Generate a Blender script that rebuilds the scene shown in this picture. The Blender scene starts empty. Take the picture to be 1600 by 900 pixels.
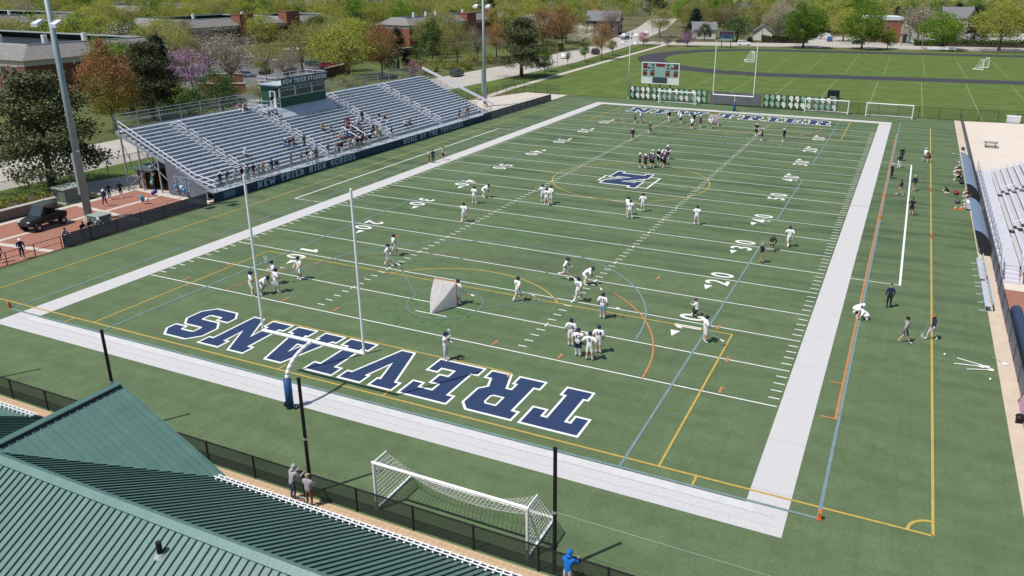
import bpy, bmesh, math, random
import numpy as np
from mathutils import Vector, Matrix, Quaternion
from mathutils.geometry import tessellate_polygon
from mathutils.bvhtree import BVHTree

SC = bpy.context.scene
COL = SC.collection
R = math.radians
rnd = random.Random(7)

# ------------------------------------------------------------------ camera
CAM_POS = Vector((53.0604, -30.9772, 22.2942)); YAW, PITCH, ROLL = 0.4247, 0.3329, 0.0047
fwv = Vector((-math.sin(YAW)*math.cos(PITCH), math.cos(YAW)*math.cos(PITCH), -math.sin(PITCH)))
rtv = Vector((math.cos(YAW), math.sin(YAW), 0)); upv = rtv.cross(fwv)
r2 = rtv*math.cos(ROLL) + upv*math.sin(ROLL); u2 = upv*math.cos(ROLL) - rtv*math.sin(ROLL)
cam = bpy.data.objects.new('camera', bpy.data.cameras.new('camera')); COL.objects.link(cam)
cam.matrix_world = Matrix(((r2.x, u2.x, -fwv.x, CAM_POS.x), (r2.y, u2.y, -fwv.y, CAM_POS.y), (r2.z, u2.z, -fwv.z, CAM_POS.z), (0, 0, 0, 1)))
cam.data.sensor_width = 36.0; cam.data.lens = 1231.29/1600*36
cam.data.shift_x = -61.21/1600; cam.data.shift_y = -57.08/1600
cam.data.clip_end = 6000; cam.data.clip_start = 0.5
SC.camera = cam
# ------------------------------------------------------------------ light
SUN_EL, SUN_AZ = 60.5, 213.5        # azimuth clockwise from +Y (direction towards the sun)
W = bpy.data.worlds.new('World'); SC.world = W; W.use_nodes = True
nt = W.node_tree
sky = nt.nodes.new('ShaderNodeTexSky'); sky.sky_type = 'NISHITA'; sky.sun_disc = False
sky.sun_elevation = R(SUN_EL); sky.sun_rotation = R(SUN_AZ); sky.air_density = 1.0; sky.dust_density = 1.2
nt.links.new(sky.outputs[0], nt.nodes['Background'].inputs[0]); nt.nodes['Background'].inputs[1].default_value = 0.10
sl = bpy.data.lights.new('sun', 'SUN'); sl.energy = 4.2; sl.angle = R(0.53); sl.color = (1.0, 0.955, 0.89)
sun = bpy.data.objects.new('sun', sl); COL.objects.link(sun)
sd = Vector((math.sin(R(SUN_AZ))*math.cos(R(SUN_EL)), math.cos(R(SUN_AZ))*math.cos(R(SUN_EL)), math.sin(R(SUN_EL))))
sun.rotation_euler = sd.to_track_quat('Z', 'Y').to_euler(); sun.location = sd*200
SC.view_settings.view_transform = 'Standard'; SC.view_settings.look = 'None'
SC.view_settings.exposure = 0.12; SC.view_settings.gamma = 1.0
SC.render.engine = 'CYCLES'
try:
    SC.cycles.use_denoising = True; SC.cycles.max_bounces = 5; SC.cycles.transparent_max_bounces = 16
    SC.cycles.caustics_reflective = False; SC.cycles.caustics_refractive = False
except Exception: pass

# ------------------------------------------------------------------ materials
MATS = {}
def mat(name, rgb, rough=0.8, metal=0.0, var=0.12, scale=2.0, bump=0.0, bscale=None, spec=0.3, stretch=None, objvar=0.0, sub=None, alpha=1.0):
    if name in MATS: return MATS[name]
    m = bpy.data.materials.new(name); m.use_nodes = True; t = m.node_tree; b = t.nodes['Principled BSDF']
    b.inputs['Roughness'].default_value = rough; b.inputs['Metallic'].default_value = metal
    b.inputs['Specular IOR Level'].default_value = spec
    geo = t.nodes.new('ShaderNodeNewGeometry'); vec = geo.outputs['Position']
    if stretch:
        mp = t.nodes.new('ShaderNodeMapping'); mp.inputs['Scale'].default_value = stretch
        t.links.new(vec, mp.inputs[0]); vec = mp.outputs[0]
    n = t.nodes.new('ShaderNodeTexNoise'); n.inputs['Scale'].default_value = scale; n.inputs['Detail'].default_value = 5
    n.inputs['Roughness'].default_value = 0.62
    t.links.new(vec, n.inputs['Vector'])
    rp = t.nodes.new('ShaderNodeValToRGB'); rp.color_ramp.elements[0].position = 0.3; rp.color_ramp.elements[1].position = 0.7
    c2 = sub or rgb
    rp.color_ramp.elements[0].color = (*[max(0, c*(1-var)) for c in c2], 1); rp.color_ramp.elements[1].color = (*[min(1, c*(1+var)) for c in rgb], 1)
    t.links.new(n.outputs[0], rp.inputs[0]); out = rp.outputs[0]
    if objvar:
        oi = t.nodes.new('ShaderNodeObjectInfo'); mr = t.nodes.new('ShaderNodeMapRange')
        mr.inputs[3].default_value = 1-objvar; mr.inputs[4].default_value = 1+objvar
        t.links.new(oi.outputs['Random'], mr.inputs[0])
        mx = t.nodes.new('ShaderNodeVectorMath'); mx.operation = 'SCALE'
        t.links.new(out, mx.inputs[0]); t.links.new(mr.outputs[0], mx.inputs['Scale']); out = mx.outputs[0]
    t.links.new(out, b.inputs['Base Color'])
    if bump:
        bn = t.nodes.new('ShaderNodeTexNoise'); bn.inputs['Scale'].default_value = bscale or scale*8; bn.inputs['Detail'].default_value = 3
        t.links.new(geo.outputs['Position'], bn.inputs['Vector'])
        bp = t.nodes.new('ShaderNodeBump'); bp.inputs['Strength'].default_value = bump; bp.inputs['Distance'].default_value = 0.05
        t.links.new(bn.outputs[0], bp.inputs['Height']); t.links.new(bp.outputs[0], b.inputs['Normal'])
    if alpha < 1: b.inputs['Alpha'].default_value = alpha
    MATS[name] = m; return m

def sheer(name, rgb, cover, rough=0.8):
    """woven screen or netting: only part of each square is thread"""
    m = mat(name, rgb, rough, var=0.1); m.node_tree.nodes['Principled BSDF'].inputs['Alpha'].default_value = cover; return m

def leafmat(name, rgb, var=0.35, trans=0.25, tip=None):
    if name in MATS: return MATS[name]
    m = bpy.data.materials.new(name); m.use_nodes = True; t = m.node_tree; b = t.nodes['Principled BSDF']
    b.inputs['Roughness'].default_value = 0.75; b.inputs['Specular IOR Level'].default_value = 0.15
    g = t.nodes.new('ShaderNodeNewGeometry'); oi = t.nodes.new('ShaderNodeObjectInfo')
    tc = t.nodes.new('ShaderNodeTexCoord')
    n = t.nodes.new('ShaderNodeTexNoise'); n.inputs['Scale'].default_value = 0.55; n.inputs['Detail'].default_value = 3
    t.links.new(tc.outputs['Object'], n.inputs['Vector'])
    ad = t.nodes.new('ShaderNodeMath'); ad.operation = 'MULTIPLY_ADD'; ad.inputs[1].default_value = 0.45
    t.links.new(g.outputs['Random Per Island'], ad.inputs[0]); t.links.new(n.outputs[0], ad.inputs[2])
    rp = t.nodes.new('ShaderNodeValToRGB'); rp.color_ramp.elements[0].position = 0.4; rp.color_ramp.elements[1].position = 0.95
    rp.color_ramp.elements[0].color = (*[c*(1-var) for c in rgb], 1)
    rp.color_ramp.elements[1].color = (*[min(1, c*(1+var)) for c in (tip or rgb)], 1)
    t.links.new(ad.outputs[0], rp.inputs[0])
    mr = t.nodes.new('ShaderNodeMapRange'); mr.inputs[3].default_value = 0.8; mr.inputs[4].default_value = 1.2
    t.links.new(oi.outputs['Random'], mr.inputs[0])
    mx = t.nodes.new('ShaderNodeVectorMath'); mx.operation = 'SCALE'; t.links.new(rp.outputs[0], mx.inputs[0]); t.links.new(mr.outputs[0], mx.inputs['Scale'])
    t.links.new(mx.outputs[0], b.inputs['Base Color'])
    tr = t.nodes.new('ShaderNodeBsdfTranslucent'); t.links.new(mx.outputs[0], tr.inputs[0])
    ms = t.nodes.new('ShaderNodeMixShader'); ms.inputs[0].default_value = trans
    t.links.new(b.outputs[0], ms.inputs[1]); t.links.new(tr.outputs[0], ms.inputs[2])
    t.links.new(ms.outputs[0], t.nodes['Material Output'].inputs[0])
    MATS[name] = m; return m

# ------------------------------------------------------------------ mesh helpers
class MB:
    def __init__(s): s.v = []; s.f = []; s.m = []
    def add(s, vs, fs, mi=0):
        o = len(s.v); s.v += [tuple(v) for v in vs]; s.f += [tuple(i+o for i in f) for f in fs]; s.m += [mi]*len(fs); return s
    def quad(s, a, b, c, d, mi=0): return s.add([a, b, c, d], [(0, 1, 2, 3)], mi)
    def box(s, x0, x1, y0, y1, z0, z1, mi=0):
        vs = [(x, y, z) for z in (z0, z1) for x, y in ((x0, y0), (x1, y0), (x1, y1), (x0, y1))]
        return s.add(vs, [(3, 2, 1, 0), (4, 5, 6, 7), (0, 1, 5, 4), (1, 2, 6, 5), (2, 3, 7, 6), (3, 0, 4, 7)], mi)
    def bar(s, p, q, w, h=None, mi=0, up=(0, 0, 1)):
        p, q = Vector(p), Vector(q); h = h or w; d = (q-p).normalized(); u = Vector(up)
        if abs(d.dot(u)) > 0.98: u = Vector((1, 0, 0))
        x = d.cross(u).normalized()*w/2; y = x.cross(d).normalized()*h/2
        vs = [p-x-y, p+x-y, p+x+y, p-x+y, q-x-y, q+x-y, q+x+y, q-x+y]
        return s.add(vs, [(3, 2, 1, 0), (4, 5, 6, 7), (0, 1, 5, 4), (1, 2, 6, 5), (2, 3, 7, 6), (3, 0, 4, 7)], mi)
    def cyl(s, p, q, r0, r1=None, n=8, mi=0, cap=True):
        p, q = Vector(p), Vector(q); r1 = r0 if r1 is None else r1; d = (q-p).normalized()
        u = Vector((0, 0, 1)) if abs(d.z) < 0.95 else Vector((1, 0, 0)); x = d.cross(u).normalized(); y = d.cross(x)
        vs = []
        for c, r in ((p, r0), (q, r1)):
            for i in range(n): a = 2*math.pi*i/n; vs.append(c + x*math.cos(a)*r + y*math.sin(a)*r)
        fs = [(i, (i+1) % n, n+(i+1) % n, n+i) for i in range(n)]
        if cap: fs += [tuple(range(n-1, -1, -1)), tuple(range(n, 2*n))]
        return s.add(vs, fs, mi)
    def tube(s, pts, r, n=6, mi=0):
        for a, b in zip(pts[:-1], pts[1:]): s.cyl(a, b, r, r, n, mi)
        return s
    def prism(s, poly, z0, z1, mi=0):
        n = len(poly); vs = [(x, y, z0) for x, y in poly] + [(x, y, z1) for x, y in poly]
        return s.add(vs, [tuple(range(n-1, -1, -1)), tuple(range(n, 2*n))] + [(i, (i+1) % n, n+(i+1) % n, n+i) for i in range(n)], mi)
    def ell(s, c, rx, ry, rz, nu=10, nv=6, mi=0, cut=-1.0):
        vs = []; fs = []
        for j in range(nv+1):
            ph = math.asin(max(-1, min(1, cut + (1-cut)*j/nv))) if cut > -1 else -math.pi/2 + math.pi*j/nv
            for i in range(nu):
                a = 2*math.pi*i/nu
                vs.append((c[0]+rx*math.cos(ph)*math.cos(a), c[1]+ry*math.cos(ph)*math.sin(a), c[2]+rz*math.sin(ph)))
        for j in range(nv):
            for i in range(nu): fs.append((j*nu+i, j*nu+(i+1) % nu, (j+1)*nu+(i+1) % nu, (j+1)*nu+i))
        return s.add(vs, fs, mi)
    def mesh(s, name, mats, smooth=False):
        me = bpy.data.meshes.new(name); me.from_pydata(s.v, [], s.f)
        for m in (mats if isinstance(mats, (list, tuple)) else [mats]): me.materials.append(m)
        if any(s.m): me.polygons.foreach_set('material_index', s.m)
        if smooth: me.polygons.foreach_set('use_smooth', [True]*len(me.polygons))
        me.update(); return me
    def build(s, name, mats, parent=None, smooth=False, **k): return obj(name, s.mesh(name, mats, smooth), parent, **k)

def obj(name, data, parent=None, label=None, cat=None, group=None, kind=None, loc=None, rz=None):
    o = bpy.data.objects.new(name, data); COL.objects.link(o)
    if parent: o.parent = parent
    if loc is not None: o.location = loc
    if rz is not None: o.rotation_euler = (0, 0, rz)
    if label: o['label'] = label
    if cat: o['category'] = cat
    if group: o['group'] = group
    if kind: o['kind'] = kind
    return o
def thing(name, label, cat, loc=(0, 0, 0), rz=0.0, group=None): return obj(name, None, None, label, cat, group, None, loc, rz)
def ctree(o, parent=None, **k):
    c = o.copy(); COL.objects.link(c); c.parent = parent
    for a, b in k.items():
        if a == 'loc': c.location = b
        elif a == 'rz': c.rotation_euler = (0, 0, b)
        elif a == 'sc': c.scale = b
        elif b is None:
            if a in c: del c[a]
        else: c[a] = b
    for ch in o.children: ctree(ch, c)
    return c
def sheet(name, pts, z, m, parent=None, kind='structure', **k):
    mb = MB(); mb.add([(x, y, z) for x, y in pts], [tuple(range(len(pts)))])
    return mb.build(name, m, parent, kind=None if parent else kind, **k)
def strip(pts, w, z, mb=None):
    """flat ribbon along a polyline"""
    mb = mb or MB(); L = []; Rr = []
    n = len(pts)
    for i, p in enumerate(pts):
        a = pts[max(0, i-1)]; b = pts[min(n-1, i+1)]
        d = Vector((b[0]-a[0], b[1]-a[1])).normalized(); nn = Vector((-d.y, d.x))*w/2
        L.append((p[0]+nn.x, p[1]+nn.y, z)); Rr.append((p[0]-nn.x, p[1]-nn.y, z))
    mb.add(L+Rr, [(i, n+i, n+i+1, i+1) for i in range(n-1)]); return mb
def arc(cx, cy, r, a0, a1, n=48): return [(cx+r*math.cos(R(a0+(a1-a0)*i/n)), cy+r*math.sin(R(a0+(a1-a0)*i/n))) for i in range(n+1)]

# slab-serif block letters, 7 units high: (width, outline, holes)
GL = {
'I': (3.6, [(0,0),(3.6,0),(3.6,1.3),(2.7,1.3),(2.7,5.7),(3.6,5.7),(3.6,7),(0,7),(0,5.7),(.9,5.7),(.9,1.3),(0,1.3)], []),
'T': (6, [(1.6,0),(4.4,0),(4.4,1.2),(3.9,1.2),(3.9,5.5),(4.7,5.5),(4.7,4.4),(6,4.4),(6,7),(0,7),(0,4.4),(1.3,4.4),(1.3,5.5),(2.1,5.5),(2.1,1.2),(1.6,1.2)], []),
'E': (5.6, [(0,0),(5.6,0),(5.6,2.2),(4.5,2.2),(4.5,1.4),(2.6,1.4),(2.6,2.8),(3.7,2.8),(3.7,4.2),(2.6,4.2),(2.6,5.6),(4.5,5.6),(4.5,4.8),(5.6,4.8),(5.6,7),(0,7),(0,5.8),(.8,5.8),(.8,1.2),(0,1.2)], []),
'F': (5.6, [(0,0),(3.4,0),(3.4,1.2),(2.6,1.2),(2.6,2.8),(3.8,2.8),(3.8,4.2),(2.6,4.2),(2.6,5.6),(4.5,5.6),(4.5,4.8),(5.6,4.8),(5.6,7),(0,7),(0,5.8),(.8,5.8),(.8,1.2),(0,1.2)], []),
'L': (5.4, [(0,0),(5.4,0),(5.4,2.6),(4.2,2.6),(4.2,1.4),(2.6,1.4),(2.6,5.8),(3.4,5.8),(3.4,7),(0,7),(0,5.8),(.8,5.8),(.8,1.2),(0,1.2)], []),
'H': (6.4, [(0,0),(2.9,0),(2.9,1.2),(2.5,1.2),(2.5,2.8),(3.9,2.8),(3.9,1.2),(3.5,1.2),(3.5,0),(6.4,0),(6.4,1.2),(5.7,1.2),(5.7,5.8),(6.4,5.8),(6.4,7),(3.5,7),(3.5,5.8),(3.9,5.8),(3.9,4.2),(2.5,4.2),(2.5,5.8),(2.9,5.8),(2.9,7),(0,7),(0,5.8),(.7,5.8),(.7,1.2),(0,1.2)], []),
'N': (6.8, [(0,0),(2.9,0),(2.9,1.2),(2.3,1.2),(2.3,4.0),(4.7,0),(6.1,0),(6.1,5.8),(6.8,5.8),(6.8,7),(3.9,7),(3.9,5.8),(4.5,5.8),(4.5,3.0),(2.1,7),(0,7),(0,5.8),(.7,5.8),(.7,1.2),(0,1.2)], []),
'V': (6.8, [(2.6,0),(4.2,0),(6.2,5.8),(6.8,5.8),(6.8,7),(4.1,7),(4.1,5.8),(4.5,5.8),(3.4,2.5),(2.3,5.8),(2.7,5.8),(2.7,7),(0,7),(0,5.8),(.6,5.8)], []),
'W': (9, [(1.9,0),(3.4,0),(4.5,3.4),(5.6,0),(7.1,0),(8.5,5.8),(9,5.8),(9,7),(6.6,7),(6.6,5.8),(6.9,5.8),(6.2,2.8),(5.2,5.8),(3.8,5.8),(2.8,2.8),(2.1,5.8),(2.4,5.8),(2.4,7),(0,7),(0,5.8),(.5,5.8)], []),
'A': (7, [(0,0),(2.7,0),(2.7,1.2),(2.3,1.2),(2.5,1.9),(4.5,1.9),(4.7,1.2),(4.3,1.2),(4.3,0),(7,0),(7,1.2),(6.4,1.2),(4.6,7),(2.4,7),(.6,1.2),(0,1.2)], [[(2.95,3.1),(4.05,3.1),(3.5,5.0)]]),
'R': (6.4, [(0,0),(2.9,0),(2.9,1.2),(2.5,1.2),(2.5,2.5),(3.3,2.5),(4.2,0),(6.4,0),(6.4,1.2),(5.7,1.2),(5.1,2.75),(5.9,3.5),(5.9,6.1),(5.0,7),(0,7),(0,5.8),(.7,5.8),(.7,1.2),(0,1.2)], [[(2.5,3.9),(3.8,3.9),(4.1,4.2),(4.1,5.3),(3.8,5.6),(2.5,5.6)]]),
'D': (6.2, [(0,0),(5,0),(6.2,1.2),(6.2,5.8),(5,7),(0,7),(0,5.8),(.7,5.8),(.7,1.2),(0,1.2)], [[(2.5,1.4),(3.9,1.4),(4.4,1.9),(4.4,5.1),(3.9,5.6),(2.5,5.6)]]),
'O': (6, [(1.3,0),(4.7,0),(6,1.3),(6,5.7),(4.7,7),(1.3,7),(0,5.7),(0,1.3)], [[(2.2,1.4),(3.8,1.4),(4.2,1.8),(4.2,5.2),(3.8,5.6),(2.2,5.6),(1.8,5.2),(1.8,1.8)]]),
'S': (5.8, [(1.3,0),(4.6,0),(5.8,1.2),(5.8,3.1),(4.7,4.2),(2.0,4.2),(1.8,4.4),(1.8,5.4),(2.1,5.6),(3.8,5.6),(4.0,5.4),(4.0,4.9),(5.6,4.9),(5.6,5.9),(4.5,7),(1.2,7),(0,5.8),(0,3.9),(1.1,2.8),(3.8,2.8),(4.0,2.6),(4.0,1.6),(3.7,1.4),(2.0,1.4),(1.8,1.6),(1.8,2.1),(.2,2.1),(.2,1.1)], []),
'C': (5.8, [(1.3,0),(4.7,0),(5.8,1.1),(5.8,2.6),(4.1,2.6),(4.1,1.7),(3.8,1.4),(2.1,1.4),(1.8,1.7),(1.8,5.3),(2.1,5.6),(3.8,5.6),(4.1,5.3),(4.1,4.5),(5.8,4.5),(5.8,6),(4.7,7),(1.3,7),(0,5.7),(0,1.3)], []),
'G': (5.8, [(1.3,0),(4.6,0),(5.8,1.0),(5.8,3.6),(3.3,3.6),(3.3,2.4),(4.1,2.4),(4.1,1.7),(3.8,1.4),(2.1,1.4),(1.8,1.7),(1.8,5.3),(2.1,5.6),(3.8,5.6),(4.1,5.3),(4.1,4.6),(5.8,4.6),(5.8,6.0),(4.7,7),(1.3,7),(0,5.7),(0,1.3)], []),
'U': (6.6, [(1.9,0),(4.7,0),(5.9,1.2),(5.9,5.8),(6.6,5.8),(6.6,7),(3.7,7),(3.7,5.8),(4.1,5.8),(4.1,1.8),(3.8,1.5),(2.8,1.5),(2.5,1.8),(2.5,5.8),(2.9,5.8),(2.9,7),(0,7),(0,5.8),(.7,5.8),(.7,1.2)], []),
'M': (8, [(0,0),(2.8,0),(2.8,1.2),(2.3,1.2),(2.3,4.2),(3.4,1.2),(4.6,1.2),(5.7,4.2),(5.7,1.2),(5.2,1.2),(5.2,0),(8,0),(8,1.2),(7.4,1.2),(7.4,5.8),(8,5.8),(8,7),(5.6,7),(4,3.2),(2.4,7),(0,7),(0,5.8),(.6,5.8),(.6,1.2),(0,1.2)], []),
}
def offset(poly, d):
    n = len(poly); out = []
    for i in range(n):
        p0, p1, p2 = (Vector(poly[(i+k) % n]) for k in (-1, 0, 1))
        e1 = (p1-p0).normalized(); e2 = (p2-p1).normalized(); n1 = Vector((e1.y, -e1.x)); n2 = Vector((e2.y, -e2.x))
        b = n1+n2
        if b.length < 0.2: out.append(p1+n1*d); continue
        b.normalize(); c = max(0.45, b.dot(n1)); out.append(p1+b*d/c)
    return out
def glyph(ch, put, grow=0.0, mb=None, mi=0):
    """fill one letter; put(x, y) maps letter units to space"""
    w, o, hs = GL[ch]; mb = mb or MB()
    loops = [offset(o, grow)] if grow else [[Vector(p) for p in o]]
    for h in hs:
        h2 = h[::-1]
        loops.append(offset(h2, grow*0.8) if grow else [Vector(p) for p in h2])
    l3 = [[Vector((p[0], p[1], 0)) for p in l] for l in loops]
    tris = tessellate_polygon(l3); flat = [p for l in l3 for p in l]
    return mb.add([put(p.x, p.y) for p in flat], [tuple(t) for t in tris], mi)
def word(text, o, xd, yd, h, width, gap=0.9, space=4.0):
    """yield (letter, put) for a word laid from o along xd, letters h high, total width"""
    o, xd, yd = Vector(o), Vector(xd), Vector(yd)
    tot = sum(space if c == ' ' else GL[c][0]+gap for c in text)-gap; sx = width/tot; sy = h/7; x = 0.0
    for c in text:
        if c == ' ': x += space; continue
        yield c, (lambda px, py, x=x: tuple(o + xd*((x+px)*sx) + yd*(py*sy)))
        x += GL[c][0]+gap
FONTC = {}
def digits(txt, m):
    """mesh of built-in-font digits, centred, 1 high"""
    k = (txt, m.name)
    if k in FONTC: return FONTC[k]
    cu = bpy.data.curves.new('digits', 'FONT'); cu.body = txt; cu.align_x = 'CENTER'; cu.align_y = 'CENTER'; cu.size = 1.38; cu.offset = 0.018; cu.resolution_u = 4
    o = bpy.data.objects.new('digits', cu); COL.objects.link(o); dg = bpy.context.evaluated_depsgraph_get(); dg.update()
    me = bpy.data.meshes.new_from_object(o.evaluated_get(dg)); me.materials.clear(); me.materials.append(m)
    bpy.data.objects.remove(o); FONTC[k] = me; return me
# ------------------------------------------------------------------ palette
YD = 0.9144; FW = 160/3*YD; CX = FW/2; FL = 120*YD
M_white = mat('white_paint', (.70, .71, .69), .85, var=.10, scale=3)
M_border = mat('border_white_turf', (.50, .495, .498), .9, var=.075, scale=7, bump=.35, bscale=24)
M_yellow = mat('yellow_paint', (.43, .31, .075), .85, var=.12, scale=3)
M_blue = mat('light_blue_paint', (.150, .228, .238), .85, var=.14, scale=2)
M_orange = mat('orange_paint', (.40, .185, .075), .85, var=.15, scale=2)
M_blue2 = mat('faded_blue_paint', (.120, .180, .165), .9, var=.18, scale=1.5)
M_orange2 = mat('faded_orange_paint', (.19, .145, .07), .9, var=.2, scale=1.5)
M_navyt = mat('navy_turf', (.022, .042, .105), .9, var=.16, scale=6, bump=.3, bscale=40)
M_conc = mat('pale_concrete', (.50, .455, .40), .9, var=.08, scale=1.2)
M_road = mat('road_concrete', (.40, .375, .335), .9, var=.10, scale=.35)
M_asph = mat('asphalt', (.13, .13, .135), .9, var=.15, scale=.5)
M_track = mat('track_rubber', (.045, .045, .052), .9, var=.14, scale=.4)
M_paver = mat('tan_paver', (.50, .36, .23), .9, var=.10, scale=3)
M_brickpv = mat('brick_paving', (.30, .14, .10), .9, var=.28, scale=6)
M_grass = mat('lawn_grass', (.088, .132, .026), .95, var=.22, scale=.25, bump=.4, bscale=8)
M_slawn = mat('school_lawn', (.085, .105, .030), .95, var=.3, scale=.12)
M_soil = mat('distant_ground', (.105, .105, .045), .95, var=.3, scale=.05)
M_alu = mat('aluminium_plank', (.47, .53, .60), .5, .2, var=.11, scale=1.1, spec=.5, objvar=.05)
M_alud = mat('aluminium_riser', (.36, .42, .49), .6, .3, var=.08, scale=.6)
M_steel = mat('galvanised_steel', (.40, .44, .49), .5, .5, var=.10, scale=2)
M_rail = mat('bright_rail', (.66, .65, .72), .45, .3, var=.05)
M_dark = mat('dark_steel', (.035, .037, .042), .6, var=.1)
M_black = mat('black_paint', (.012, .012, .014), .55, var=.1)
M_wplastic = mat('white_tube', (.80, .80, .80), .45, var=.04)
M_navy = mat('navy_vinyl', (.018, .042, .092), .6, var=.15, scale=1.5)
M_lblue = mat('pale_lettering', (.36, .47, .55), .7, var=.06)
M_screen = sheer('charcoal_screen', (.085, .095, .120), .97)
M_screen2 = sheer('black_mesh_screen', (.016, .028, .024), .74)
M_chain = sheer('chain_link', (.03, .035, .03), .22)
M_net = sheer('white_net', (.62, .62, .62), .20)
M_laxnet = sheer('lacrosse_net', (.72, .69, .69), .86)
_t = M_laxnet.node_tree; _b = _t.nodes['Principled BSDF']; _tr = _t.nodes.new('ShaderNodeBsdfTranslucent'); _tr.inputs[0].default_value = (.78, .75, .75, 1)
_m = _t.nodes.new('ShaderNodeMixShader'); _m.inputs[0].default_value = .45; _t.links.new(_b.outputs[0], _m.inputs[1]); _t.links.new(_tr.outputs[0], _m.inputs[2]); _t.links.new(_m.outputs[0], _t.nodes['Material Output'].inputs[0])
M_green = mat('green_siding', (.018, .075, .050), .6, var=.1, scale=1)
M_teal = mat('roof_green_metal', (.102, .195, .172), .42, .0, var=.10, scale=.9, spec=.45, stretch=(2.6, .35, .35), bump=.15, bscale=9, objvar=.055)
M_brick = mat('red_brick', (.24, .10, .065), .9, var=.16, scale=4)
M_brickd = mat('brown_brick', (.17, .075, .05), .9, var=.16, scale=4)
M_cream = mat('cream_trim', (.50, .46, .39), .85, var=.05)
M_slate = mat('slate_shingle', (.20, .19, .185), .9, var=.28, scale=1.6, stretch=(1, 1, 5))
M_glass = mat('window_glass', (.035, .05, .055), .12, var=.3, scale=.8, spec=.7)
M_trunk = mat('bark', (.075, .058, .045), .95, var=.25, scale=3)
M_gtrunk = mat('pale_bark', (.16, .135, .11), .95, var=.2, scale=3)
M_padblue = mat('blue_pad', (.02, .075, .20), .5, var=.08)

# turf: brushed streaks, worn patches round the creases
def turfmat():
    m = mat('synthetic_turf', (.108, .158, .073), .95, var=.18, scale=.8, bump=.8, bscale=14)
    t = m.node_tree; b = t.nodes['Principled BSDF']; L = t.links
    base = b.inputs['Base Color'].links[0].from_socket
    geo = t.nodes.new('ShaderNodeNewGeometry')
    def noise(sc, scale, det=4, off=0):
        mp = t.nodes.new('ShaderNodeMapping'); mp.inputs['Scale'].default_value = sc; mp.inputs['Location'].default_value = (off, off, 0); L.new(geo.outputs['Position'], mp.inputs[0])
        n = t.nodes.new('ShaderNodeTexNoise'); n.inputs['Scale'].default_value = scale; n.inputs['Detail'].default_value = det; L.new(mp.outputs[0], n.inputs['Vector']); return n.outputs[0]
    def mix(fac, a, col):
        x = t.nodes.new('ShaderNodeMix'); x.data_type = 'RGBA'; L.new(fac, x.inputs[0]); L.new(a, x.inputs[6]); x.inputs[7].default_value = (*col, 1); return x.outputs[2]
    def rng(v, a, b_, lo, hi):
        r = t.nodes.new('ShaderNodeMapRange'); L.new(v, r.inputs[0]); r.inputs[1].default_value = a; r.inputs[2].default_value = b_; r.inputs[3].default_value = lo; r.inputs[4].default_value = hi; return r.outputs[0]
    def mul(a, c):
        r = t.nodes.new('ShaderNodeMath'); r.operation = 'MULTIPLY'; L.new(a, r.inputs[0]); L.new(c, r.inputs[1]); return r.outputs[0]
    sep = t.nodes.new('ShaderNodeSeparateXYZ'); L.new(geo.outputs['Position'], sep.inputs[0]); wear = rng(sep.outputs[1], 12, 48, .30, 1.0)
    s1 = noise((.16, 1.1, 1), .55, 5); c = mix(mul(wear, rng(s1, .47, .62, 0, .85)), base, (.036, .070, .032))
    s2 = noise((.2, 1.5, 1), .8, 5, 31); c = mix(mul(wear, rng(s2, .50, .66, 0, .65)), c, (.125, .172, .090))
    s3 = noise((1, 1, 1), 7, 3, 11); c = mix(rng(s3, .45, .70, 0, .36), c, (.052, .088, .040))
    s4 = noise((1, 1, 1), 2.2, 5, 57); c = mix(rng(s4, .50, .72, 0, .35), c, (.125, .165, .088))
    s6 = noise((1, 1, 1), 26, 2, 3); c = mix(rng(s6, .48, .66, 0, .30), c, (.062, .100, .048)); s7 = noise((1, 1, 1), 19, 2, 8); c = mix(rng(s7, .52, .68, 0, .30), c, (.155, .20, .115))
    fl = t.nodes.new('ShaderNodeMath'); fl.operation = 'MULTIPLY'; L.new(sep.outputs[1], fl.inputs[0]); fl.inputs[1].default_value = 1/4.572
    fr_ = t.nodes.new('ShaderNodeMath'); fr_.operation = 'FLOOR'; L.new(fl.outputs[0], fr_.inputs[0]); wn = t.nodes.new('ShaderNodeTexWhiteNoise'); wn.noise_dimensions = '1D'; L.new(fr_.outputs[0], wn.inputs['W'])
    c = mix(rng(wn.outputs['Value'], 0, 1, 0, .14), c, (.075, .120, .060))
    s5 = noise((3.2, .05, 1), 1.0, 2, 5); c = mix(rng(s5, .55, .62, 0, .10), c, (.05, .085, .045))
    for (px, py, rad) in ((24.3, 12.2, 5.2), (26.6, 18.6, 2.4), (22.9, 31.5, 3.6), (24.4, 96, 4)):
        d = t.nodes.new('ShaderNodeVectorMath'); d.operation = 'DISTANCE'; L.new(geo.outputs['Position'], d.inputs[0]); d.inputs[1].default_value = (px, py, 0)
        w = mul(rng(d.outputs['Value'], rad*.45, rad, 1, 0), rng(noise((1, 1, 1), .9, 5, px), .38, .62, 0, .85))
        g = mul(w, rng(noise((1, 1, 1), 2.4, 4, py), .3, .7, .35, 1)); c = mix(g, c, (.085, .165, .060)); c = mix(mul(w, rng(noise((1, 1, 1), 3.1, 4, py+9), .50, .62, 0, .9)), c, (.030, .078, .024))
    L.new(c, b.inputs['Base Color']); return m
M_turf = turfmat()
def X0(y): return -11.45+0.0145*(y-50)        # line of the home-side fence

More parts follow.
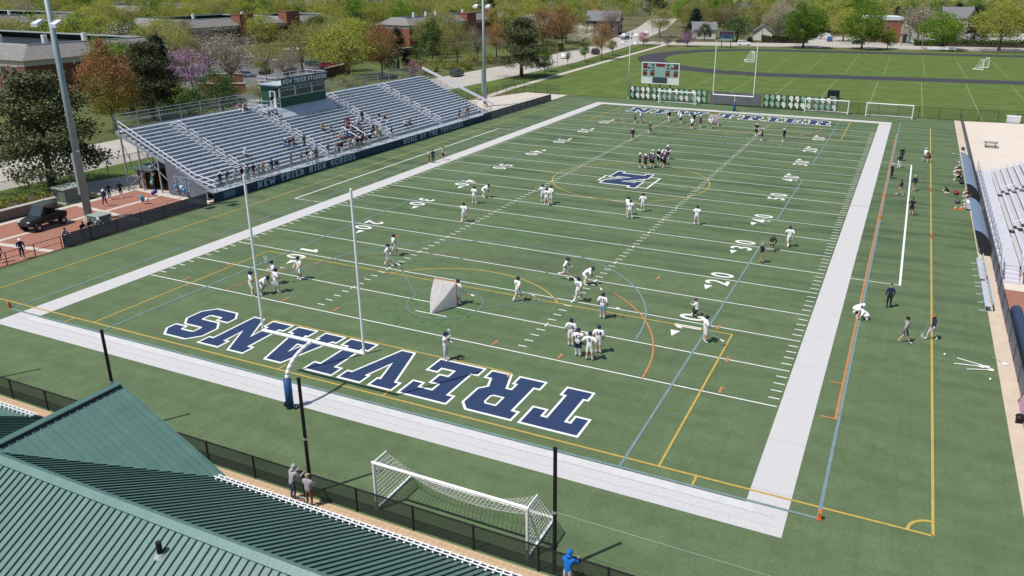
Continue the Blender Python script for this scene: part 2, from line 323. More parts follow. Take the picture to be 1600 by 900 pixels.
# ------------------------------------------------------------------ ground, lawns, roads
sheet('ground', [(-2500, -400), (2500, -400), (2500, 4200), (-2500, 4200)], -0.06, M_soil)
turf = sheet('turf_field', [(X0(-8.2), -8.2), (60.1, -8.2), (60.2, 118.2), (X0(118.2), 118.2)], 0.0, M_turf)
sheet('practice_lawn', [(-33, 118.6), (140, 119.5), (170, 292), (-20, 252), (-29.5, 200)], -0.020, M_grass)
sheet('verge_lawn', [(-36.8, -40), (-25.2, -40), (-25.2, 18.6), (-27, 24), (-27.5, 90), (-26.5, 118.5), (-33.1, 118.6), (-29.6, 200), (-30, 252), (-39, 250), (-35.3, 181), (-35.3, 150), (-36.8, 110)], -0.024, M_grass)
sheet('school_lawn', [(-118, -10), (-51, -10), (-51, 110), (-49.5, 180), (-52, 240), (-66, 300), (-118, 260)], -0.030, M_slawn)
road = sheet('road', [(-51, -60), (-36.8, -60), (-36.8, 110), (-35.3, 150), (-35.3, 181), (-40.5, 242), (-58, 348), (-82, 450), (-98, 450), (-73, 348), (-55, 255), (-49.5, 181), (-49.8, 150), (-51, 110)], -0.012, M_road)
strip([(-44, -60), (-44, 110), (-42.6, 150), (-42.4, 181), (-47, 242)], .16, -.006).build('centre_line', mat('worn_yellow_line', (.42, .33, .14), .9), road)
sheet('cross_road', [(-41, 252.5), (-26, 257), (25, 271), (85, 281.5), (200, 300), (200, 312), (85, 296), (25, 287), (-26, 272), (-52, 262)], -0.008, M_road)
strip([(-23.8, 104), (-25.9, 122), (-28.2, 180), (-30.8, 254)], 1.7, -.010).build('sidewalk', M_conc, kind='structure')
strip([(-35, 254.5), (-26, 256), (25, 268.8), (85, 279.4), (200, 297)], 1.6, -.004).build('far_sidewalk', M_conc, kind='structure')
sheet('parking_lot', [(-122, 84), (-70, 80), (-62, 88), (-66, 100), (-72, 104), (-76, 128), (-96, 150), (-126, 150)], -0.018, M_asph)
sheet('lot_entrance', [(-64, 78), (-51, 74), (-51, 96), (-64, 96)], -0.014, mat('worn_asphalt', (.24, .23, .22), .9))
sheet('far_lot', [(24, 288), (44, 290), (60, 293), (110, 300), (130, 390), (40, 385)], -0.016, mat('pale_lot', (.34, .33, .31), .9))
sheet('driveway', [(12, 283.5), (26, 286.5), (28, 330), (14, 330)], -0.017, M_road)
# oval track
ta = R(10); TA = Vector((math.cos(ta), math.sin(ta))); TN = Vector((-math.sin(ta), math.cos(ta))); TC = Vector((16.8, 211.1))
def oval(r, n=40):
    p = [TC + TA*150 - TN*r, ]
    for i in range(n+1): a = R(-90-180*i/n); p.append(TC + TA*math.cos(a)*r + TN*math.sin(a)*r)
    p.append(TC + TA*150 + TN*r); return [(q.x, q.y) for q in p]
o1 = oval(33.5); o2 = oval(41.6); n = len(o1)
MB().add([(x, y, -.012) for x, y in o1+o2], [(i, i+1, n+i+1, n+i) for i in range(n-1)]).build('running_track', M_track, kind='structure')
M_faint = mat('faint_field_paint', (.22, .27, .15), .95)
pl = bpy.data.objects['practice_lawn']; mb = MB()
for i in range(14):
    x = -9.5+i*9.25; strip([(x, 119.5), (x-.6, 166+.17*(x-10))], .13, -.0165, mb)
    if i > 1: strip([(x, 181+.17*(x-16)), (x-1, 241+.17*(x-16))], .11, -.0165, mb)
for y in (128, 141, 152): strip([(-12, y-2), (115, y+19)], .09, -.0168, mb)
mb.build('lawn_marking', M_faint, pl)
# home-side plaza and the strips round the pitch
plaza = sheet('brick_plaza', [(-25.0, -30), (X0(-8)-.25, -30), (X0(-8)-.25, -8), (X0(27)-.25, 27), (-24.2, 30)], -0.008, M_brickpv)
mb = MB()
for pts, w in (([(-19.4, -30), (-19.3, 28)], .55), ([(-24.5, -30), (-24.1, 28)], .8), ([(-24.8, 8.2), (-12.4, 9.6)], .6), ([(-24.6, 20.4), (-12.2, 19.0)], .6), ([(-24.6, 28.2), (-12.1, 26.9)], 2.0)): strip(pts, w, -.004+.0006*len(mb.v), mb)
mb.build('paving_band', M_conc, plaza)
sheet('stand_slab', [(-33, 24), (-24.2, 24.1), (-24.2, 29), (X0(29)-.25, 29), (X0(118)-.25, 118), (-20, 118), (-26.6, 98), (-27.4, 60), (-27.4, 40)], -0.010, M_conc)
MB().box(60.12, 61.05, -20, 118.3, -.05, .03).build('kerb_strip', mat('tan_concrete', (.52, .43, .34), .9, var=.08, scale=1), kind='structure')
sheet('visitor_brick', [(61.05, -20), (80, -20), (80, 34.5), (61.05, 34.5)], -0.003, M_brickpv)
sheet('visitor_slab', [(61.05, 34.5), (90, 34.5), (90, 122.3), (61.05, 118.3)], -0.005, mat('sand_concrete', (.60, .53, .46), .9, var=.06, scale=.5))
vb = MB()
for y in (15.5, 24.5): vb.quad((61.06, y, .001), (80, y, .001), (80, y+.7, .001), (61.06, y+.7, .001))
vb.build('paving_band', M_conc, bpy.data.objects['visitor_brick'])
walk = sheet('paver_walk', [(-20, -13), (64, -13), (64, -8.0), (-20, -8.0)], 0.012, M_paver)
mb = MB()
for i in range(0, 230): mb.quad((-4+.3*i, -12.9, .0165), (-3.988+.3*i, -12.9, .0165), (-3.988+.3*i, -8.05, .0165), (-4+.3*i, -8.05, .0165))
for j in range(12): mb.quad((-4, -12.6+.4*j, .0185), (63, -12.6+.4*j, .0185), (63, -12.588+.4*j, .0185), (-4, -12.588+.4*j, .0185))
mb.build('paver_joint', mat('paver_joint', (.34, .24, .15), .9), walk)['kind'] = 'stuff'

# ------------------------------------------------------------------ painted field
def paint(name, mb, m): return mb.build(name, m, turf)
def rect(x0, x1, y0, y1, z, mb=None):
    mb = mb or MB(); return mb.quad((x0, y0, z), (x1, y0, z), (x1, y1, z), (x0, y1, z))
b = 1.86; mb = MB()
rect(-b, FW+b, -b, 0, .004, mb); rect(-b, FW+b, FL, FL+b, .004, mb); rect(-b, 0, 0, FL, .004, mb); rect(FW, FW+b, 0, FL, .004, mb)
paint('white_border', mb, M_border)
mb = MB(); rect(-.4, FW+.4, -.56, -.02, .006, mb); paint('end_line', mb, mat('end_line_white', (.53, .53, .535), .9, var=.08, scale=2))
mb = MB(); rect(-1.4, FW+1.4, -.62, -.585, .0062, mb); rect(-1.4, FW+1.4, -1.27, -1.25, .0062, mb); paint('turf_seam', mb, mat('turf_seam', (.33, .33, .34), .9, var=.35, scale=3))
mb = MB()
for k in range(24): rect(FW+.02, FW+b, k*4.57+1.2, k*4.57+1.225, .0062, mb)
paint('turf_seam', mb, MATS['turf_seam'])
for i in range(21): y = (10+5*i)*YD; paint('yard_line', rect(.12, FW-.12, y-.05, y+.05, .014), M_white)
for x, w, side in ((.12, .62, 0), (FW-.74, .62, 0), (16.26-.3, .61, 1), (32.51-.3, .61, 1)):
    mb = MB()
    for k in range(100):
        y = (10+k)*YD
        if k % 5: rect(x, x+w, y-.05, y+.05, .014, mb)
        elif side and k: rect(x+w/2-.05, x+w/2+.05, y-.3, y-.06, .014, mb); rect(x+w/2-.05, x+w/2+.05, y+.06, y+.3, .014, mb)
    paint('hash_mark', mb, M_white)['kind'] = 'stuff'
# yard numerals with direction arrows
ONE = MB().add([(-.10, -.5, 0), (.14, -.5, 0), (.14, .5, 0), (-.04, .5, 0), (-.27, .30, 0), (-.27, .13, 0), (-.10, .24, 0)], [(0, 1, 2, 3, 4, 5, 6)]).mesh('yard_numeral', M_white)
for k in range(1, 10):
    n = k if k <= 5 else 10-k; yl = (10+10*k)*YD
    for side in (0, 1):
        cxn = 7.4 if side == 0 else FW-7.4
        for ch, first in ((str(n), 1), ('0', 0)):
            sgn = (1 if first else -1)*(1 if side == 0 else -1)
            o = obj('yard_numeral', ONE if ch == '1' else digits(ch, M_white), turf, loc=(cxn, yl+sgn*.86, .015), rz=R(-90 if side == 0 else 90)); o.scale = (1.5, 1.85, 1)
        if n != 5:
            s = -1 if k < 5 else 1; xx = cxn+(.6 if side == 0 else -.6); yy = yl+s*1.75
            MB().add([(xx-.33, yy, .015), (xx+.33, yy, .015), (xx, yy+s*.95, .015)], [(0, 1, 2)]).build('direction_arrow', M_white, turf)
# end-zone lettering
for c, put in word('TREVIANS', (39.72, 6.2, 0), (-1, 0, 0), (0, -1, 0), 4.4, 30.15, gap=1.15):
    l = glyph(c, lambda x, y, p=put: (p(x, y)[0], p(x, y)[1], .007), .26).build('end_zone_letter', M_white, turf)
    glyph(c, lambda x, y, p=put: (p(x, y)[0], p(x, y)[1], .011)).build('navy_fill', M_navyt, l)
for c, put in word('NEW TRIER', (6.9, 103.6, 0), (1, 0, 0), (0, 1, 0), 4.6, 34.6, gap=1.2, space=2.8):
    l = glyph(c, lambda x, y, p=put: (p(x, y)[0], p(x, y)[1], .007), .34).build('end_zone_letter', M_white, turf)
    glyph(c, lambda x, y, p=put: (p(x, y)[0], p(x, y)[1], .011)).build('navy_fill', M_navyt, l)
for c, (ox, oy, sx, sy), fill in (('T', (21.0, 57.2, .81, .88), None), ('N', (21.55, 58.6, 1.0, .63), M_navyt)):
    f = lambda x, y, z: (ox+y*sy, oy-x*sx, z)
    l = glyph(c, lambda x, y: f(x, y, .017 if fill else .0085), .24).build('midfield_letter', M_white, turf)
    glyph(c, lambda x, y: f(x, y, .021 if fill else .0125)).build('letter_fill', fill or M_turf, l)
# soccer lines, yellow
def line(name, pts, w, z, m): return paint(name, strip(pts, w, z), m)
sx0, sx1, sy0, sy1 = -7.75, 56.47, .97, 108.8
for a in ([(sx0, sy0), (sx1, sy0)], [(sx0, sy1), (sx1, sy1)], [(sx0, sy0), (sx0, sy1)], [(sx1, sy0), (sx1, sy1)]): line('touchline', a, .13, .018, M_yellow)
line('halfway_line', [(sx0, 54.7), (sx1, 54.7)], .06, .0185, mat('faded_yellow', (.26, .25, .10), .9))
line('centre_circle', arc(CX, 54.87, 9.15, 0, 360, 96), .12, .0182, M_yellow)
for s, y0 in ((1, sy0), (-1, sy1)):
    for hw, d, st in ((20.0, 16.5, 0), (9.16, 5.5, 5.0)): line('penalty_box', [(CX-hw, y0+s*st), (CX-hw, y0+s*d)], .12, .0182, M_yellow); line('penalty_box', [(CX+hw, y0+s*st), (CX+hw, y0+s*d)], .12, .0182, M_yellow); line('penalty_box', [(CX-hw-.06, y0+s*d), (CX+hw+.06, y0+s*d)], .12, .0186, M_yellow)
    aa = math.degrees(math.asin(5.5/9.15)); line('penalty_arc', arc(CX, y0+s*11, 9.15, s*aa, s*(180-aa)), .12, .0182, M_yellow)
line('corner_arc', arc(sx1, sy0, 1.0, 90, 180, 14), .14, .0182, M_yellow)
for x in (46.25, 2.5): line('corner_tick', [(x, .1), (x, .9)], .12, .0182, M_yellow)
for x in (20.6, 28.2): line('corner_tick', [(x, 1.0), (x, 1.7)], .12, .0182, M_yellow)
# lacrosse lines, blue
lx0, lx1 = -3.05, 51.9
for x in (lx0, lx1): line('lacrosse_sideline', [(x, .25), (x, 112.5)], .16, .022, M_blue)
line('lacrosse_end_line', [(lx0, .12), (lx1, .12)], .15, .0222, M_blue)
for x in (6.1, 42.67):
    for a, bb in ((.2, 38.6), (45.7, 64.0), (72.6, 109.5)): line('wing_line', [(x, a), (x, bb)], .15, .0224, M_blue)
for s, gy in ((1, 14.0), (-1, 95.8)):
    line('crease_circle', arc(CX-.1, gy, 2.75, 0, 360, 48), .12, .0224, M_blue2)
    line('outer_arc', arc(CX, gy, 14.4, 0, s*180, 64), .13, .0226, M_blue)
    line('inner_arc', arc(CX, gy, 9.7, s*34, s*146, 40), .08, .0228, M_blue2)
    for k in (-1, 1): line('fan_line', [(CX+k*2.75, gy+s*.25), (CX+k*8.0, gy+s*5.5)], .12, .0226, M_blue2)
    line('net_mark', [(CX-1.3, gy-s*2.05), (CX+1.3, gy-s*2.05)], .10, .0222, M_white)
# hockey lines, orange
line('hockey_sideline', [(lx1-.17, 9.1), (lx1-.17, 100.6)], .15, .026, M_orange); line('hockey_sideline', [(lx0-.17, 9.1), (lx0-.17, 100.6)], .09, .026, M_orange2)
for s, gy in ((1, 9.14), (-1, 100.58)):
    a1 = arc(CX+1.83, gy, 14.63, 0, s*90, 30); a2 = arc(CX-1.83, gy, 14.63, s*90, s*180, 30); line('shooting_circle', a1[:19], .13, .0262, M_orange); line('shooting_circle', a1[18:]+a2[:20], .09, .0262, M_orange2); line('shooting_circle', a2[19:], .10, .0262, M_orange)
    for x in (13.3, 17.9, 30.7, 35.3, 45.4, 3.4): line('circle_dash', [(x, gy+s*.2), (x, gy+s*.95)], .17, .0262, M_orange)
    for x, y in ((44.9, 4.1), (43.3, 8.7), (36.8, 16), (4, 4.1), (12, 16)): line('circle_dash', [(x, gy+s*y), (x, gy+s*(y+.8))], .17, .0262, M_orange)
line('hockey_corner', [(FW+b+.3, 9.14), (lx1-.1, 9.14)], .13, .0264, M_orange); line('hockey_corner', [(FW+b+.3, 13.4), (lx1-.25, 13.4)], .12, .0264, M_orange); line('hockey_corner', [(FW+b+.1, 23.4), (lx1-.25, 23.4)], .07, .0264, M_orange)
for x, xs in ((54.24, FW+b), (-5.45, -b)):
    line('team_box', [(x, 31.9), (x, 78.1)], .17, .014, M_white)
    for y in (31.9, 78.1): line('team_box', [(xs, y), (x, y)], .09, .0142, M_white)
def wb(mb, name, m, parent, smooth=False, **k):
    """build from world coordinates under a thing that stands at parent.location"""
    l = parent.location; mb.v = [(x-l.x, y-l.y, z-l.z) for x, y, z in mb.v]
    return mb.build(name, m, parent, smooth, **k)

# ------------------------------------------------------------------ clubhouse with the green roof
club = thing('clubhouse', 'building with green standing-seam metal roof beside the paver walk', 'building', (24, -17, 0))
RX, RY, RZ, EZ, RUN = 24.1, -17.0, 6.0, 3.0, 5.4; SL = (RZ-EZ)/RUN; CXL, CXR = -6.0, 56.0
wb(MB().box(CXL+.6, CXR-.6, -21.6, -12.5, 0, 3.0).box(20.2, 28.0, -12.5, -12.1, 0, 3.2), 'wall', mat('tan_block', (.38, .32, .25), .9), club)
roof = wb(MB().add([(CXL, RY, RZ-.03), (CXR, RY, RZ-.03), (CXR, RY+RUN, EZ-.03), (CXL, RY+RUN, EZ-.03), (CXR, RY-RUN, EZ-.03), (CXL, RY-RUN, EZ-.03)], [(0, 1, 2, 3), (1, 0, 5, 4)])
          .add([(RX, RY, RZ-.03), (RX, RY+RUN+.15, RZ-.03), (RX+RUN, RY+RUN+.15, EZ-.03), (RX-RUN, RY+RUN+.15, EZ-.03)], [(0, 1, 2), (0, 3, 1), (1, 3, 2)]), 'roof', M_teal, club)
RIBH, RIBW, PW = .046, .034, .30
cth = 1/math.sqrt(1+SL*SL)
def panel(length_a, length_b, name='roof_panel', seam=None):
    """pan running down +y from the ridge with a standing seam on its x=0 edge; edge lengths may differ"""
    mb = MB(); a, b_ = length_a, length_b; n = Vector((0, SL, 1)).normalized()*RIBH
    mb.quad((0, 0, 0), (PW, 0, 0), (PW, b_, -SL*b_), (0, a, -SL*a))
    if a > .05:
        w = RIBW; p = [Vector((-w/2, 0, 0)), Vector((w/2, 0, 0)), Vector((w/2, a, -SL*a)), Vector((-w/2, a, -SL*a))]; q = [x+n for x in p]
        mb.add(p+q, [(4, 5, 6, 7), (0, 1, 5, 4), (1, 2, 6, 5), (2, 3, 7, 6), (3, 0, 4, 7)], 1)
    return mb.mesh(name, [M_teal, seam or mat('seam_painted_shade', (.014, .045, .042), .5)])  # near-black default rib colour stands in for the seams' shadow sides
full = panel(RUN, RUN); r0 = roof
def putp(me, x, y, z, rz): return obj('roof_panel', me, r0, loc=(x-24, y+17, z), rz=rz)
def far_len(x):
    d = abs(x-RX); return min(RUN, d)
i = 0; x = RX-19*PW
while x < 45.5:
    a, b_ = far_len(x), far_len(x+PW)
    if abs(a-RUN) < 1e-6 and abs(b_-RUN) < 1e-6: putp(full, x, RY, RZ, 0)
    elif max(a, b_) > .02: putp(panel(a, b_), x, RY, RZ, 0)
    x += PW
x = 22.0
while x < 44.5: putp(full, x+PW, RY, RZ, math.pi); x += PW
for k in range(18):                      # gable slopes: panels run down +x and -x from the short ridge
    y = RY+k*PW+.15; a, b_ = max(0.0, y-RY), max(0.0, y+PW-RY)
    a, b_ = min(a, RUN), min(b_, RUN)
    o = putp(panel(b_, a, seam=M_teal), RX, y+PW, RZ, -math.pi/2)
    o = putp(panel(a, b_, seam=M_teal), RX, y, RZ, math.pi/2)
mb = MB()                                # ridge caps, valley flashings and rake trim
for s in (1, -1): mb.add([(CXL, RY, RZ+.10), (CXR, RY, RZ+.10), (CXR, RY+s*.24, RZ+.095-SL*.24), (CXL, RY+s*.24, RZ+.095-SL*.24)], [(0, 1, 2, 3)])
for s in (1, -1): mb.add([(RX, RY, RZ+.11), (RX, RY+RUN+.2, RZ+.11), (RX+s*.16, RY+RUN+.2, RZ+.10-SL*.16), (RX+s*.16, RY+.2, RZ+.10-SL*.16)], [(0, 1, 2, 3)])
for s in (1, -1): mb.bar((RX, RY+RUN+.17, RZ-.02), (RX+s*(RUN+.1), RY+RUN+.17, EZ-.08), .05, .22); mb.bar((RX+s*.1, RY+.1, RZ+.01), (RX+s*RUN, RY+RUN, EZ+.025), .14, .02)
wb(mb, 'ridge_cap', M_teal, club)
wb(MB().box(CXL, RX-RUN, RY+RUN-.02, RY+RUN+.12, EZ-.16, EZ-.02).box(RX+RUN+.1, CXR, RY+RUN-.02, RY+RUN+.12, EZ-.16, EZ-.02), 'gutter', M_dark, club)
wb(MB().bar((RX-.19, RY, RZ-.03), (RX-.19, RY+RUN, RZ-.03), .02, .05).bar((RX+.19, RY+.3, RZ-.03), (RX+.19, RY+RUN+.1, RZ-.03), .10, .06), 'ridge_vent', M_black, club)
ye, ze = RY+RUN-.42, EZ+.42*SL+.02
br = MB().box(-.028, .028, -.06, .25, .0, .07).box(-.022, .022, -.02, .03, .07, .17).box(-.035, .035, .18, .25, .02, .10).mesh('bracket', M_wplastic)
for nm, xa, xb in (('snow_guard', RX+RUN+.2, 45.2), ('snow_guard', 8.0, RX-RUN-.1)):
    g = wb(MB().cyl((xa, ye, ze+.14), (xb, ye, ze+.14), .022).cyl((xa, ye+.22, ze+.06), (xb, ye+.22, ze+.06), .022), nm, M_wplastic, club)
    k0 = math.ceil((xa-RX)/PW); x = RX+k0*PW
    while x < xb: o = obj('bracket', br, g, loc=(x-24, ye+17, ze)); x += PW
wb(MB().cyl((34, -17.85, 5.4), (34, -17.85, 6.0), .085, n=12), 'vent_pipe', M_black, club)
wb(MB().cyl((34, -17.85, 5.45), (34, -17.85, 5.60), .20, .10, 12), 'vent_flashing', mat('grey_lead', (.35, .4, .42), .5), club)

# ------------------------------------------------------------------ fences
def fence(name, label, pts, step, h, pm, sm, screen=True, r=.04, mid=False, z0=0.0, sz0=.04):
    """posts at even steps along a polyline; each post and each panel is a part"""
    f = thing(name, label, 'fence', (pts[0][0], pts[0][1], z0)); run = []
    for a, b_ in zip(pts[:-1], pts[1:]):
        L = math.dist(a, b_); n_ = max(1, round(L/step))
        run += [(a[0]+(b_[0]-a[0])*i/n_, a[1]+(b_[1]-a[1])*i/n_) for i in range(n_)]
    run.append(pts[-1]); post = MB().cyl((0, 0, 0), (0, 0, h), r, n=8).mesh('post', pm); ox, oy = pts[0]
    for p in run: obj('post', post, f, loc=(p[0]-ox, p[1]-oy, 0))
    for a, b_ in zip(run[:-1], run[1:]):
        A = Vector((a[0]-ox, a[1]-oy, 0)); B = Vector((b_[0]-ox, b_[1]-oy, 0)); up = Vector((0, 0, 1))
        MB().cyl(A+up*(h-.03), B+up*(h-.03), r*.72, n=6).build('top_rail', pm, f)
        if mid: MB().cyl(A+up*h*.52, B+up*h*.52, r*.6, n=6).build('mid_rail', pm, f)
        if screen: MB().quad(A+up*sz0, B+up*sz0, B+up*(h-.06), A+up*(h-.06)).build('screen_panel', sm, f)
    return f
fence('screen_fence', 'low black mesh fence along the paver walk behind the end zone', [(33.28-2.95*15, -7.9), (33.28+2.95*8, -7.9)], 2.95, 1.22, M_black, M_screen2, r=.05)
fence('screen_fence', 'grey screened fence between the brick plaza and the pitch', [(X0(11)-.1, 10.6), (X0(26)-.05, 26.0)], 2.4, 1.25, M_dark, M_screen)
fence('railing', 'open dark railing at the plaza corner beside the pitch', [(X0(-6)-.1, -6), (X0(10.4)-.1, 10.4)], 2.4, 1.15, M_dark, M_chain, False, mid=True)
fence('railing', 'grey queue railing inside the plaza fence', [(X0(16)-1.7, 16.4), (X0(26)-1.7, 25.8)], 1.6, 1.05, M_steel, M_chain, False, .028, True)
fence('screen_fence', 'black screened fence beyond the home stand', [(X0(83)+.02, 83.2), (X0(109)+.02, 109.3)], 2.6, 1.25, M_black, M_screen)
fence('railing', 'steel railing on the slab beyond the home stand', [(X0(84)-1.4, 85), (X0(106)-1.4, 106)], 2.2, 1.1, M_steel, M_chain, False, .03, True)
fence('chain_fence', 'tall black chain-link fence on the lawn before the road', [(-33.2, -20), (-33.4, 44), (-33.6, 96)], 3.2, 1.8, M_black, M_chain)
fence('chain_fence', 'black chain-link fence beyond the slab by the sidewalk', [(-27.6, 99), (-20.6, 118), (-12.6, 117.6)], 2.6, 1.9, M_black, M_chain, mid=True)
fence('chain_fence', 'chain-link fence lining the sidewalk beside the practice lawn', [(-26.9, 120), (-29.2, 180), (-32.0, 252)], 6, 1.3, M_dark, M_chain)
fence('screen_fence', 'dark screened fence between turf and visitor stand', [(61.08, 15), (61.1, 117.5)], 3.0, 1.25, M_dark, sheer('grey_screen', (.17, .18, .22), .9))
fence('chain_fence', 'black chain-link fence behind the goals right of the banners', [(41.6, 118.7), (61, 118.8), (78, 122)], 3.0, 1.9, M_black, M_chain)

# banner fence: panels with two rows of state-outline plaques
bf = thing('banner_fence', 'green banner fence with rows of pale state-outline plaques', 'fence', (2.3, 118.6, 0))
ST = [(.1, 1), (.72, 1), (.80, .86), (.84, .70), (.83, .45), (.86, .30), (.74, .16), (.66, .02), (.56, 0), (.52, .12), (.38, .22), (.36, .36), (.22, .44), (.04, .58), (.06, .72), (.24, .84)]
M_stw = mat('white_plaque', (.66, .68, .66), .7); M_stg = mat('pale_green_plaque', (.26, .42, .34), .7); M_bgreen = mat('dark_green_banner', (.035, .075, .030), .8)
def plaque(m): mb = MB(); mb.add([(x*.98-.46, -.035, z*1.10) for x, z in ST], [tuple(range(len(ST)))]); return mb.mesh('state_plaque', m)
PQ = [plaque(M_stw), plaque(M_stg)]
pat = '1011010110010000' * 6; pat2 = '0111110001101000' * 6; c = 0
def banner(x0, n_):
    global c
    w = n_*1.04+.1
    p = obj('banner_panel', MB().box(0, w, -.02, .02, .05, 2.5).mesh('banner_panel', M_bgreen), bf, loc=(x0-2.3, 0, 0))
    for i in range(n_):
        obj('state_plaque', PQ[1-int(pat[c])], p, loc=(.55+i*1.04, 0, 1.32)); obj('state_plaque', PQ[1-int(pat2[c])], p, loc=(.55+i*1.04, 0, .14)); c += 1
for x0, n_ in ((2.3, 4), (6.7, 4), (11.1, 3), (14.5, 3)): banner(x0, n_)
for x0, n_ in ((28.2, 4), (32.6, 4), (37.0, 4)): banner(x0, n_)
MB().box(15.8+.2, 25.6, -.04, .0, .15, 2.45).build('grey_banner', mat('grey_banner', (.12, .125, .14), .7, var=.2, scale=.8), bf)
for i in range(16): MB().cyl((i*2.6-.02, .08, 0), (i*2.6-.02, .08, 2.6), .045).build('post', M_dark, bf)

# tall poles of the ball-stop net
for x, h, lb in ((42.75, 5.68, 'tall black net pole nearest the soccer goal end'), (30.55, 5.85, 'tall black net pole beside the two people in grey hoodies'), (18.1, 5.7, 'tall black net pole rising behind the green roof gable'), (5.8, 5.7, 'tall black net pole beyond the left end of the green roof')):
    p = thing('net_pole', lb, 'pole', (x, -7.72, 0), group='ball-stop net poles')
    MB().cyl((0, 0, 0), (0, 0, h), .085, .075, 10).build('pole', M_black, p); MB().cyl((0, 0, h), (0, 0, h+.05), .095, .09, 10).build('cap', M_black, p); MB().cyl((0, 0, 2.82), (0, 0, 2.92), .10, .10, 10).build('clamp', M_steel, p)
MB().cyl((42.8, -7.72, 2.87), (55.2, -7.72, 2.82), .007, n=5).build('net_cable', M_steel, label='thin cable strung from the tall black pole over the turf', cat='cable')

# ------------------------------------------------------------------ goals
def goalpost(x, y, s, label):
    g = thing('goal_post', label, 'goal post', (x, y-s*2.2, 0), group='football goal posts')
    MB().cyl((0, 0, 0), (0, 0, 1.75), .21, n=14).build('base_pad', M_padblue, g, True)
    pts = [(0, 0, 1.7)] + [(0, s*2.2*(1-math.cos(R(90*i/8))), 1.75+1.30*math.sin(R(90*i/8))) for i in range(9)]
    MB().tube(pts, .105, 10).build('gooseneck', M_wplastic, g, True)
    MB().cyl((-3.6, s*2.2, 3.05), (3.6, s*2.2, 3.05), .10, n=10).build('crossbar', M_wplastic, g)
    for k in (-1, 1): MB().cyl((k*3.556, s*2.2, 3.05), (k*3.556, s*2.2, 12.25), .072, n=10).build('upright', M_wplastic, g)
    for k in (-1, 1):
        w = MB().cyl((k*.34-.05, .05, .14), (k*.34+.05, .05, .14), .14, n=12).build('wheel', M_black, g); MB().cyl((k*.34-.06, .05, .14), (k*.34+.06, .05, .14), .07, n=10).build('rim', M_wplastic, w)
goalpost(CX, 0, 1, 'white goal post with blue padded base before the TREVIANS lettering')
goalpost(CX, FL, -1, 'distant white goal post with blue base before the banner fence')
def laxgoal(y, s, label):
    g = thing('lacrosse_goal', label, 'lacrosse goal', (CX, y, 0), 0 if s > 0 else math.pi, 'lacrosse goals')
    fm = mat('orange_tube', (.55, .13, .04), .5)
    for k in (-1, 1): MB().cyl((k*.915, 0, 0), (k*.915, 0, 1.83), .032).build('post', fm, g)
    MB().cyl((-.95, 0, 1.83), (.95, 0, 1.83), .032).build('crossbar', fm, g)
    ap = Vector((0, -2.13, .03))
    for k in (-1, 1): MB().cyl((k*.915, 0, .03), ap, .028).build('ground_pipe', M_wplastic, g)
    nb = MB(); n_ = 6; G_ = []
    for j in range(n_+1):                 # net hangs from the crossbar and gathers at the back point
        t_ = j/n_; row = []
        for i in range(9):
            u = i/4-1; top = Vector((u*.915, -.02, 1.80)); sag = -.30*math.sin(math.pi*t_)*(1-.2*abs(u))
            q = top.lerp(ap, t_); q.y += -.16*math.sin(math.pi*t_)*(.6+.4*(1-u*u)); q.x += u*.10*math.sin(math.pi*t_); q.z = 1.80*(1-t_)**1.0 + .02; row.append(tuple(q))
        G_ += row
    nb.add(G_, [(j*9+i, j*9+i+1, (j+1)*9+i+1, (j+1)*9+i) for j in range(n_) for i in range(8)])
    for k in (0, 8):
        side = [G_[j*9+k] for j in range(n_+1)]; pt = (-.915 if k == 0 else .915)
        base = [(pt*(1-j/n_), -2.13*j/n_, .03) for j in range(n_+1)]
        nb.add(side+base, [(j, j+1, n_+2+j, n_+1+j) for j in range(n_)])
    nb.build('net', M_laxnet, g, True)
    MB().tube([(0.0, -.3, 1.72), (0.0, -1.2, .9), (0, -2.1, .05)], .02, 5).build('net_cord', M_wplastic, g)
laxgoal(14.0, 1, 'lacrosse goal with dense white net in front of the near crease')
laxgoal(95.8, -1, 'distant orange-framed lacrosse goal facing midfield')
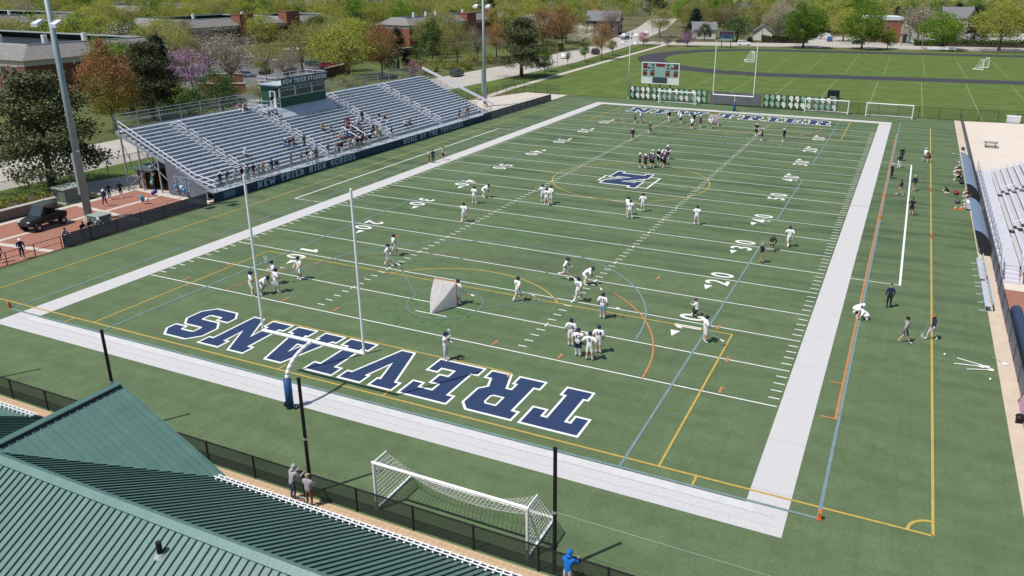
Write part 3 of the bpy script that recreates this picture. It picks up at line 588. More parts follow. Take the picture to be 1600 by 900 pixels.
def soccer(name, label, x0, x1, y, s, h=2.44, top=.95, base=2.75, netm=None, r=.06, sag=1.0, z0=0.0):
    """mouth at y, net and ground frame on the side s"""
    g = thing(name, label, 'soccer goal', (x0, y, z0), group='soccer goals'); w = x1-x0
    for k in (0, w): MB().cyl((k, 0, 0), (k, 0, h), r, n=10).build('post', M_wplastic, g)
    MB().cyl((-r, 0, h), (w+r, 0, h), r, n=10).build('crossbar', M_wplastic, g)
    for k in (0, w):
        MB().cyl((k, 0, h), (k, s*top, h), r*.55).build('top_stay', M_wplastic, g); MB().cyl((k, 0, .06), (k, s*base, .06), r*.9).build('ground_bar', M_wplastic, g)
        MB().cyl((k, s*top, h), (k, s*base, .06), .008, n=4).build('stay_wire', M_wplastic, g)
    MB().cyl((0, s*base, .06), (w, s*base, .06), r*.9).build('rear_bar', M_wplastic, g)
    nx, nz = 36, 14; v = []
    for j in range(nz+1):
        t_ = j/nz
        for i in range(nx+1):
            u = i/nx; sg = sag*4*u*(1-u)
            if t_ < .3: yy = top*t_/.3; zz = h-.02-1.0*sg*(t_/.3)**.7
            else:
                tt = (t_-.3)/.7; yy = top+(base-top)*tt; zz = (h-.02-1.0*sg)*(1-tt)**(1+1.2*sg)+.06*tt-.1*sg*math.sin(math.pi*tt)
            v.append((w*u, s*yy, max(.06, zz)))
    cord = MB()
    for j in range(nz+1):
        for i in range(0, nx): cord.add([v[j*(nx+1)+i], v[j*(nx+1)+i+1], (v[j*(nx+1)+i+1][0], v[j*(nx+1)+i+1][1], v[j*(nx+1)+i+1][2]+.02), (v[j*(nx+1)+i][0], v[j*(nx+1)+i][1], v[j*(nx+1)+i][2]+.02)], [(0, 1, 2, 3)])
    for i in range(nx+1):
        for j in range(nz):
            a, b_ = v[j*(nx+1)+i], v[(j+1)*(nx+1)+i]; cord.add([a, b_, (b_[0]+.02, b_[1], b_[2]), (a[0]+.02, a[1], a[2])], [(0, 1, 2, 3)])
    for k in (0, w):                      # side netting
        q = [(k, 0, h), (k, s*top, h), (k, s*base, .06), (k, 0, .06)]
        for t_ in [i/11 for i in range(12)]:
            a = Vector(q[0]).lerp(Vector(q[3]), t_); b_ = Vector(q[1]).lerp(Vector(q[2]), t_); cord.bar(a, b_, .018, .018)
            a = Vector(q[0]).lerp(Vector(q[1]), t_); b_ = Vector(q[3]).lerp(Vector(q[2]), t_); cord.bar(a, b_, .018, .018)
    cord.build('net', netm or mat('net_cord', (.60, .62, .58), .8), g)
    return g
soccer('soccer_goal', 'white soccer goal turned round against the black mesh fence', 34.0, 41.43, -7.45, 1, top=.95, base=2.7, r=.07)
for lb, x0, x1, y in (('white soccer goal leaning before the left part of the plaque banners', 9.2, 16.2, 115.6), ('white soccer goal standing at the right end of the plaque banners', 35.9, 43.2, 117.0), ('white soccer goal on the turf furthest along the end fence', 46.2, 53.6, 116.4)):
    soccer('soccer_goal', lb, x0, x1, y, 1, h=2.3, top=.6, base=1.6, sag=.2, r=.09)
g1 = soccer('soccer_goal', 'portable white goal on the practice lawn seen past the distant goal post', 0, 6.4, 0, 1, h=2.6, top=.9, base=2.4, sag=.2, r=.10); g1.location = (10.5, 204, -.02); g1.rotation_euler = (0, 0, R(105))
g1 = soccer('soccer_goal', 'portable white goal on the practice lawn before the spreading green trees', 0, 6.4, 0, 1, h=2.6, top=.9, base=2.4, sag=.2, r=.10); g1.location = (69.2, 211, -.02); g1.rotation_euler = (0, 0, R(75))

# ------------------------------------------------------------------ light poles
def lightpole(x, y, h, arm, label, r=.30, col=None):
    p = thing('light_pole', label, 'light pole', (x, y, 0), group='stadium light poles'); m = col or M_steel
    MB().cyl((0, 0, 0), (0, 0, h), r, r*.55, 14).build('pole', m, p, True); MB().cyl((0, 0, 0), (0, 0, .5), r*1.5, r*1.4, 12).build('footing', M_conc, p)
    if r > .2:
        MB().box(-.55, -.25, -.22, .22, 2.6, 6.6).build('control_cabinet', m, p)
        MB().cyl((-.2, 0, 6.9), (.9, -.3, 6.9), .05).build('bracket_arm', m, p)
    for k, z in enumerate(arm):
        a = MB().bar((-1.5, 0, z), (1.5, 0, z), .12).build('cross_arm', m, p)
        for q in (-1.25, 1.25):
            MB().add([(q-.35, -.1, z-.15), (q+.35, -.1, z-.15), (q+.45, -.75, z-.55), (q-.45, -.75, z-.55), (q-.3, -.05, z+.1), (q+.3, -.05, z+.1), (q+.42, -.8, z-.25), (q-.42, -.8, z-.25)], [(0, 1, 2, 3), (4, 5, 6, 7), (0, 1, 5, 4), (1, 2, 6, 5), (2, 3, 7, 6), (3, 0, 4, 7)]).build('floodlight', mat('lamp_housing', (.6, .62, .68), .4), a)
LPM = mat('blue_grey_pole', (.27, .33, .36), .55, .3)
lightpole(-17.7, 17.1, 24.0, (18.6, 22.5), 'tall grey floodlight pole standing on the brick plaza', .36, LPM)
lightpole(-18.4, 97.2, 21.5, (17.9, 20.5), 'tall grey floodlight pole beyond the end of the home stand', .34, LPM)
lightpole(2.4, 117.4, 12.9, (11.0, 12.4), 'slim pale floodlight pole at the left end of the plaque banners', .13, mat('cream_pole', (.5, .5, .46), .6))

# ------------------------------------------------------------------ scoreboards
def scoreboard(x0, x1, y, z0, z1, label, main):
    s = thing('scoreboard', label, 'scoreboard', ((x0+x1)/2, y, 0)); w = x1-x0; h = z1-z0; cxs = -w/2
    for k in ((.22, .5, .78) if main else (.2, .8)): MB().box(cxs+w*k-.1, cxs+w*k+.1, .05, .3, 0, z0+.4).build('post', M_black, s)
    bodyc = mat('pale_green_panel', (.23, .36, .33), .6) if main else mat('blue_board', (.03, .07, .12), .6)
    MB().box(cxs, -cxs, .0, .25, z0, z1).build('board', bodyc, s)
    fr = MB()
    for a in ((cxs-.05, cxs+.08, z0-.05, z1+.05), (-cxs-.08, -cxs+.05, z0-.05, z1+.05), (cxs+.08, -cxs-.08, z1-.08, z1+.05), (cxs+.08, -cxs-.08, z0-.05, z0+.08)): fr.box(a[0], a[1], -.05, .27, a[2], a[3])
    fr.build('frame', M_wplastic if main else mat('frame_green', (.2, .3, .3), .6), s)
    led = mat('led_maroon', (.13, .012, .018), .5); ledk = mat('led_black', (.012, .013, .016), .5); seg = mat('led_red_digit', (.22, .025, .03), .5); lab = mat('dark_green_label', (.03, .09, .075), .6)
    def win(a, b_, c_, d, m, name, dg=None):
        q = MB().box(cxs+w*a, cxs+w*b_, -.04, -.005, z0+h*c_, z0+h*d).build(name, m, s)
        if dg:
            mm = MB()
            for i in range(dg):
                xx = cxs+w*(a+(b_-a)*(i+.5)/dg); zz = z0+h*(c_+d)/2; ww = w*(b_-a)/dg*.28; hh = h*(d-c_)*.32
                for k in (-1, 0, 1): mm.box(xx-ww, xx+ww, -.055, -.045, zz+k*hh-.04, zz+k*hh+.04)
                for k in (-1, 1): mm.box(xx+k*ww-.04, xx+k*ww+.04, -.0555, -.0455, zz-hh, zz+hh)
            mm.build('digit', seg, q)
    if main:
        win(.38, .62, .83, .97, led, 'display', 4)
        for a in (.03, .86): win(a, a+.11, .72, .88, led, 'display', 2); win(a-.01 if a > .5 else a, a+.12, .90, .96, lab, 'caption')
        for a in (.15, .77): win(a, a+.08, .72, .80, lab, 'caption')
        for a in (.27, .68): win(a, a+.05, .72, .80, ledk, 'display', 1); win(a-.01, a+.06, .86, .94, lab, 'caption')
        for a in (.03, .23, .64, .86): win(a, a+.11, .38, .55, led, 'display', 2); win(a, a+.12, .58, .64, lab, 'caption')
        win(.0, .29, .01, .29, mat('sign_white', (.62, .63, .64), .6), 'sponsor_panel'); win(.70, 1.0, .01, .29, MATS['sign_white'], 'sponsor_panel')
        win(.30, .69, .01, .31, mat('slate_panel', (.05, .06, .08), .5), 'message_panel')
    else:
        win(.05, .22, .62, .92, ledk, 'display', 2); win(.78, .95, .62, .92, ledk, 'display', 2); win(.32, .48, .72, .95, ledk, 'display', 1); win(.55, .70, .72, .95, ledk, 'display', 1); win(.38, .52, .25, .5, ledk, 'display', 1)
        win(.1, .9, -.12, .10, mat('board_band', (.24, .32, .33), .6), 'sponsor_panel')
scoreboard(-.7, 7.5, 135, 1.15, 5.5, 'pale green scoreboard with maroon displays behind the plaque banners', True)
scoreboard(-10.6, -5.4, 250, 2.8, 5.6, 'blue scoreboard on two posts at the far side of the running track', False)
# ------------------------------------------------------------------ home stand
NR, TD, TR, SZ0, WK = 19, .61, .28, 1.0, 1.5      # rows, tread, rise, walkway height, walkway depth
SY0, SY1 = 27.5, 86.0
def sp(xl, y, z): return (X0(y)-xl, y, z)              # xl = metres behind the front line
def sx(i): return WK+TD*i
def szr(i): return SZ0+TR*i
AIS = [(33.4, 34.6), (46.1, 47.3), (59.9, 61.1), (72.4, 73.6)]     # aisles
SEC = []; y0 = SY0
for a, b_ in AIS: SEC.append((y0, a)); y0 = b_
SEC.append((y0, SY1))
stand = thing('grandstand', 'large aluminium home grandstand with blue lettered front band', 'grandstand', sp(0, 55, 0))
def sbox(mb, xl0, xl1, ya, yb, z0, z1):
    c = [sp(xl0, ya, 0), sp(xl0, yb, 0), sp(xl1, yb, 0), sp(xl1, ya, 0)]
    vs = [(p[0], p[1], z) for z in (z0, z1) for p in c]
    return mb.add(vs, [(3, 2, 1, 0), (4, 5, 6, 7), (0, 1, 5, 4), (1, 2, 6, 5), (2, 3, 7, 6), (3, 0, 4, 7)])
wb(sbox(MB(), .05, WK, SY0, SY1, SZ0-.1, SZ0), 'walkway', M_alu, stand)
PBX = 13                                                # rows behind this one are covered by the press box platform
for i in range(NR):
    for k, (a, b_) in enumerate(SEC):
        if k == 2 and i > PBX: b2 = 47.2; a2 = a
        else: a2, b2 = a, b_
        segs = [(a2, b2)] if not (k == 2 and i > PBX) else [(47.3, 48.9), (58.7, 59.9)]
        for s0, s1 in segs:
            if i < NR-1 or True: wb(sbox(MB(), sx(i)+.17, sx(i)+.50, s0+.03, s1-.03, szr(i)+.36, szr(i)+.42), 'seat_plank', M_alu, stand)
            wb(sbox(MB(), sx(i)-.03, sx(i)+TD-.06, s0, s1, szr(i)-.05, szr(i)), 'foot_board', M_alu, stand)
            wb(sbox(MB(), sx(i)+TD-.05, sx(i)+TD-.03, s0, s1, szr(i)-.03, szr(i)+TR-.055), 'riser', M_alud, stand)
mb = MB()                                               # seat brackets, too small and many to part
for i in range(NR):
    y = SY0+.6
    while y < SY1:
        if not any(a-.1 < y < b_+.1 for a, b_ in AIS) and not (i > PBX and 47 < y < 60): sbox(mb, sx(i)+.24, sx(i)+.30, y, y+.05, szr(i)+.01, szr(i)+.355); sbox(mb, sx(i)+.04, sx(i)+.10, y+.9, y+1.1, szr(i)+.005, szr(i)+.03)
        y += 1.83
wb(mb, 'seat_bracket', mat('bracket_grey', (.10, .11, .13), .6), stand)['kind'] = 'stuff'
for a, b_ in AIS:                                       # aisle steps and short handrails
    for i in range(NR):
        
        wb(sbox(MB(), sx(i)-.02, sx(i)+TD-.02, a+.02, b_-.02, szr(i)-.03, szr(i)+.002), 'aisle_step', M_alu, stand)
        wb(sbox(MB(), sx(i)+.26, sx(i)+TD, a+.12, b_-.12, szr(i)+.14, szr(i)+.17), 'half_step', M_rail, stand)
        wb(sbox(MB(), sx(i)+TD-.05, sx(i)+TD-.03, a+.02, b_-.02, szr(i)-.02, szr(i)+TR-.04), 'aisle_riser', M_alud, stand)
    ym = (a+b_)/2
    for i0 in range(0, NR-2, 3):
        q = [sp(sx(i0)+.2, ym, szr(i0)), sp(sx(i0)+.2, ym, szr(i0)+.95), sp(sx(i0+2)+.2, ym, szr(i0+2)+.95), sp(sx(i0+2)+.2, ym, szr(i0+2))]
        m1 = [tuple(Vector(q[0]).lerp(Vector(q[1]), .55)), tuple(Vector(q[3]).lerp(Vector(q[2]), .55))]
        wb(MB().tube(q, .036, 6).tube(m1, .034, 6), 'aisle_handrail', M_rail, stand)
for ym in (53.6, 55.4):
    q = [sp(sx(1)+.2, ym, szr(1)), sp(sx(1)+.2, ym, szr(1)+1.0), sp(sx(5)+.2, ym, szr(5)+1.0), sp(sx(5)+.2, ym, szr(5))]; wb(MB().tube(q, .06, 6), 'stair_rail', M_rail, stand)
# ends, back and front rails
for y, nm in ((SY0, 0), (SY1, 1)):
    n_ = 10; top = []
    for k in range(n_+1):
        i = k*NR/n_; xl = 0.1 if k == 0 else sx(i)+.3; zb = SZ0 if k == 0 else szr(i); wb(MB().cyl(sp(xl, y, zb-.1), sp(xl, y, zb+1.15), .04), 'rail_post', M_steel, stand); top.append((xl, zb+1.15))
    if nm == 0:
        for dz in (0, -.55): wb(MB().tube([sp(x, y, z+dz) for x, z in top], .055, 6), 'side_rail', M_rail, stand)
    else: wb(MB().bar(sp(top[0][0]-.5, y, top[0][1]+.3), sp(top[-1][0], y, top[-1][1]+.3), .10, .42), 'side_rail', M_rail, stand); wb(MB().quad(sp(top[1][0], y-.02, top[1][1]-1.1), sp(top[-1][0], y-.02, top[-1][1]-1.1), sp(top[-1][0], y-.02, top[-1][1]), sp(top[1][0], y-.02, top[1][1])), 'side_mesh', M_chain, stand)
    wb(MB().bar(sp(.1, y, SZ0-.25), sp(sx(NR)+.9, y, szr(NR)-.2), .12, .30), 'stringer', M_steel, stand)
    for k, xl in enumerate((2.6, 5.4, 8.2, 11.0, 13.4)):
        z = SZ0+(xl-WK)/TD*TR-.3; wb(MB().bar(sp(xl, y, 0), sp(xl, y, z), .14), 'support_post', M_steel, stand)
    wb(MB().bar(sp(5.4, y, .2), sp(11.0, y, 4.6), .07), 'brace', M_steel, stand); wb(MB().bar(sp(13.4, y, .2), sp(8.2, y, 3.6), .07), 'brace', M_steel, stand); wb(MB().bar(sp(11.0, y, .2), sp(13.4, y, 5.2), .06), 'brace', M_steel, stand)
bz = szr(NR); bx = sx(NR)+.95
for ya, yb in ((SY0, 48.9), (58.7, SY1)): wb(sbox(MB(), sx(NR)-.02, bx+.05, ya, yb, bz-.06, bz), 'back_deck', M_alu, stand)
k = 0; y = SY0
while y <= SY1+.1:
    if not 48.7 < y < 58.9: wb(MB().cyl(sp(bx, y, bz-.4), sp(bx, y, bz+1.75), .032), 'rail_post', M_steel, stand)
    for xl in (13.4, 8.2): wb(MB().bar(sp(xl, y, 0), sp(xl, y, SZ0+(xl-WK)/TD*TR-.3), .13), 'support_post', M_steel, stand)
    y += (SY1-SY0)/20
for ya, yb in ((SY0, 48.9), (58.7, SY1)):
    for dz in (1.75, 1.4, .95, .1): wb(MB().cyl(sp(bx, ya, bz+dz), sp(bx, yb, bz+dz), .03), 'back_rail', M_steel, stand)
    wb(MB().quad(sp(bx+.03, ya, bz), sp(bx+.03, yb, bz), sp(bx+.03, yb, bz+1.3), sp(bx+.03, ya, bz+1.3)), 'back_mesh', sheer('back_mesh', (.3, .33, .36), .16), stand)
y = SY0; fy = []
while y <= SY1+.1: fy.append(y); wb(MB().cyl(sp(.06, y, SZ0-.1), sp(.06, y, SZ0+1.1), .026), 'front_post', M_steel, stand); y += (SY1-SY0)/32
for dz in (1.1, .6): wb(MB().cyl(sp(.06, SY0, SZ0+dz), sp(.06, SY1, SZ0+dz), .026), 'front_rail', M_steel, stand)
wb(MB().quad(sp(.07, SY0, SZ0), sp(.07, SY1, SZ0), sp(.07, SY1, SZ0+1.05), sp(.07, SY0, SZ0+1.05)), 'front_mesh', sheer('rail_mesh', (.3, .34, .38), .22), stand)
band = wb(sbox(MB(), -.02, .04, SY0-.6, SY1-.6, .08, 1.0), 'front_band', M_navy, stand)
for txt, ya, yb in (('NEW TRIER HIGH SCHOOL', 33.0, 50.0), ('HOME OF THE TREVIANS', 60.6, 76.6)):
    for cch, put in word(txt, (0, ya, .18), (0, 1, 0), (0, 0, 1), .70, yb-ya, gap=1.8, space=6):
        def f(x, y, p=put): q = put(x, y); return (X0(q[1])+.05, q[1], q[2])
        wb(glyph(cch, f), 'band_letter', M_lblue, stand).parent = band
wb(MB().quad((X0(28.6)+.05, 28.2, .2), (X0(29.8)+.05, 29.8, .2), (X0(29.8)+.05, 29.8, .85), (X0(28.6)+.05, 28.2, .85)), 'band_emblem', mat('band_emblem', (.12, .18, .26), .7), stand)
# side screen with the NT emblem under the near end
wb(MB().add([sp(1.3, SY0-.15, .1), sp(7.0, SY0-.15, .1), sp(7.0, SY0-.15, 3.9), sp(1.3, SY0-.15, .9)], [(0, 1, 2, 3)]), 'side_screen', mat('plum_grey_screen', (.13, .135, .18), .8), stand)
for ch, xl0 in (('N', 5.9), ('T', 4.75)):
    f = lambda x, y, z=0, xl0=xl0: sp(xl0-x*.2, SY0-.16-.012*(ch == 'T'), .75+y*.2)
    e = glyph(ch, f, .35); wb(e, 'emblem_letter', mat('pale_emblem', (.34, .44, .42), .7), stand)
    f2 = lambda x, y, xl0=xl0, ch=ch: sp(xl0-x*.2, SY0-.17-.012*(ch == 'T'), .75+y*.2); wb(glyph(ch, f2), 'emblem_fill', mat('emblem_fill', (.10, .13, .20), .7), stand)

# ------------------------------------------------------------------ press box
PX = X0(54)-11.05; pb = thing('press_box', 'green press box with NEW TRIER STADIUM sign on the home stand', 'press box', (PX, 54, 6.0))
ya, yb, xb = 49.4, 58.4, PX-3.2
wb(MB().add([(PX-.05, 48.6, 6.1), (PX-.05, 59.0, 6.1), (PX+1.35, 59.0, 5.05), (PX+1.35, 48.6, 5.05), (PX-.05, 48.6, 4.6), (PX-.05, 59.0, 4.6), (PX+1.35, 59.0, 4.5), (PX+1.35, 48.6, 4.5)], [(0, 1, 2, 3), (4, 5, 6, 7), (2, 3, 7, 6), (0, 3, 7, 4), (1, 2, 6, 5)]), 'platform', M_alu, pb); wb(MB().box(xb, PX-.06, 46.9, 59.1, 5.8, 6.12), 'deck', M_alu, pb)
wb(MB().box(xb, PX, ya, yb, 6.12, 7.4).box(xb, PX, ya, yb, 8.62, 8.75).box(xb, PX-.5, ya, yb, 7.4, 8.62), 'wall', M_green, pb)
for a in (ya, 52.3, 55.6, yb): wb(MB().box(PX-.1, PX+.02, a-.12, a+.12, 7.4, 8.62), 'mullion', mat('frame_grey', (.42, .46, .48), .6), pb)
wb(MB().box(PX-.1, PX+.03, ya, yb, 7.34, 7.44).box(PX-.1, PX+.03, ya, yb, 8.22, 8.29).box(PX-.1, PX+.03, ya, yb, 8.58, 8.66), 'window_rail', MATS['frame_grey'], pb)
for a, b_, n_ in ((ya+.12, 52.18, 2), (52.42, 55.48, 3), (55.72, yb-.12, 2)):
    wb(MB().box(PX-.06, PX-.03, a, b_, 7.44, 8.22), 'pane', M_glass, pb)
    for j in range(n_): wb(MB().box(PX-.06, PX-.03, a+(b_-a)*j/n_+.05, a+(b_-a)*(j+1)/n_-.05, 8.29, 8.58), 'pane', M_glass, pb); wb(MB().box(PX-.08, PX, a+(b_-a)*(j+1)/n_-.05, a+(b_-a)*(j+1)/n_+.05, 8.29, 8.58), 'mullion', MATS['frame_grey'], pb)
wb(MB().box(xb-.3, PX+.25, ya-.3, yb+.2, 8.75, 8.95), 'roof', mat('roof_navy', (.03, .07, .10), .6), pb); wb(MB().box(xb-.3, PX+.25, ya-.3, yb+.2, 8.955, 9.0), 'roof_top', mat('roof_pale', (.38, .45, .45), .8), pb)
sg = wb(MB().box(PX+.25, PX+.32, ya+.15, yb+.25, 8.92, 9.86), 'sign_panel', mat('sign_navy', (.012, .035, .06), .5), pb)
wb(MB().box(PX+.23, PX+.34, ya+.1, yb+.3, 9.84, 9.92).box(PX+.23, PX+.34, ya+.1, yb+.3, 8.85, 8.92), 'sign_frame', mat('frame_green', (.2, .3, .3), .6), pb)
for cch, put in word('NEW TRIER STADIUM', (PX+.335, ya+.35, 9.10), (0, 1, 0), (0, 0, 1), .58, yb-ya-.35, gap=1.0, space=2.6):
    wb(glyph(cch, put), 'sign_letter', mat('sign_white_letter', (.60, .62, .64), .6), pb).parent = sg
d = wb(MB().box(PX-1.75, PX-.75, ya-.06, ya-.01, 6.12, 8.2), 'door', mat('door_white', (.6, .62, .64), .6), pb)
wb(MB().box(PX-1.55, PX-.95, ya-.08, ya-.065, 7.3, 8.1), 'door_window', M_glass, pb)
rl = MB()
for zz in (9.5, 10.0): rl.tube([(PX-.1, ya-.2, zz), (xb-.2, ya-.2, zz), (xb-.2, yb+.1, zz), (PX-.1, yb+.1, zz)], .03, 6)
for x_, y_ in [(xb-.2, ya-.2+i*(yb-ya+.3)/6) for i in range(7)]+[(PX-.1-i*1.0, ya-.2) for i in range(4)]+[(PX-.1-i*1.0, yb+.1) for i in range(4)]: rl.cyl((x_, y_, 9.0), (x_, y_, 10.0), .03, n=6)
wb(rl, 'roof_rail', M_rail, pb)
rl = MB()
for zz in (6.75, 7.25): rl.tube([(PX+.1, ya-.1, zz), (PX+.1, 46.95, zz), (xb, 46.95, zz)], .03, 6)
for y_ in (46.95, 47.7, 48.5, 49.2): rl.cyl((PX+.1, y_, 6.2), (PX+.1, y_, 7.25), .03, n=6)
for i in range(4): rl.cyl((PX+.1-i*1.0, 46.95, 6.2), (PX+.1-i*1.0, 46.95, 7.25), .03, n=6)
wb(rl, 'deck_rail', M_rail, pb)

# ------------------------------------------------------------------ plaza things
hut = thing('ticket_hut', 'small brown wooden hut tucked under the end of the home stand', 'hut', (-23.0, 29.2, 0))
M_wood = mat('brown_wood', (.24, .13, .07), .8, var=.15, scale=3, stretch=(1, 1, 6))
wb(MB().box(-24.0, -23.85, 27.9, 31, 0, 2.3).box(-24.0, -22.9, 27.9, 28.0, 0, 2.3).box(-24, -21.6, 30.9, 31, 0, 2.3).box(-23.85, -21.7, 28.0, 28.2, 1.9, 2.3), 'wall', M_wood, hut)
wb(MB().box(-22.9, -21.75, 28.05, 28.09, 0, 1.95), 'door', M_black, hut); wb(MB().box(-24.5, -21.0, 27.3, 31.4, 2.3, 2.42), 'roof', mat('hut_roof', (.08, .11, .12), .7), hut)
ub = thing('utility_box', 'grey-green utility box on the brick plaza behind the buggy', 'utility box', (-26.0, 21.2, 0))
M_ugreen = mat('utility_green', (.135, .16, .13), .7)
wb(MB().box(-27.2, -25.1, 20.0, 22.5, 0, 1.45), 'cabinet', M_ugreen, ub); wb(MB().box(-27.3, -25.0, 19.9, 22.6, 1.45, 1.58), 'lid', mat('utility_lid', (.26, .30, .26), .7), ub); wb(MB().box(-27.3, -25.0, 19.9, 22.6, -.03, .12), 'plinth', M_conc, ub)
ub = thing('utility_box', 'low green electrical box at the foot of the plaza light pole', 'utility box', (-15.6, 16.8, 0))
wb(MB().box(-16.4, -14.9, 16.0, 17.4, 0, .95), 'cabinet', mat('box_green', (.10, .15, .14), .7), ub); wb(MB().box(-16.45, -14.85, 15.95, 17.45, .95, 1.02), 'lid', MATS['utility_lid'], ub)
rw = thing('retaining_wall', 'brown stone retaining wall between plaza and yellow-green hedge', 'wall', (-25.1, 5, 0))
wb(MB().box(-25.4, -24.95, -30, 19.0, 0, .95), 'wall', mat('wall_stone', (.17, .12, .10), .9, var=.25, scale=3), rw)
for i in range(21): wb(MB().box(-25.5, -24.88, -30+2.335*i, -30+2.335*i+2.325, .95, 1.05), 'coping_stone', mat('coping', (.40, .38, .34), .9), rw)
for x, y, z, col, lb in ((-21.8, 28.1, 2.6, None, 'bunch of green and white balloons tied beside the brown hut'), (-17.5, 27.2, .75, None, 'bunch of blue and white balloons before the plum side screen'), (-18.3, 23.6, .35, 'b', 'single teal-blue balloon cluster low over the queue railing'), (-19.5, 26.0, .3, 'n', 'royal blue balloon pair resting near the plaza corner')):
    t = thing('balloons', lb, 'balloons', (x, y, z), group='party balloons'); bc = {'w': (.62, .68, .70), 'b': (.03, .24, .42), 'g': (.16, .42, .34), 'n': (.02, .035, .28), 'd': (.03, .06, .12)}
    for i, k in enumerate({None: 'gdwgwg' if z > 2 else 'wbnwb', 'b': 'bbw', 'n': 'nn'}[col]):
        bz_ = (.35*i if z > 2 else .25*(i % 2)); MB().ell((rnd.uniform(-.22, .22)+(0 if z > 2 else .3*i), rnd.uniform(-.2, .2), -bz_ if z > 2 else bz_+.1), .20, .20, .25, 10, 7).build('balloon', mat('balloon_'+k, bc[k], .25, spec=.6, var=.03), t, True)

# vehicles ------------------------------------------------------------
def car(label, x, y, rz, col, kind='car', z=0.0, name=None, group='parked and passing cars'):
    L, Wd, H = {'car': (4.6, 1.82, 1.45), 'suv': (4.8, 1.95, 1.78), 'van': (5.6, 2.05, 2.4)}[kind]
    t = thing(name or ('parked_car' if kind != 'van' else 'parked_van'), label, 'car' if kind != 'van' else 'van', (x, y, z), rz, group)
    m = mat('car_%02d%02d%02d' % tuple(int(c_*99) for c_ in col), col, .3, .0, var=.03, spec=.6)
    zb = .28; zs = H*.58
    prof = {'car': [(-.5, .42), (-.49, .62), (-.36, .66), (-.22, 1), (.16, 1), (.34, .66), (.48, .58), (.5, .40)], 'suv': [(-.5, .42), (-.495, .62), (-.46, .96), (-.40, 1), (.10, 1), (.26, .66), (.47, .60), (.5, .40)], 'van': [(-.5, .3), (-.495, .94), (-.47, 1), (.26, 1), (.38, .62), (.48, .52), (.5, .3)]}[kind]
    def loft(pr, w0, w1, m_, name_, par, zlo=None):
        mb = MB(); n_ = len(pr); pts = [(px*L, pz*H) for px, pz in pr]+[(.5*L, zb), (-.5*L, zb)]; n_ = len(pts)
        def wid(z_): return (w0 if z_ <= zs*1.12 else w1)/2
        vs = [(a, -wid(c_), c_) for a, c_ in pts]+[(a, wid(c_), c_) for a, c_ in pts]
        mb.add(vs, [tuple(range(n_)), tuple(range(2*n_-1, n_-1, -1))]+[(i, n_+i, n_+(i+1) % n_, (i+1) % n_) for i in range(n_)]); return mb.build(name_, m_, par)
    loft(prof, Wd, Wd*.80, m, 'body', t)
    gz0, gz1 = H*.68, H*.93; g = MB()
    if kind == 'car': fr, rr, fb, rb = .15, -.21, .30, -.33
    elif kind == 'suv': fr, rr, fb, rb = .09, -.40, .23, -.45
    else: fr, rr, fb, rb = .27, .10, .35, .10
    for s in (-1, 1):
        yy0, yy1 = s*(Wd*.452), s*(Wd*.408); g.quad((fb*L-.12, yy0, gz0), (rb*L+.12, yy0, gz0), (rr*L+.05, yy1, gz1), (fr*L-.05, yy1, gz1))
    g.build('side_window', M_glass, t)
    MB().quad((fb*L+.09, -Wd*.38, gz0), (fb*L+.09, Wd*.38, gz0), (fr*L+.09, Wd*.34, gz1), (fr*L+.09, -Wd*.34, gz1)).build('windscreen', M_glass, t)
    if kind != 'van': MB().quad((rb*L-.06, -Wd*.38, gz0), (rb*L-.06, Wd*.38, gz0), (rr*L-.08, Wd*.34, gz1), (rr*L-.08, -Wd*.34, gz1)).build('rear_window', M_glass, t)
    for s in (-1, 1):
        for px in (-.31, .31):
            w = MB().cyl((px*L, s*(Wd/2-.12), .33), (px*L, s*(Wd/2+.02), .33), .33, n=14).build('wheel', M_black, t); MB().cyl((px*L, s*(Wd/2-.1), .33), (px*L, s*(Wd/2+.03), .33), .19, n=10).build('rim', M_steel, w)
        MB().box(.47*L, .503*L, s*Wd*.36-.14, s*Wd*.36+.14, H*.44, H*.52).build('headlight', mat('headlight', (.7, .7, .68), .2), t)
        MB().box(-.503*L, -.48*L, s*Wd*.38-.1, s*Wd*.38+.1, H*.46, H*.56).build('tail_light', mat('tail_light', (.35, .02, .02), .3), t)
    return t
SIL, BLK, WHT, BLU, REDC, DGR, MAR = (.34, .36, .38), (.02, .02, .022), (.66, .67, .68), (.10, .13, .18), (.30, .03, .025), (.03, .05, .05), (.14, .02, .02)
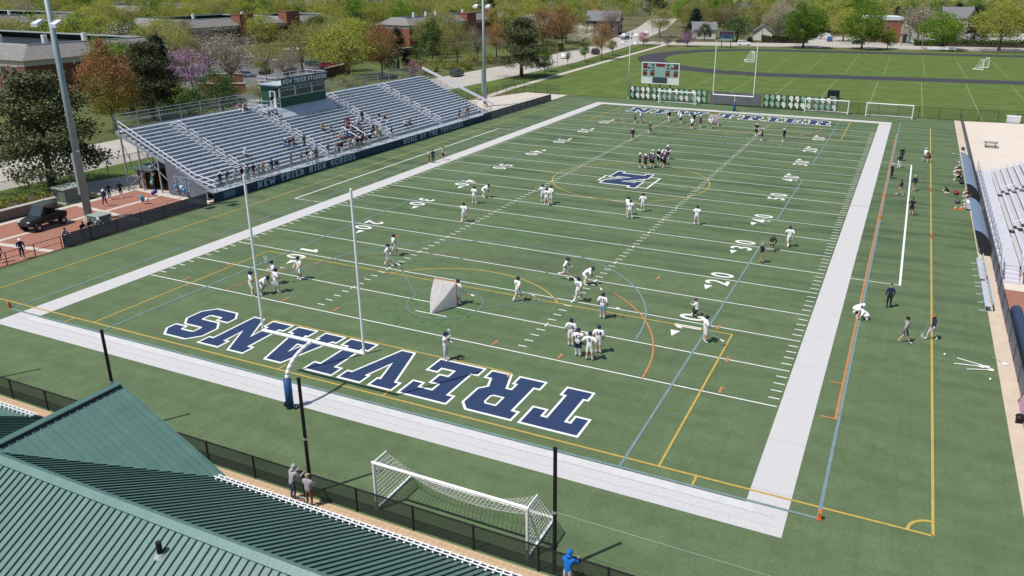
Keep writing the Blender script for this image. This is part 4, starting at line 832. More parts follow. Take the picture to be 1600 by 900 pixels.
for lb, x, y, rz, col, k in (
 ('grey-blue sedan parked in the lot left of the press box', -91.7, 112.7, 40, (.2, .25, .30), 'car'), ('black sedan just left of the press box roof', -91.5, 119.0, 110, BLK, 'car'), ('silver sedan parked behind the press box roof', -89, 124.5, 110, SIL, 'car'),
 ('dark green sedan parked beside the red car', -93.5, 139.0, 20, DGR, 'car'), ('red hatchback parked by the low brown wall', -88.0, 137.5, 20, REDC, 'car'), ('maroon car parked at the right end of the lot row', -84, 138.5, 20, MAR, 'car'),
 ('white car half hidden by trees at the back of the lot', -124, 146, 30, WHT, 'car'), ('dark green jeep driving on the road behind the stand', -47.8, 136.3, 100, DGR, 'suv'),
 ('white sedan on the road behind the small street trees', -42.6, 190, 98, WHT, 'car'), ('dark pickup-sized car at the road junction', -39.5, 207, 100, BLK, 'suv'), ('white sedan driving away up the far road', -54, 303, 105, WHT, 'car'), ('silver sedan following up the far road', -60, 300, 105, SIL, 'car'), ('blue-grey car parked along the far road bend', -52, 272, 60, BLU, 'car'),
 ('white pickup on the cross road behind the blue scoreboard', -4.6, 264.4, 12, WHT, 'suv'), ('black car on the cross road beside the lilac tree', -27.5, 264, 12, BLK, 'car'), ('dark car in the driveway of the white gabled house', -7.0, 288, 95, BLK, 'car'), ('blue van at the mouth of the driveway', 21.0, 301, 95, (.03, .10, .30), 'suv'), ('black car parked under the middle green tree', 32.3, 289, 12, BLK, 'car'),
 ('white van behind the hedge at the right edge', 90, 345, 100, WHT, 'van'), ('white van second from the right edge behind the hedge', 83, 343, 100, WHT, 'van'), ('white van behind the trunk of the large yellow-green tree', 70, 335, 100, WHT, 'van'), ('white box van behind the spreading bright green tree', 62, 330, 12, WHT, 'van'), ('white van behind the leftmost spreading green tree', 18, 312, 12, WHT, 'van')):
    car(lb, x, y, R(rz), col, k)
# utility buggy on the plaza
ut = thing('utility_buggy', 'black two-seat utility buggy parked on the brick plaza', 'utility vehicle', (-19.7, 14.0, 0), R(-82)); ut.scale = (1.16, 1.16, 1.16)
MB().add([(-1.6, -.72, .55), (1.75, -.72, .5), (1.75, .72, .5), (-1.6, .72, .55), (-1.6, -.75, 1.0), (-.1, -.75, .95), (-.1, .75, .95), (-1.6, .75, 1.0)], [(0, 1, 2, 3), (4, 5, 6, 7), (0, 4, 7, 3), (0, 1, 5, 4), (2, 3, 7, 6)]).build('cargo_bed', M_black, ut)
MB().add([(.55, -.70, .55), (1.8, -.62, .5), (1.8, .62, .5), (.55, .70, .55), (.6, -.70, 1.12), (1.7, -.52, .92), (1.7, .52, .92), (.6, .70, 1.12)], [(0, 1, 2, 3), (4, 5, 6, 7), (0, 1, 5, 4), (1, 2, 6, 5), (2, 3, 7, 6), (3, 0, 4, 7)]).build('bonnet', mat('buggy_black', (.015, .016, .018), .3, spec=.6), ut)
cage = MB()
for s in (-1, 1): cage.tube([(.75, s*.66, 1.05), (.25, s*.60, 1.85), (-.75, s*.60, 1.88), (-.95, s*.66, .95)], .03, 6)
cage.build('roll_cage', M_dark, ut); MB().add([(.35, -.68, 1.84), (-.95, -.68, 1.90), (-.95, .68, 1.90), (.35, .68, 1.84), (.3, -.62, 1.92), (-.9, -.62, 1.97), (-.9, .62, 1.97), (.3, .62, 1.92)], [(0, 1, 2, 3), (4, 5, 6, 7), (0, 1, 5, 4), (1, 2, 6, 5), (2, 3, 7, 6), (3, 0, 4, 7)]).build('roof', mat('buggy_roof', (.045, .065, .062), .5), ut)
MB().quad((.72, -.58, 1.12), (.72, .58, 1.12), (.32, .55, 1.80), (.32, -.55, 1.80)).build('windscreen', M_glass, ut)
for s in (-1, 1): MB().box(-.85, .6, s*.70-.03, s*.70+.03, .5, 1.12).build('door', MATS['buggy_black'], ut)
for s in (-.32, .32): MB().box(-.55, -.05, s-.26, s+.26, .75, .95).box(-.68, -.52, s-.26, s+.26, .85, 1.4).build('seat', M_black, ut)
MB().box(1.78, 1.86, -.5, .5, .6, .85).build('front_guard', M_dark, ut)
for s in (-1, 1):
    MB().box(1.70, 1.80, s*.45-.12, s*.45+.12, .8, .9).build('headlight', mat('headlight', (.7, .7, .68), .2), ut)
    MB().box(-1.66, -1.61, s*.6-.1, s*.6+.1, .8, .95).build('tail_light', mat('tail_light', (.35, .02, .02), .3), ut)
    for px in (-1.1, 1.2): w = MB().cyl((px, s*.56, .33), (px, s*.84, .33), .33, n=14).build('wheel', M_black, ut); MB().cyl((px, s*.6, .33), (px, s*.86, .33), .16, n=8).build('rim', M_steel, w)

# ------------------------------------------------------------------ visitor side
vs_ = thing('bleacher', 'small aluminium visitor bleacher with grey walkway at the right edge', 'bleacher', (61.3, 55, 0))
wb(MB().box(61.35, 62.75, 37.9, 74.5, .80, .90), 'walkway', mat('lavender_deck', (.50, .50, .55), .6, var=.08), vs_)
for i in range(12):
    for a, b_ in ((38.2, 47.6), (48.8, 61.5), (62.7, 74.3)):
        wb(MB().box(62.85+i*.61+.2, 62.85+i*.61+.48, a, b_, .9+.25*i+.38, .9+.25*i+.42), 'seat_plank', M_rail, vs_); wb(MB().box(62.80+i*.61, 62.85+i*.61+.5, a, b_, .86+.25*i, .9+.25*i), 'foot_board', mat('bleacher_floor', (.45, .44, .45), .7), vs_)
for y in (48.2, 62.1):
    for i in range(0, 12, 3): wb(MB().tube([(63.0+i*.61, y, .9+.25*i), (63.0+i*.61, y, 1.8+.25*i), (64.2+i*.61, y, 2.3+.25*i), (64.2+i*.61, y, 1.4+.25*i)], .035, 6), 'aisle_handrail', M_rail, vs_)
for i in range(4): wb(MB().box(61.4, 62.7, 36.0+.48*i, 36.0+.48*i+.5, .0, .2*(i+1)-.01), 'step', M_rail, vs_)
for x in (61.36, 62.74): wb(MB().bar((x, 35.9, .9), (x, 38.0, 1.9), .06, .5), 'step_rail', M_rail, vs_)
pm_ = MB().cyl((0, 0, 0), (0, 0, 1.1), .03, n=6).mesh('rail_post', M_steel)
for i in range(19): obj('rail_post', pm_, vs_, loc=(61.38-61.3, 38+2.02*i-55, .9))
for zz in (1.45, 2.0): wb(MB().cyl((61.38, 38, zz), (61.38, 74.4, zz), .025, n=6), 'front_rail', M_steel, vs_)
for i in range(18): wb(MB().box(61.33, 61.36, 38.3+2.02*i, 39.9+2.02*i, .1, .8), 'skirt_panel', M_steel, vs_)
def bench(label, x, ya, yb, pad=None, back=True):
    t = thing('team_bench', label, 'bench', (x, ya, 0), group='sideline benches'); m = pad or M_alu; L = yb-ya
    MB().box(-.17, .17, 0, L, .42, .47).build('seat', m, t)
    if back: MB().box(.24, .29, 0, L, .62, .92).build('backrest', m, t)
    for k in range(int(L/1.7)+1): yk = .2+k*(L-.4)/max(1, int(L/1.7)); MB().bar((-.5, yk, .02), (.4, yk, .02), .05).bar((-.1, yk, 0), (-.1, yk, .42), .05).bar((.2, yk, 0), (.27, yk, .9), .05).build('leg', M_rail, t)
PADB = mat('blue_grey_pad', (.16, .24, .36), .6)
bench('aluminium sideline bench nearest the corner beside the kerb', 60.05, 28.9, 34.4); bench('aluminium sideline bench just before the empty shelter', 60.0, 34.9, 40.2)
bench('pale bench furthest up the sideline by the screened fence', 60.3, 80.5, 88.0, M_rail)
def shelter(label, ya, yb):
    t = thing('team_shelter', label, 'shelter', (60.6, ya, 0)); L = yb-ya; n_ = 8; M_sh = sheer('shelter_vinyl', (.020, .022, .026), .93)
    pr = [(.45, 0)]+[(.45-1.5*(i/n_)**1.3, 2.15*math.sin(R(20+70*i/n_))) for i in range(n_+1)]
    q = MB(); m_ = len(pr); q.add([(x, 0, z) for x, z in pr]+[(x, L, z) for x, z in pr], [(i, i+1, m_+i+1, m_+i) for i in range(m_-1)]); q.build('canopy', mat('shelter_roof', (.15, .21, .32), .35, var=.1, spec=.6), t, True)
    for yk in (0, L): s_ = MB(); s_.add([(x, yk, z) for x, z in pr]+[(-.2, yk, 0)], [tuple(range(m_+1))]); s_.build('side_panel', M_sh, t); MB().tube([(x, yk, z) for x, z in pr], .035, 6).build('hoop', M_dark, t)
    MB().box(-.45, .05, .2, L-.2, .4, .46).build('bench_seat', M_rail, t); MB().cyl((.45, 0, .05), (.45, L, .05), .04).build('base_rail', M_dark, t)
shelter('curved blue-grey team shelter with dark ends and nobody inside', 42.5, 54.6); shelter('curved blue-grey team shelter crowded with people and coolers', 60.5, 78.0)
# rolled tarpaulin machine, A-frame banner, cooler, bags, cones, lacrosse balls
tb = thing('tarp_roller', 'long black covered roller lying against the right fence', 'tarp roller', (61.9, 17.5, 0))
wb(MB().prism([(61.35, 17.6), (62.3, 17.6), (62.1, 28.0), (61.3, 28.0)], .05, .75), 'cover', M_black, tb); wb(MB().cyl((61.8, 17.4, .75), (61.7, 28.2, .75), .36, n=14), 'roll', mat('tarp_navy', (.03, .05, .10), .6), tb); wb(MB().box(61.3, 62.4, 17.35, 17.6, 0, 1.15), 'end_plate', M_black, tb)
af = thing('sponsor_banner', 'leaning sponsor banner frame on the tan kerb at the right edge', 'banner', (61.2, 11.5, 0))
for xs, nm in ((60.85, 'banner_face'), (61.75, 'rear_face')): wb(MB().quad((xs, 10.2, .05), (xs, 15.4, .05), (61.3, 15.4, 1.2), (61.3, 10.2, 1.2)), nm, mat('banner_print', (.40, .22, .28), .7, var=.5, scale=1.2, sub=(.10, .12, .22)), af)
wb(MB().bar((60.85, 10.2, .05), (61.3, 10.2, 1.2), .05).bar((61.75, 10.2, .05), (61.3, 10.2, 1.2), .05).bar((61.3, 10.2, 1.2), (61.3, 15.4, 1.2), .05).bar((60.85, 15.4, .05), (61.3, 15.4, 1.2), .05), 'frame', M_black, af)
MB().prism([(-.22, -.3), (.25, -.2), (.2, .3), (-.15, .25)], 0, .3).ell((0, 0, .3), .24, .26, .14, 8, 4).build('black_bag', M_black, label='small black bag on the tan kerb near the leaning banner', cat='bag', loc=(60.7, 13.0, .03))
ck = thing('drink_cooler', 'white wheeled drink cooler beside the crowded shelter', 'cooler', (60.1, 58.2, 0))
MB().box(-.35, .35, -.5, .5, .15, .75).build('body', M_rail, ck); MB().box(-.37, .37, -.52, .52, .75, .84).build('lid', M_wplastic, ck)
for a in (-.3, .3): MB().cyl((a-.03, -.45, .14), (a+.03, -.45, .14), .14).build('wheel', M_black, ck)
for x, y, c_, lb in ((60.0, 59.6, (.03, .12, .35), 'blue cooler jug beside the crowded shelter'), (59.0, 60.6, (.08, .09, .11), 'dark equipment bag on the turf by the crowded shelter'), (59.0, 64.5, (.22, .03, .05), 'maroon equipment bag by the crowded shelter'), (59.7, 70.2, (.03, .03, .035), 'black equipment bag before the upper part of the crowded shelter'), (59.7, 73.0, (.12, .13, .2), 'grey-blue equipment bag before the upper part of the crowded shelter'), (60.6, 91.5, (.02, .02, .022), 'black equipment bag pile at the far end of the fence')):
    t = thing('equipment_bag' if 'bag' in lb else 'cooler_jug', lb, 'bag' if 'bag' in lb else 'cooler', (x, y, 0)); mm = mat('bag_'+lb[:9], c_, .7)
    if 'jug' in lb: MB().cyl((0, 0, 0), (0, 0, .5), .22, .24, 12).build('body', mm, t, True); MB().cyl((0, 0, .5), (0, 0, .58), .2, .16, 12).build('lid', M_wplastic, t)
    else: MB().ell((0, 0, .2), .28, .62, .22, 10, 6).build('body', mm, t, True); MB().tube([(-.1, -.3, .38), (-.1, 0, .5), (-.1, .3, .38)], .02, 5).build('strap', M_black, t)
def cone(x, y, lb, pylon=True):
    t = thing('pylon' if pylon else 'traffic_cone', lb, 'pylon' if pylon else 'cone', (x, y, 0), group='orange sideline markers'); m = mat('orange_vinyl', (.62, .13, .04), .5)
    if pylon: MB().box(-.075, .075, -.075, .075, .03, .46).build('body', m, t); MB().box(-.08, .08, -.08, .08, .36, .42).build('band', mat('orange_band', (.62, .35, .2), .5), t); MB().box(-.11, .11, -.11, .11, .026, .05).build('base', m, t)
    else: MB().cyl((0, 0, .02), (0, 0, .45), .15, .03, 12).build('body', m, t); MB().box(-.19, .19, -.19, .19, 0, .03).build('base', m, t); MB().cyl((0, 0, .22), (0, 0, .30), .094, .074, 12).build('band', M_wplastic, t)
for x, y, lb in ((51.94, .1, 'orange pylon on the blue corner near the soccer corner arc'), (-3.4, .25, 'orange pylon at the far left corner outside the white border'), (51.88, 50.6, 'orange pylon on the sideline below midfield'), (51.87, 59.7, 'orange pylon on the sideline above midfield'), (56.45, 46.0, 'orange pylon on the yellow touchline below midfield'), (56.45, 64.6, 'orange pylon on the yellow touchline above midfield'), (-2.4, 53.2, 'orange pylon beside the two people on the home sideline')): cone(x, y, lb)
cone(58.75, 57.6, 'left orange cone of the pair by the white cooler', False); cone(59.3, 57.9, 'right orange cone of the pair by the white cooler', False)
for x, y, lb in ((57.2, 20.1, 'white ball lying near the walking player in navy'), (59.6, 17.6, 'white ball lying by the kerb below the loose sticks'), (59.3, 88, 'white ball lying before the pale bench')): t = MB().ell((0, 0, .07), .07, .07, .07, 8, 6).build('lacrosse_ball', M_wplastic, smooth=True, label=lb, cat='ball', loc=(x, y, 0))
wbn = thing('storage_bin', 'white storage bin on the slab at the far right fence', 'bin', (69, 120.5, 0)); MB().box(-1.0, 1.0, -.5, .5, 0, 1.0).build('body', M_rail, wbn); MB().box(-1.05, 1.05, -.55, .55, 1.0, 1.12).build('lid', M_wplastic, wbn)
bk = thing('black_crate', 'black crate standing on the practice lawn behind the banners', 'crate', (38.8, 136.7, 0)); MB().box(-1.1, 1.1, -.5, .5, -.02, 1.6).build('body', M_black, bk); MB().box(-.6, .6, -.53, -.5, .2, .5).build('label_plate', M_steel, bk)
gb = thing('green_shed', 'small green equipment box left of the scoreboard', 'shed', (-4.6, 152, 0)); MB().box(-1.3, 1.3, -1, 1, -.02, 1.7).build('wall', mat('shed_green', (.03, .14, .10), .7), gb); MB().box(-1.4, 1.4, -1.1, 1.1, 1.7, 1.85).build('roof', mat('shed_roof', (.05, .2, .15), .7), gb)
for x, y, L, rz, lb in ((60, 271, 9, 10, 'white bench roll on the far side of the track'), (97, 258, 6, 10, 'white bench at the far right of the practice lawn')):
    t = thing('long_bench', lb, 'bench', (x, y, 0), R(rz)); MB().box(-L/2, L/2, -.5, .5, .5, 1.3).build('seat', M_wplastic, t); MB().box(-L/2+.3, -L/2+.6, -.4, .4, -.02, .5).box(L/2-.6, L/2-.3, -.4, .4, -.02, .5).build('leg', M_steel, t)
pt = thing('picnic_table', 'grey picnic table alone on the pale visitor slab', 'table', (64.2, 95.5, 0)); M_pt = mat('weathered_table', (.22, .22, .20), .8)
MB().box(-.9, .9, -.4, .4, .70, .75).build('table_top', M_pt, pt)
for s in (-1, 1): MB().box(-.9, .9, s*.75-.14, s*.75+.14, .42, .46).build('seat', M_pt, pt); MB().bar((s*.6, -.75, .0), (s*.6, .25, .7), .08).bar((s*.6, .75, 0), (s*.6, -.25, .7), .08).build('leg', M_pt, pt)
bkt = thing('bucket', 'pale green bucket of balls on the walk between two people', 'bucket', (30.85, -8.75, .012)); MB().cyl((0, 0, 0), (0, 0, .42), .18, .23, 16, cap=False).cyl((0, 0, 0), (0, 0, .02), .18, .18, 16).build('body', mat('bucket_green', (.30, .42, .30), .6), bkt, True); MB().ell((0, 0, .34), .20, .20, .08, 12, 5).build('contents', mat('bucket_contents', (.20, .11, .08), .9), bkt); MB().tube([(.23*math.cos(R(a)), .0, .42+.16*math.sin(R(a))) for a in range(0, 181, 30)], .008, 5).build('handle', M_steel, bkt)
# ------------------------------------------------------------------ buildings
def school(label, x, y, L, D, wh, rh, ins, wins, chim=(), chim_small=(), shade=None):
    """flat-topped block with slate skirt roof; corner (x, y), front facing +x runs L along +y, depth D along -x"""
    t = thing('school_building', label, 'building', (x, y, 0)); o = .5
    wl = MB().box(-D, 0, 0, L, 0, wh-1.1).build('wall', shade or M_brick, t)
    MB().box(-D-.06, .06, -.06, L+.06, wh-1.1, wh).build('fascia', M_cream, t)
    rf = MB(); a = [(-D-o, -o), (o, -o), (o, L+o), (-D-o, L+o)]; b_ = [(-D+ins, ins), (-ins, ins), (-ins, L-ins), (-D+ins, L-ins)]
    rf.add([(p, q, wh) for p, q in a]+[(p, q, wh+rh) for p, q in b_], [(i, (i+1) % 4, 4+(i+1) % 4, 4+i) for i in range(4)]+[(3, 2, 1, 0)]); roof_ = rf.build('roof', M_slate, t)
    MB().box(-D+ins+.3, -ins-.3, ins+.3, L-ins-.3, wh+.3, wh+rh*.45).build('roof_well', M_black, roof_)
    pm2 = MB()
    for p, q in zip(b_, b_[1:]+b_[:1]): pm2.bar((p[0], p[1], wh+rh), (q[0], q[1], wh+rh), .35, .3)
    pm2.build('parapet', MATS['roof_pale'], roof_)
    for face, u0, n_, step, ww, z0, z1 in wins:
        for i in range(n_):
            u = u0+i*step
            if face == 'x': f = MB().box(.0, .05, u, u+ww, z0, z1).build('window', M_cream, t); MB().box(.051, .075, u+.12, u+ww-.12, z0+.12, z1-.12).build('pane', M_glass, f)
            else: f = MB().box(-u-ww, -u, -.05, 0, z0, z1).build('window', M_cream, t); MB().box(-u-ww+.12, -u-.12, -.075, -.051, z0+.12, z1-.12).build('pane', M_glass, f)
    for cy, w, top, dep in chim:
        MB().box(-dep, 1.0, cy, cy+w, 0, top).build('chimney', M_brick, roof_); MB().box(-dep-.1, 1.1, cy-.1, cy+w+.1, top, top+.2).build('chimney_cap', M_brickd, roof_)
    for px, py in chim_small: MB().cyl((px, py, wh+rh*.4), (px, py, wh+rh+1.6), .55, n=10).build('roof_vent', M_wplastic, roof_)
    return t
school('brick school block with slate skirt roof behind the big left pine', -103.2, 68.2, 34, 60, 7.0, 2.5, 4.0, (('y', 2.2, 12, 3.3, 2.0, 3.4, 5.8), ('y', 2.2, 12, 3.3, 2.0, .8, 2.8), ('x', 16, 5, 3.4, 2.0, 3.4, 5.8)), (), ((-6, 9), (-14, 5), (-5, 17)), M_brickd)
school('brick school block with two chimneys behind the trees at centre left', -107.0, 204, 78, 13.5, 7.0, 2.2, 3.6, (('x', 2, 9, 3.2, 2.4, 3.0, 5.8), ('x', 52, 9, 3.2, 2.4, 3.0, 5.8), ('y', 3, 2, 4, 1.6, 2.0, 3.0)), ((37.7, 7.0, 9.7, 2.5), (55.6, 6.4, 10.4, 2.5)), ((-6, 12), (-8, 30), (-7, 48), (-6, 20)))
school('brick school wing with one tall chimney beyond the bare tree', -164, 160, 46, 30, 6.6, 2.4, 4.0, (('x', 3, 10, 3.6, 2.6, 2.6, 5.2),), ((23.7, 6.5, 10.0, 3),), ((-8, 12), (-8, 34)))
school('low school wing with pale roof furthest up the left edge', -242, 150, 40, 60, 6.6, 2.4, 4.0, (('x', 3, 8, 4, 2.6, 2.6, 5.2),), (), ((-8, 10), (-20, 8)))
school('low school wing with a slate roof beyond the olive trees', -286, 246, 40, 40, 6.6, 2.4, 4.0, (('x', 3, 8, 4, 2.6, 2.6, 5.2),), (), ((-8, 10),))
school('school wing with a tall brick chimney behind the yellow-green tree', -166, 206, 36, 26, 6.2, 2.2, 4.0, (('x', 3, 8, 3.6, 2.6, 2.4, 4.9),), ((3, 7, 10.2, 3),), ())
def house(label, x, y, rz, L, D, wh, rh, wm, rm, wins=2, chimney=False, name='house', cat='house'):
    t = thing(name, label, cat, (x, y, 0), rz)
    MB().add([(-L/2, -D/2, -.1), (L/2, -D/2, -.1), (L/2, D/2, -.1), (-L/2, D/2, -.1), (-L/2, -D/2, wh), (L/2, -D/2, wh), (L/2, D/2, wh), (-L/2, D/2, wh), (-L/2, 0, wh+rh), (L/2, 0, wh+rh)], [(0, 1, 5, 4), (2, 3, 7, 6), (1, 2, 6, 9, 5), (3, 0, 4, 8, 7)]).build('wall', wm, t)
    e = .5; k = rh/(D/2); r_ = MB()
    for s in (-1, 1): r_.add([(-L/2-e, s*(D/2+e), wh-e*k), (L/2+e, s*(D/2+e), wh-e*k), (L/2+e, 0, wh+rh+.05), (-L/2-e, 0, wh+rh+.05), (-L/2-e, s*(D/2+e), wh-e*k+.18), (L/2+e, s*(D/2+e), wh-e*k+.18), (L/2+e, 0, wh+rh+.23), (-L/2-e, 0, wh+rh+.23)], [(3, 2, 1, 0), (4, 5, 6, 7), (0, 1, 5, 4), (1, 2, 6, 5), (3, 0, 4, 7)])
    rr = r_.build('roof', rm, t)
    if chimney: MB().box(L*.2, L*.2+1.1, -.5, .5, wh, wh+rh+1.6).build('chimney', M_brick, rr)
    for fl in range(max(1, int(wh/2.9))):
        for i in range(wins):
            u = -L/2+L*(i+.5)/wins
            for s in (-1, 1): f = MB().box(u-.6, u+.6, min(s*D/2, s*(D/2+.06)), max(s*D/2, s*(D/2+.06)), .9+fl*2.8, 2.3+fl*2.8).build('window', M_wplastic, t); MB().box(u-.5, u+.5, min(s*(D/2+.062), s*(D/2+.09)), max(s*(D/2+.062), s*(D/2+.09)), 1.0+fl*2.8, 2.2+fl*2.8).build('pane', M_glass, f)
        for s in (-1, 1): f = MB().box(min(s*L/2, s*(L/2+.06)), max(s*L/2, s*(L/2+.06)), -.7, .7, .9+fl*2.8, 2.3+fl*2.8).build('window', M_wplastic, t); MB().box(min(s*(L/2+.062), s*(L/2+.09)), max(s*(L/2+.062), s*(L/2+.09)), -.6, .6, 1.0+fl*2.8, 2.2+fl*2.8).build('pane', M_glass, f)
    return t
WS = mat('white_siding', (.62, .61, .58), .8); GR = mat('grey_roof', (.17, .17, .185), .9, var=.2, scale=1.5); TANW = mat('tan_stucco', (.42, .35, .27), .9)
RR = mat('red_roof', (.30, .15, .11), .9); BW = mat('brown_siding', (.13, .10, .09), .9)
for a in (('white gabled house beside the dark evergreen across the cross road', -27, 294, R(20), 9, 8, 3.6, 2.6, WS, GR, 2, True), ('small white gabled garage right of the blue scoreboard', -4, 297, R(100), 8, 7, 3.2, 2.6, WS, GR, 1),
          ('grey-roofed house behind the white blossom tree', -72, 300, R(10), 14, 10, 5.8, 3.5, BW, GR, 3), ('house with red roof beyond the orange trees', -120, 400, R(15), 14, 10, 6, 3.5, TANW, RR, 3),
          ('grey-roofed house furthest left above the school trees', -300, 392, R(30), 20, 12, 6, 4.5, WS, GR, 4), ('grey-roofed house beyond the yellow-green tree', -268, 405, R(120), 20, 14, 6, 5, TANW, GR, 4),
          ('tall grey-roofed house behind the right-hand trees', 66, 365, R(12), 12, 10, 7.5, 4, TANW, GR, 3),
          ('white house at the top right behind the vans', 98, 385, R(12), 16, 10, 6, 4, WS, GR, 4), ('brown house behind the orange street tree', -84, 262, R(10), 12, 9, 5.6, 3, BW, GR, 3)): house(*a)
bb = thing('brick_shop', 'red brick shop building with white roof edge behind the green trees', 'building', (40.5, 303, 0), R(12))
MB().box(-6.5, 5.5, 0, 14, -.1, 8.2).build('wall', M_brick, bb); MB().box(-6.8, 5.8, -.3, 14.3, 8.2, 9.4).build('roof', mat('roof_white', (.55, .58, .62), .7), bb); MB().box(5.5, 8.3, -.6, 8, -.1, 6.4).build('entrance_bay', TANW, bb); MB().box(5.2, 8.6, -1.0, 8.2, 3.4, 3.7).build('canopy', TANW, bb)
MB().box(6.1, 7.7, -.66, -.6, 0, 2.9).build('door', M_glass, bb)
for u, z0, z1, w in ((-4.6, 5.0, 6.0, 1.4), (-3.8, 2.3, 2.9, 3.0), (.2, 4.6, 6.2, 1.2), (-5.5, .2, 2.0, 3.0), (2.0, .3, 2.3, 2.2)): f = MB().box(u, u+w, -.06, 0, z0, z1).build('window', M_cream, bb); MB().box(u+.1, u+w-.1, -.09, -.062, z0+.1, z1-.1).build('pane', M_glass, bb if False else f)
wp = thing('white_screen_wall', 'tall white panel wall right of the brick shop', 'wall', (51.5, 306, 0), R(12)); MB().box(-2.6, 2.6, 0, .5, 0.8, 5.6).build('panel', WS, wp); MB().box(-2.5, -2.2, .1, .4, -.1, .8).box(2.2, 2.5, .1, .4, -.1, .8).build('post', M_steel, wp)
sh = thing('brick_shed', 'small brick shed with curved pale roof in the school parking lot', 'shed', (-106, 145, 0), R(20)); MB().box(-2.2, 2.2, -2, 2, 0, 3.4).build('wall', M_brickd, sh); MB().ell((0, 0, 3.4), 2.5, 2.3, .6, 12, 4, cut=0).build('roof', WS, sh); MB().box(-.5, .5, -2.06, -2, .8, 2).build('window', M_cream, sh)
for lb, x, y, L, rz in (('low brown brick wall beside the parked red car', -75, 125, 11, 105), ('low brick wall behind the small round green tree', -73.5, 88, 9, 30), ('red brick gate wall under the bare trees', -86, 101, 7, 30), ('low brick wall at the foot of the right school block', -90, 170, 22, 90)):
    t = thing('brick_wall', lb, 'wall', (x, y, 0), R(rz)); MB().box(-L/2, L/2, -.25, .25, -.05, 2.1).build('wall', M_brickd if 'brown' in lb else M_brick, t); MB().box(-L/2-.1, L/2+.1, -.35, .35, 2.1, 2.25).build('coping', M_cream, t)
def upole(x, y, h, lb, arm=True, lamp=False):
    t = thing('utility_pole' if arm else 'street_lamp', lb, 'pole', (x, y, 0), group='street poles'); MB().cyl((0, 0, -.05), (0, 0, h), .16 if arm else .08, .11 if arm else .06, 8).build('pole', mat('pole_wood', (.24, .20, .16), .9) if arm else M_steel, t)
    if arm: MB().bar((-1.2, 0, h-.8), (1.2, 0, h-.8), .14).build('cross_arm', MATS['pole_wood'], t); MB().cyl((.45, 0, h-2.6), (.45, 0, h-1.6), .28).build('transformer', M_steel, t)
    else: MB().tube([(0, 0, h), (.4, 0, h+.2), (1.4, 0, h+.2)], .045, 6).build('arm', M_steel, t); MB().box(1.2, 1.9, -.14, .14, h+.12, h+.24).build('lamp_head', M_steel, t)
for a in ((-1.6, 282, 10, 'wooden utility pole by the small white garage'), (47, 292, 10, 'wooden utility pole before the brick shop'), (54, 287, 9, 'wooden utility pole right of the white panel wall'), (-36, 262, 10, 'wooden utility pole at the road junction'), (-60, 330, 10, 'wooden utility pole up the far road')): upole(*a)
for a in ((-33.6, 164, 6.5, 'slim street lamp between the small street trees', False), (-52, 222, 8, 'street lamp beside the white blossom tree', False), (-40, 268, 9, 'street lamp at the road junction', False), (-62, 90, 7, 'lamp post left of the press box', False), (-148, 150, 9, 'lamp post before the school wing with one chimney', False)): upole(*a)
def signp(x, y, lb):
    t = thing('street_sign', lb, 'sign', (x, y, 0)); MB().cyl((0, 0, -.05), (0, 0, 2.6), .035).build('post', M_dark, t); MB().box(-.35, .35, -.02, .02, 1.8, 2.6).build('plate', M_navy, t)
signp(-58, 92.5, 'small dark sign on a post left of the press box')
# ------------------------------------------------------------------ people
# joints of a 1.78 m figure facing +y; L/R pairs mirrored with sign
def skel(pelvis=(0, 0, .96), chest=(0, .0, 1.36), neck=(0, .0, 1.52), head=(0, .03, 1.64), sh=.19, el=((.27, -.03, 1.14), (-.27, -.03, 1.14)), wr=((.25, .10, .90), (-.25, .10, .90)),
         kn=((.11, .03, .51), (-.11, .03, .51)), an=((.12, -.03, .09), (-.12, -.03, .09)), toe=((.14, .16, .045), (-.14, .16, .045)), turn=0.0):
    P = {}; P['pel'] = Vector(pelvis); P['che'] = Vector(chest); P['nec'] = Vector(neck); P['hed'] = Vector(head)
    up = (P['nec']-P['pel']).normalized(); P['spi'] = P['pel'].lerp(P['che'], .5); P['top'] = P['hed']+(P['hed']-P['nec']).normalized()*.11
    for k, s in ((0, 1), (1, -1)):
        P['sh%d' % k] = P['che'].lerp(P['nec'], .45)+Vector((s*sh, 0, 0)); P['el%d' % k] = Vector(el[k]); P['wr%d' % k] = Vector(wr[k])
        d = (P['wr%d' % k]-P['el%d' % k]).normalized(); P['ha%d' % k] = P['wr%d' % k]+d*.10
        P['hi%d' % k] = P['pel']+Vector((s*.095, 0, -.05)); P['kn%d' % k] = Vector(kn[k]); P['an%d' % k] = Vector(an[k]); P['to%d' % k] = Vector(toe[k])
    return P
def mirror(l): return (l, (-l[0], l[1], l[2]))
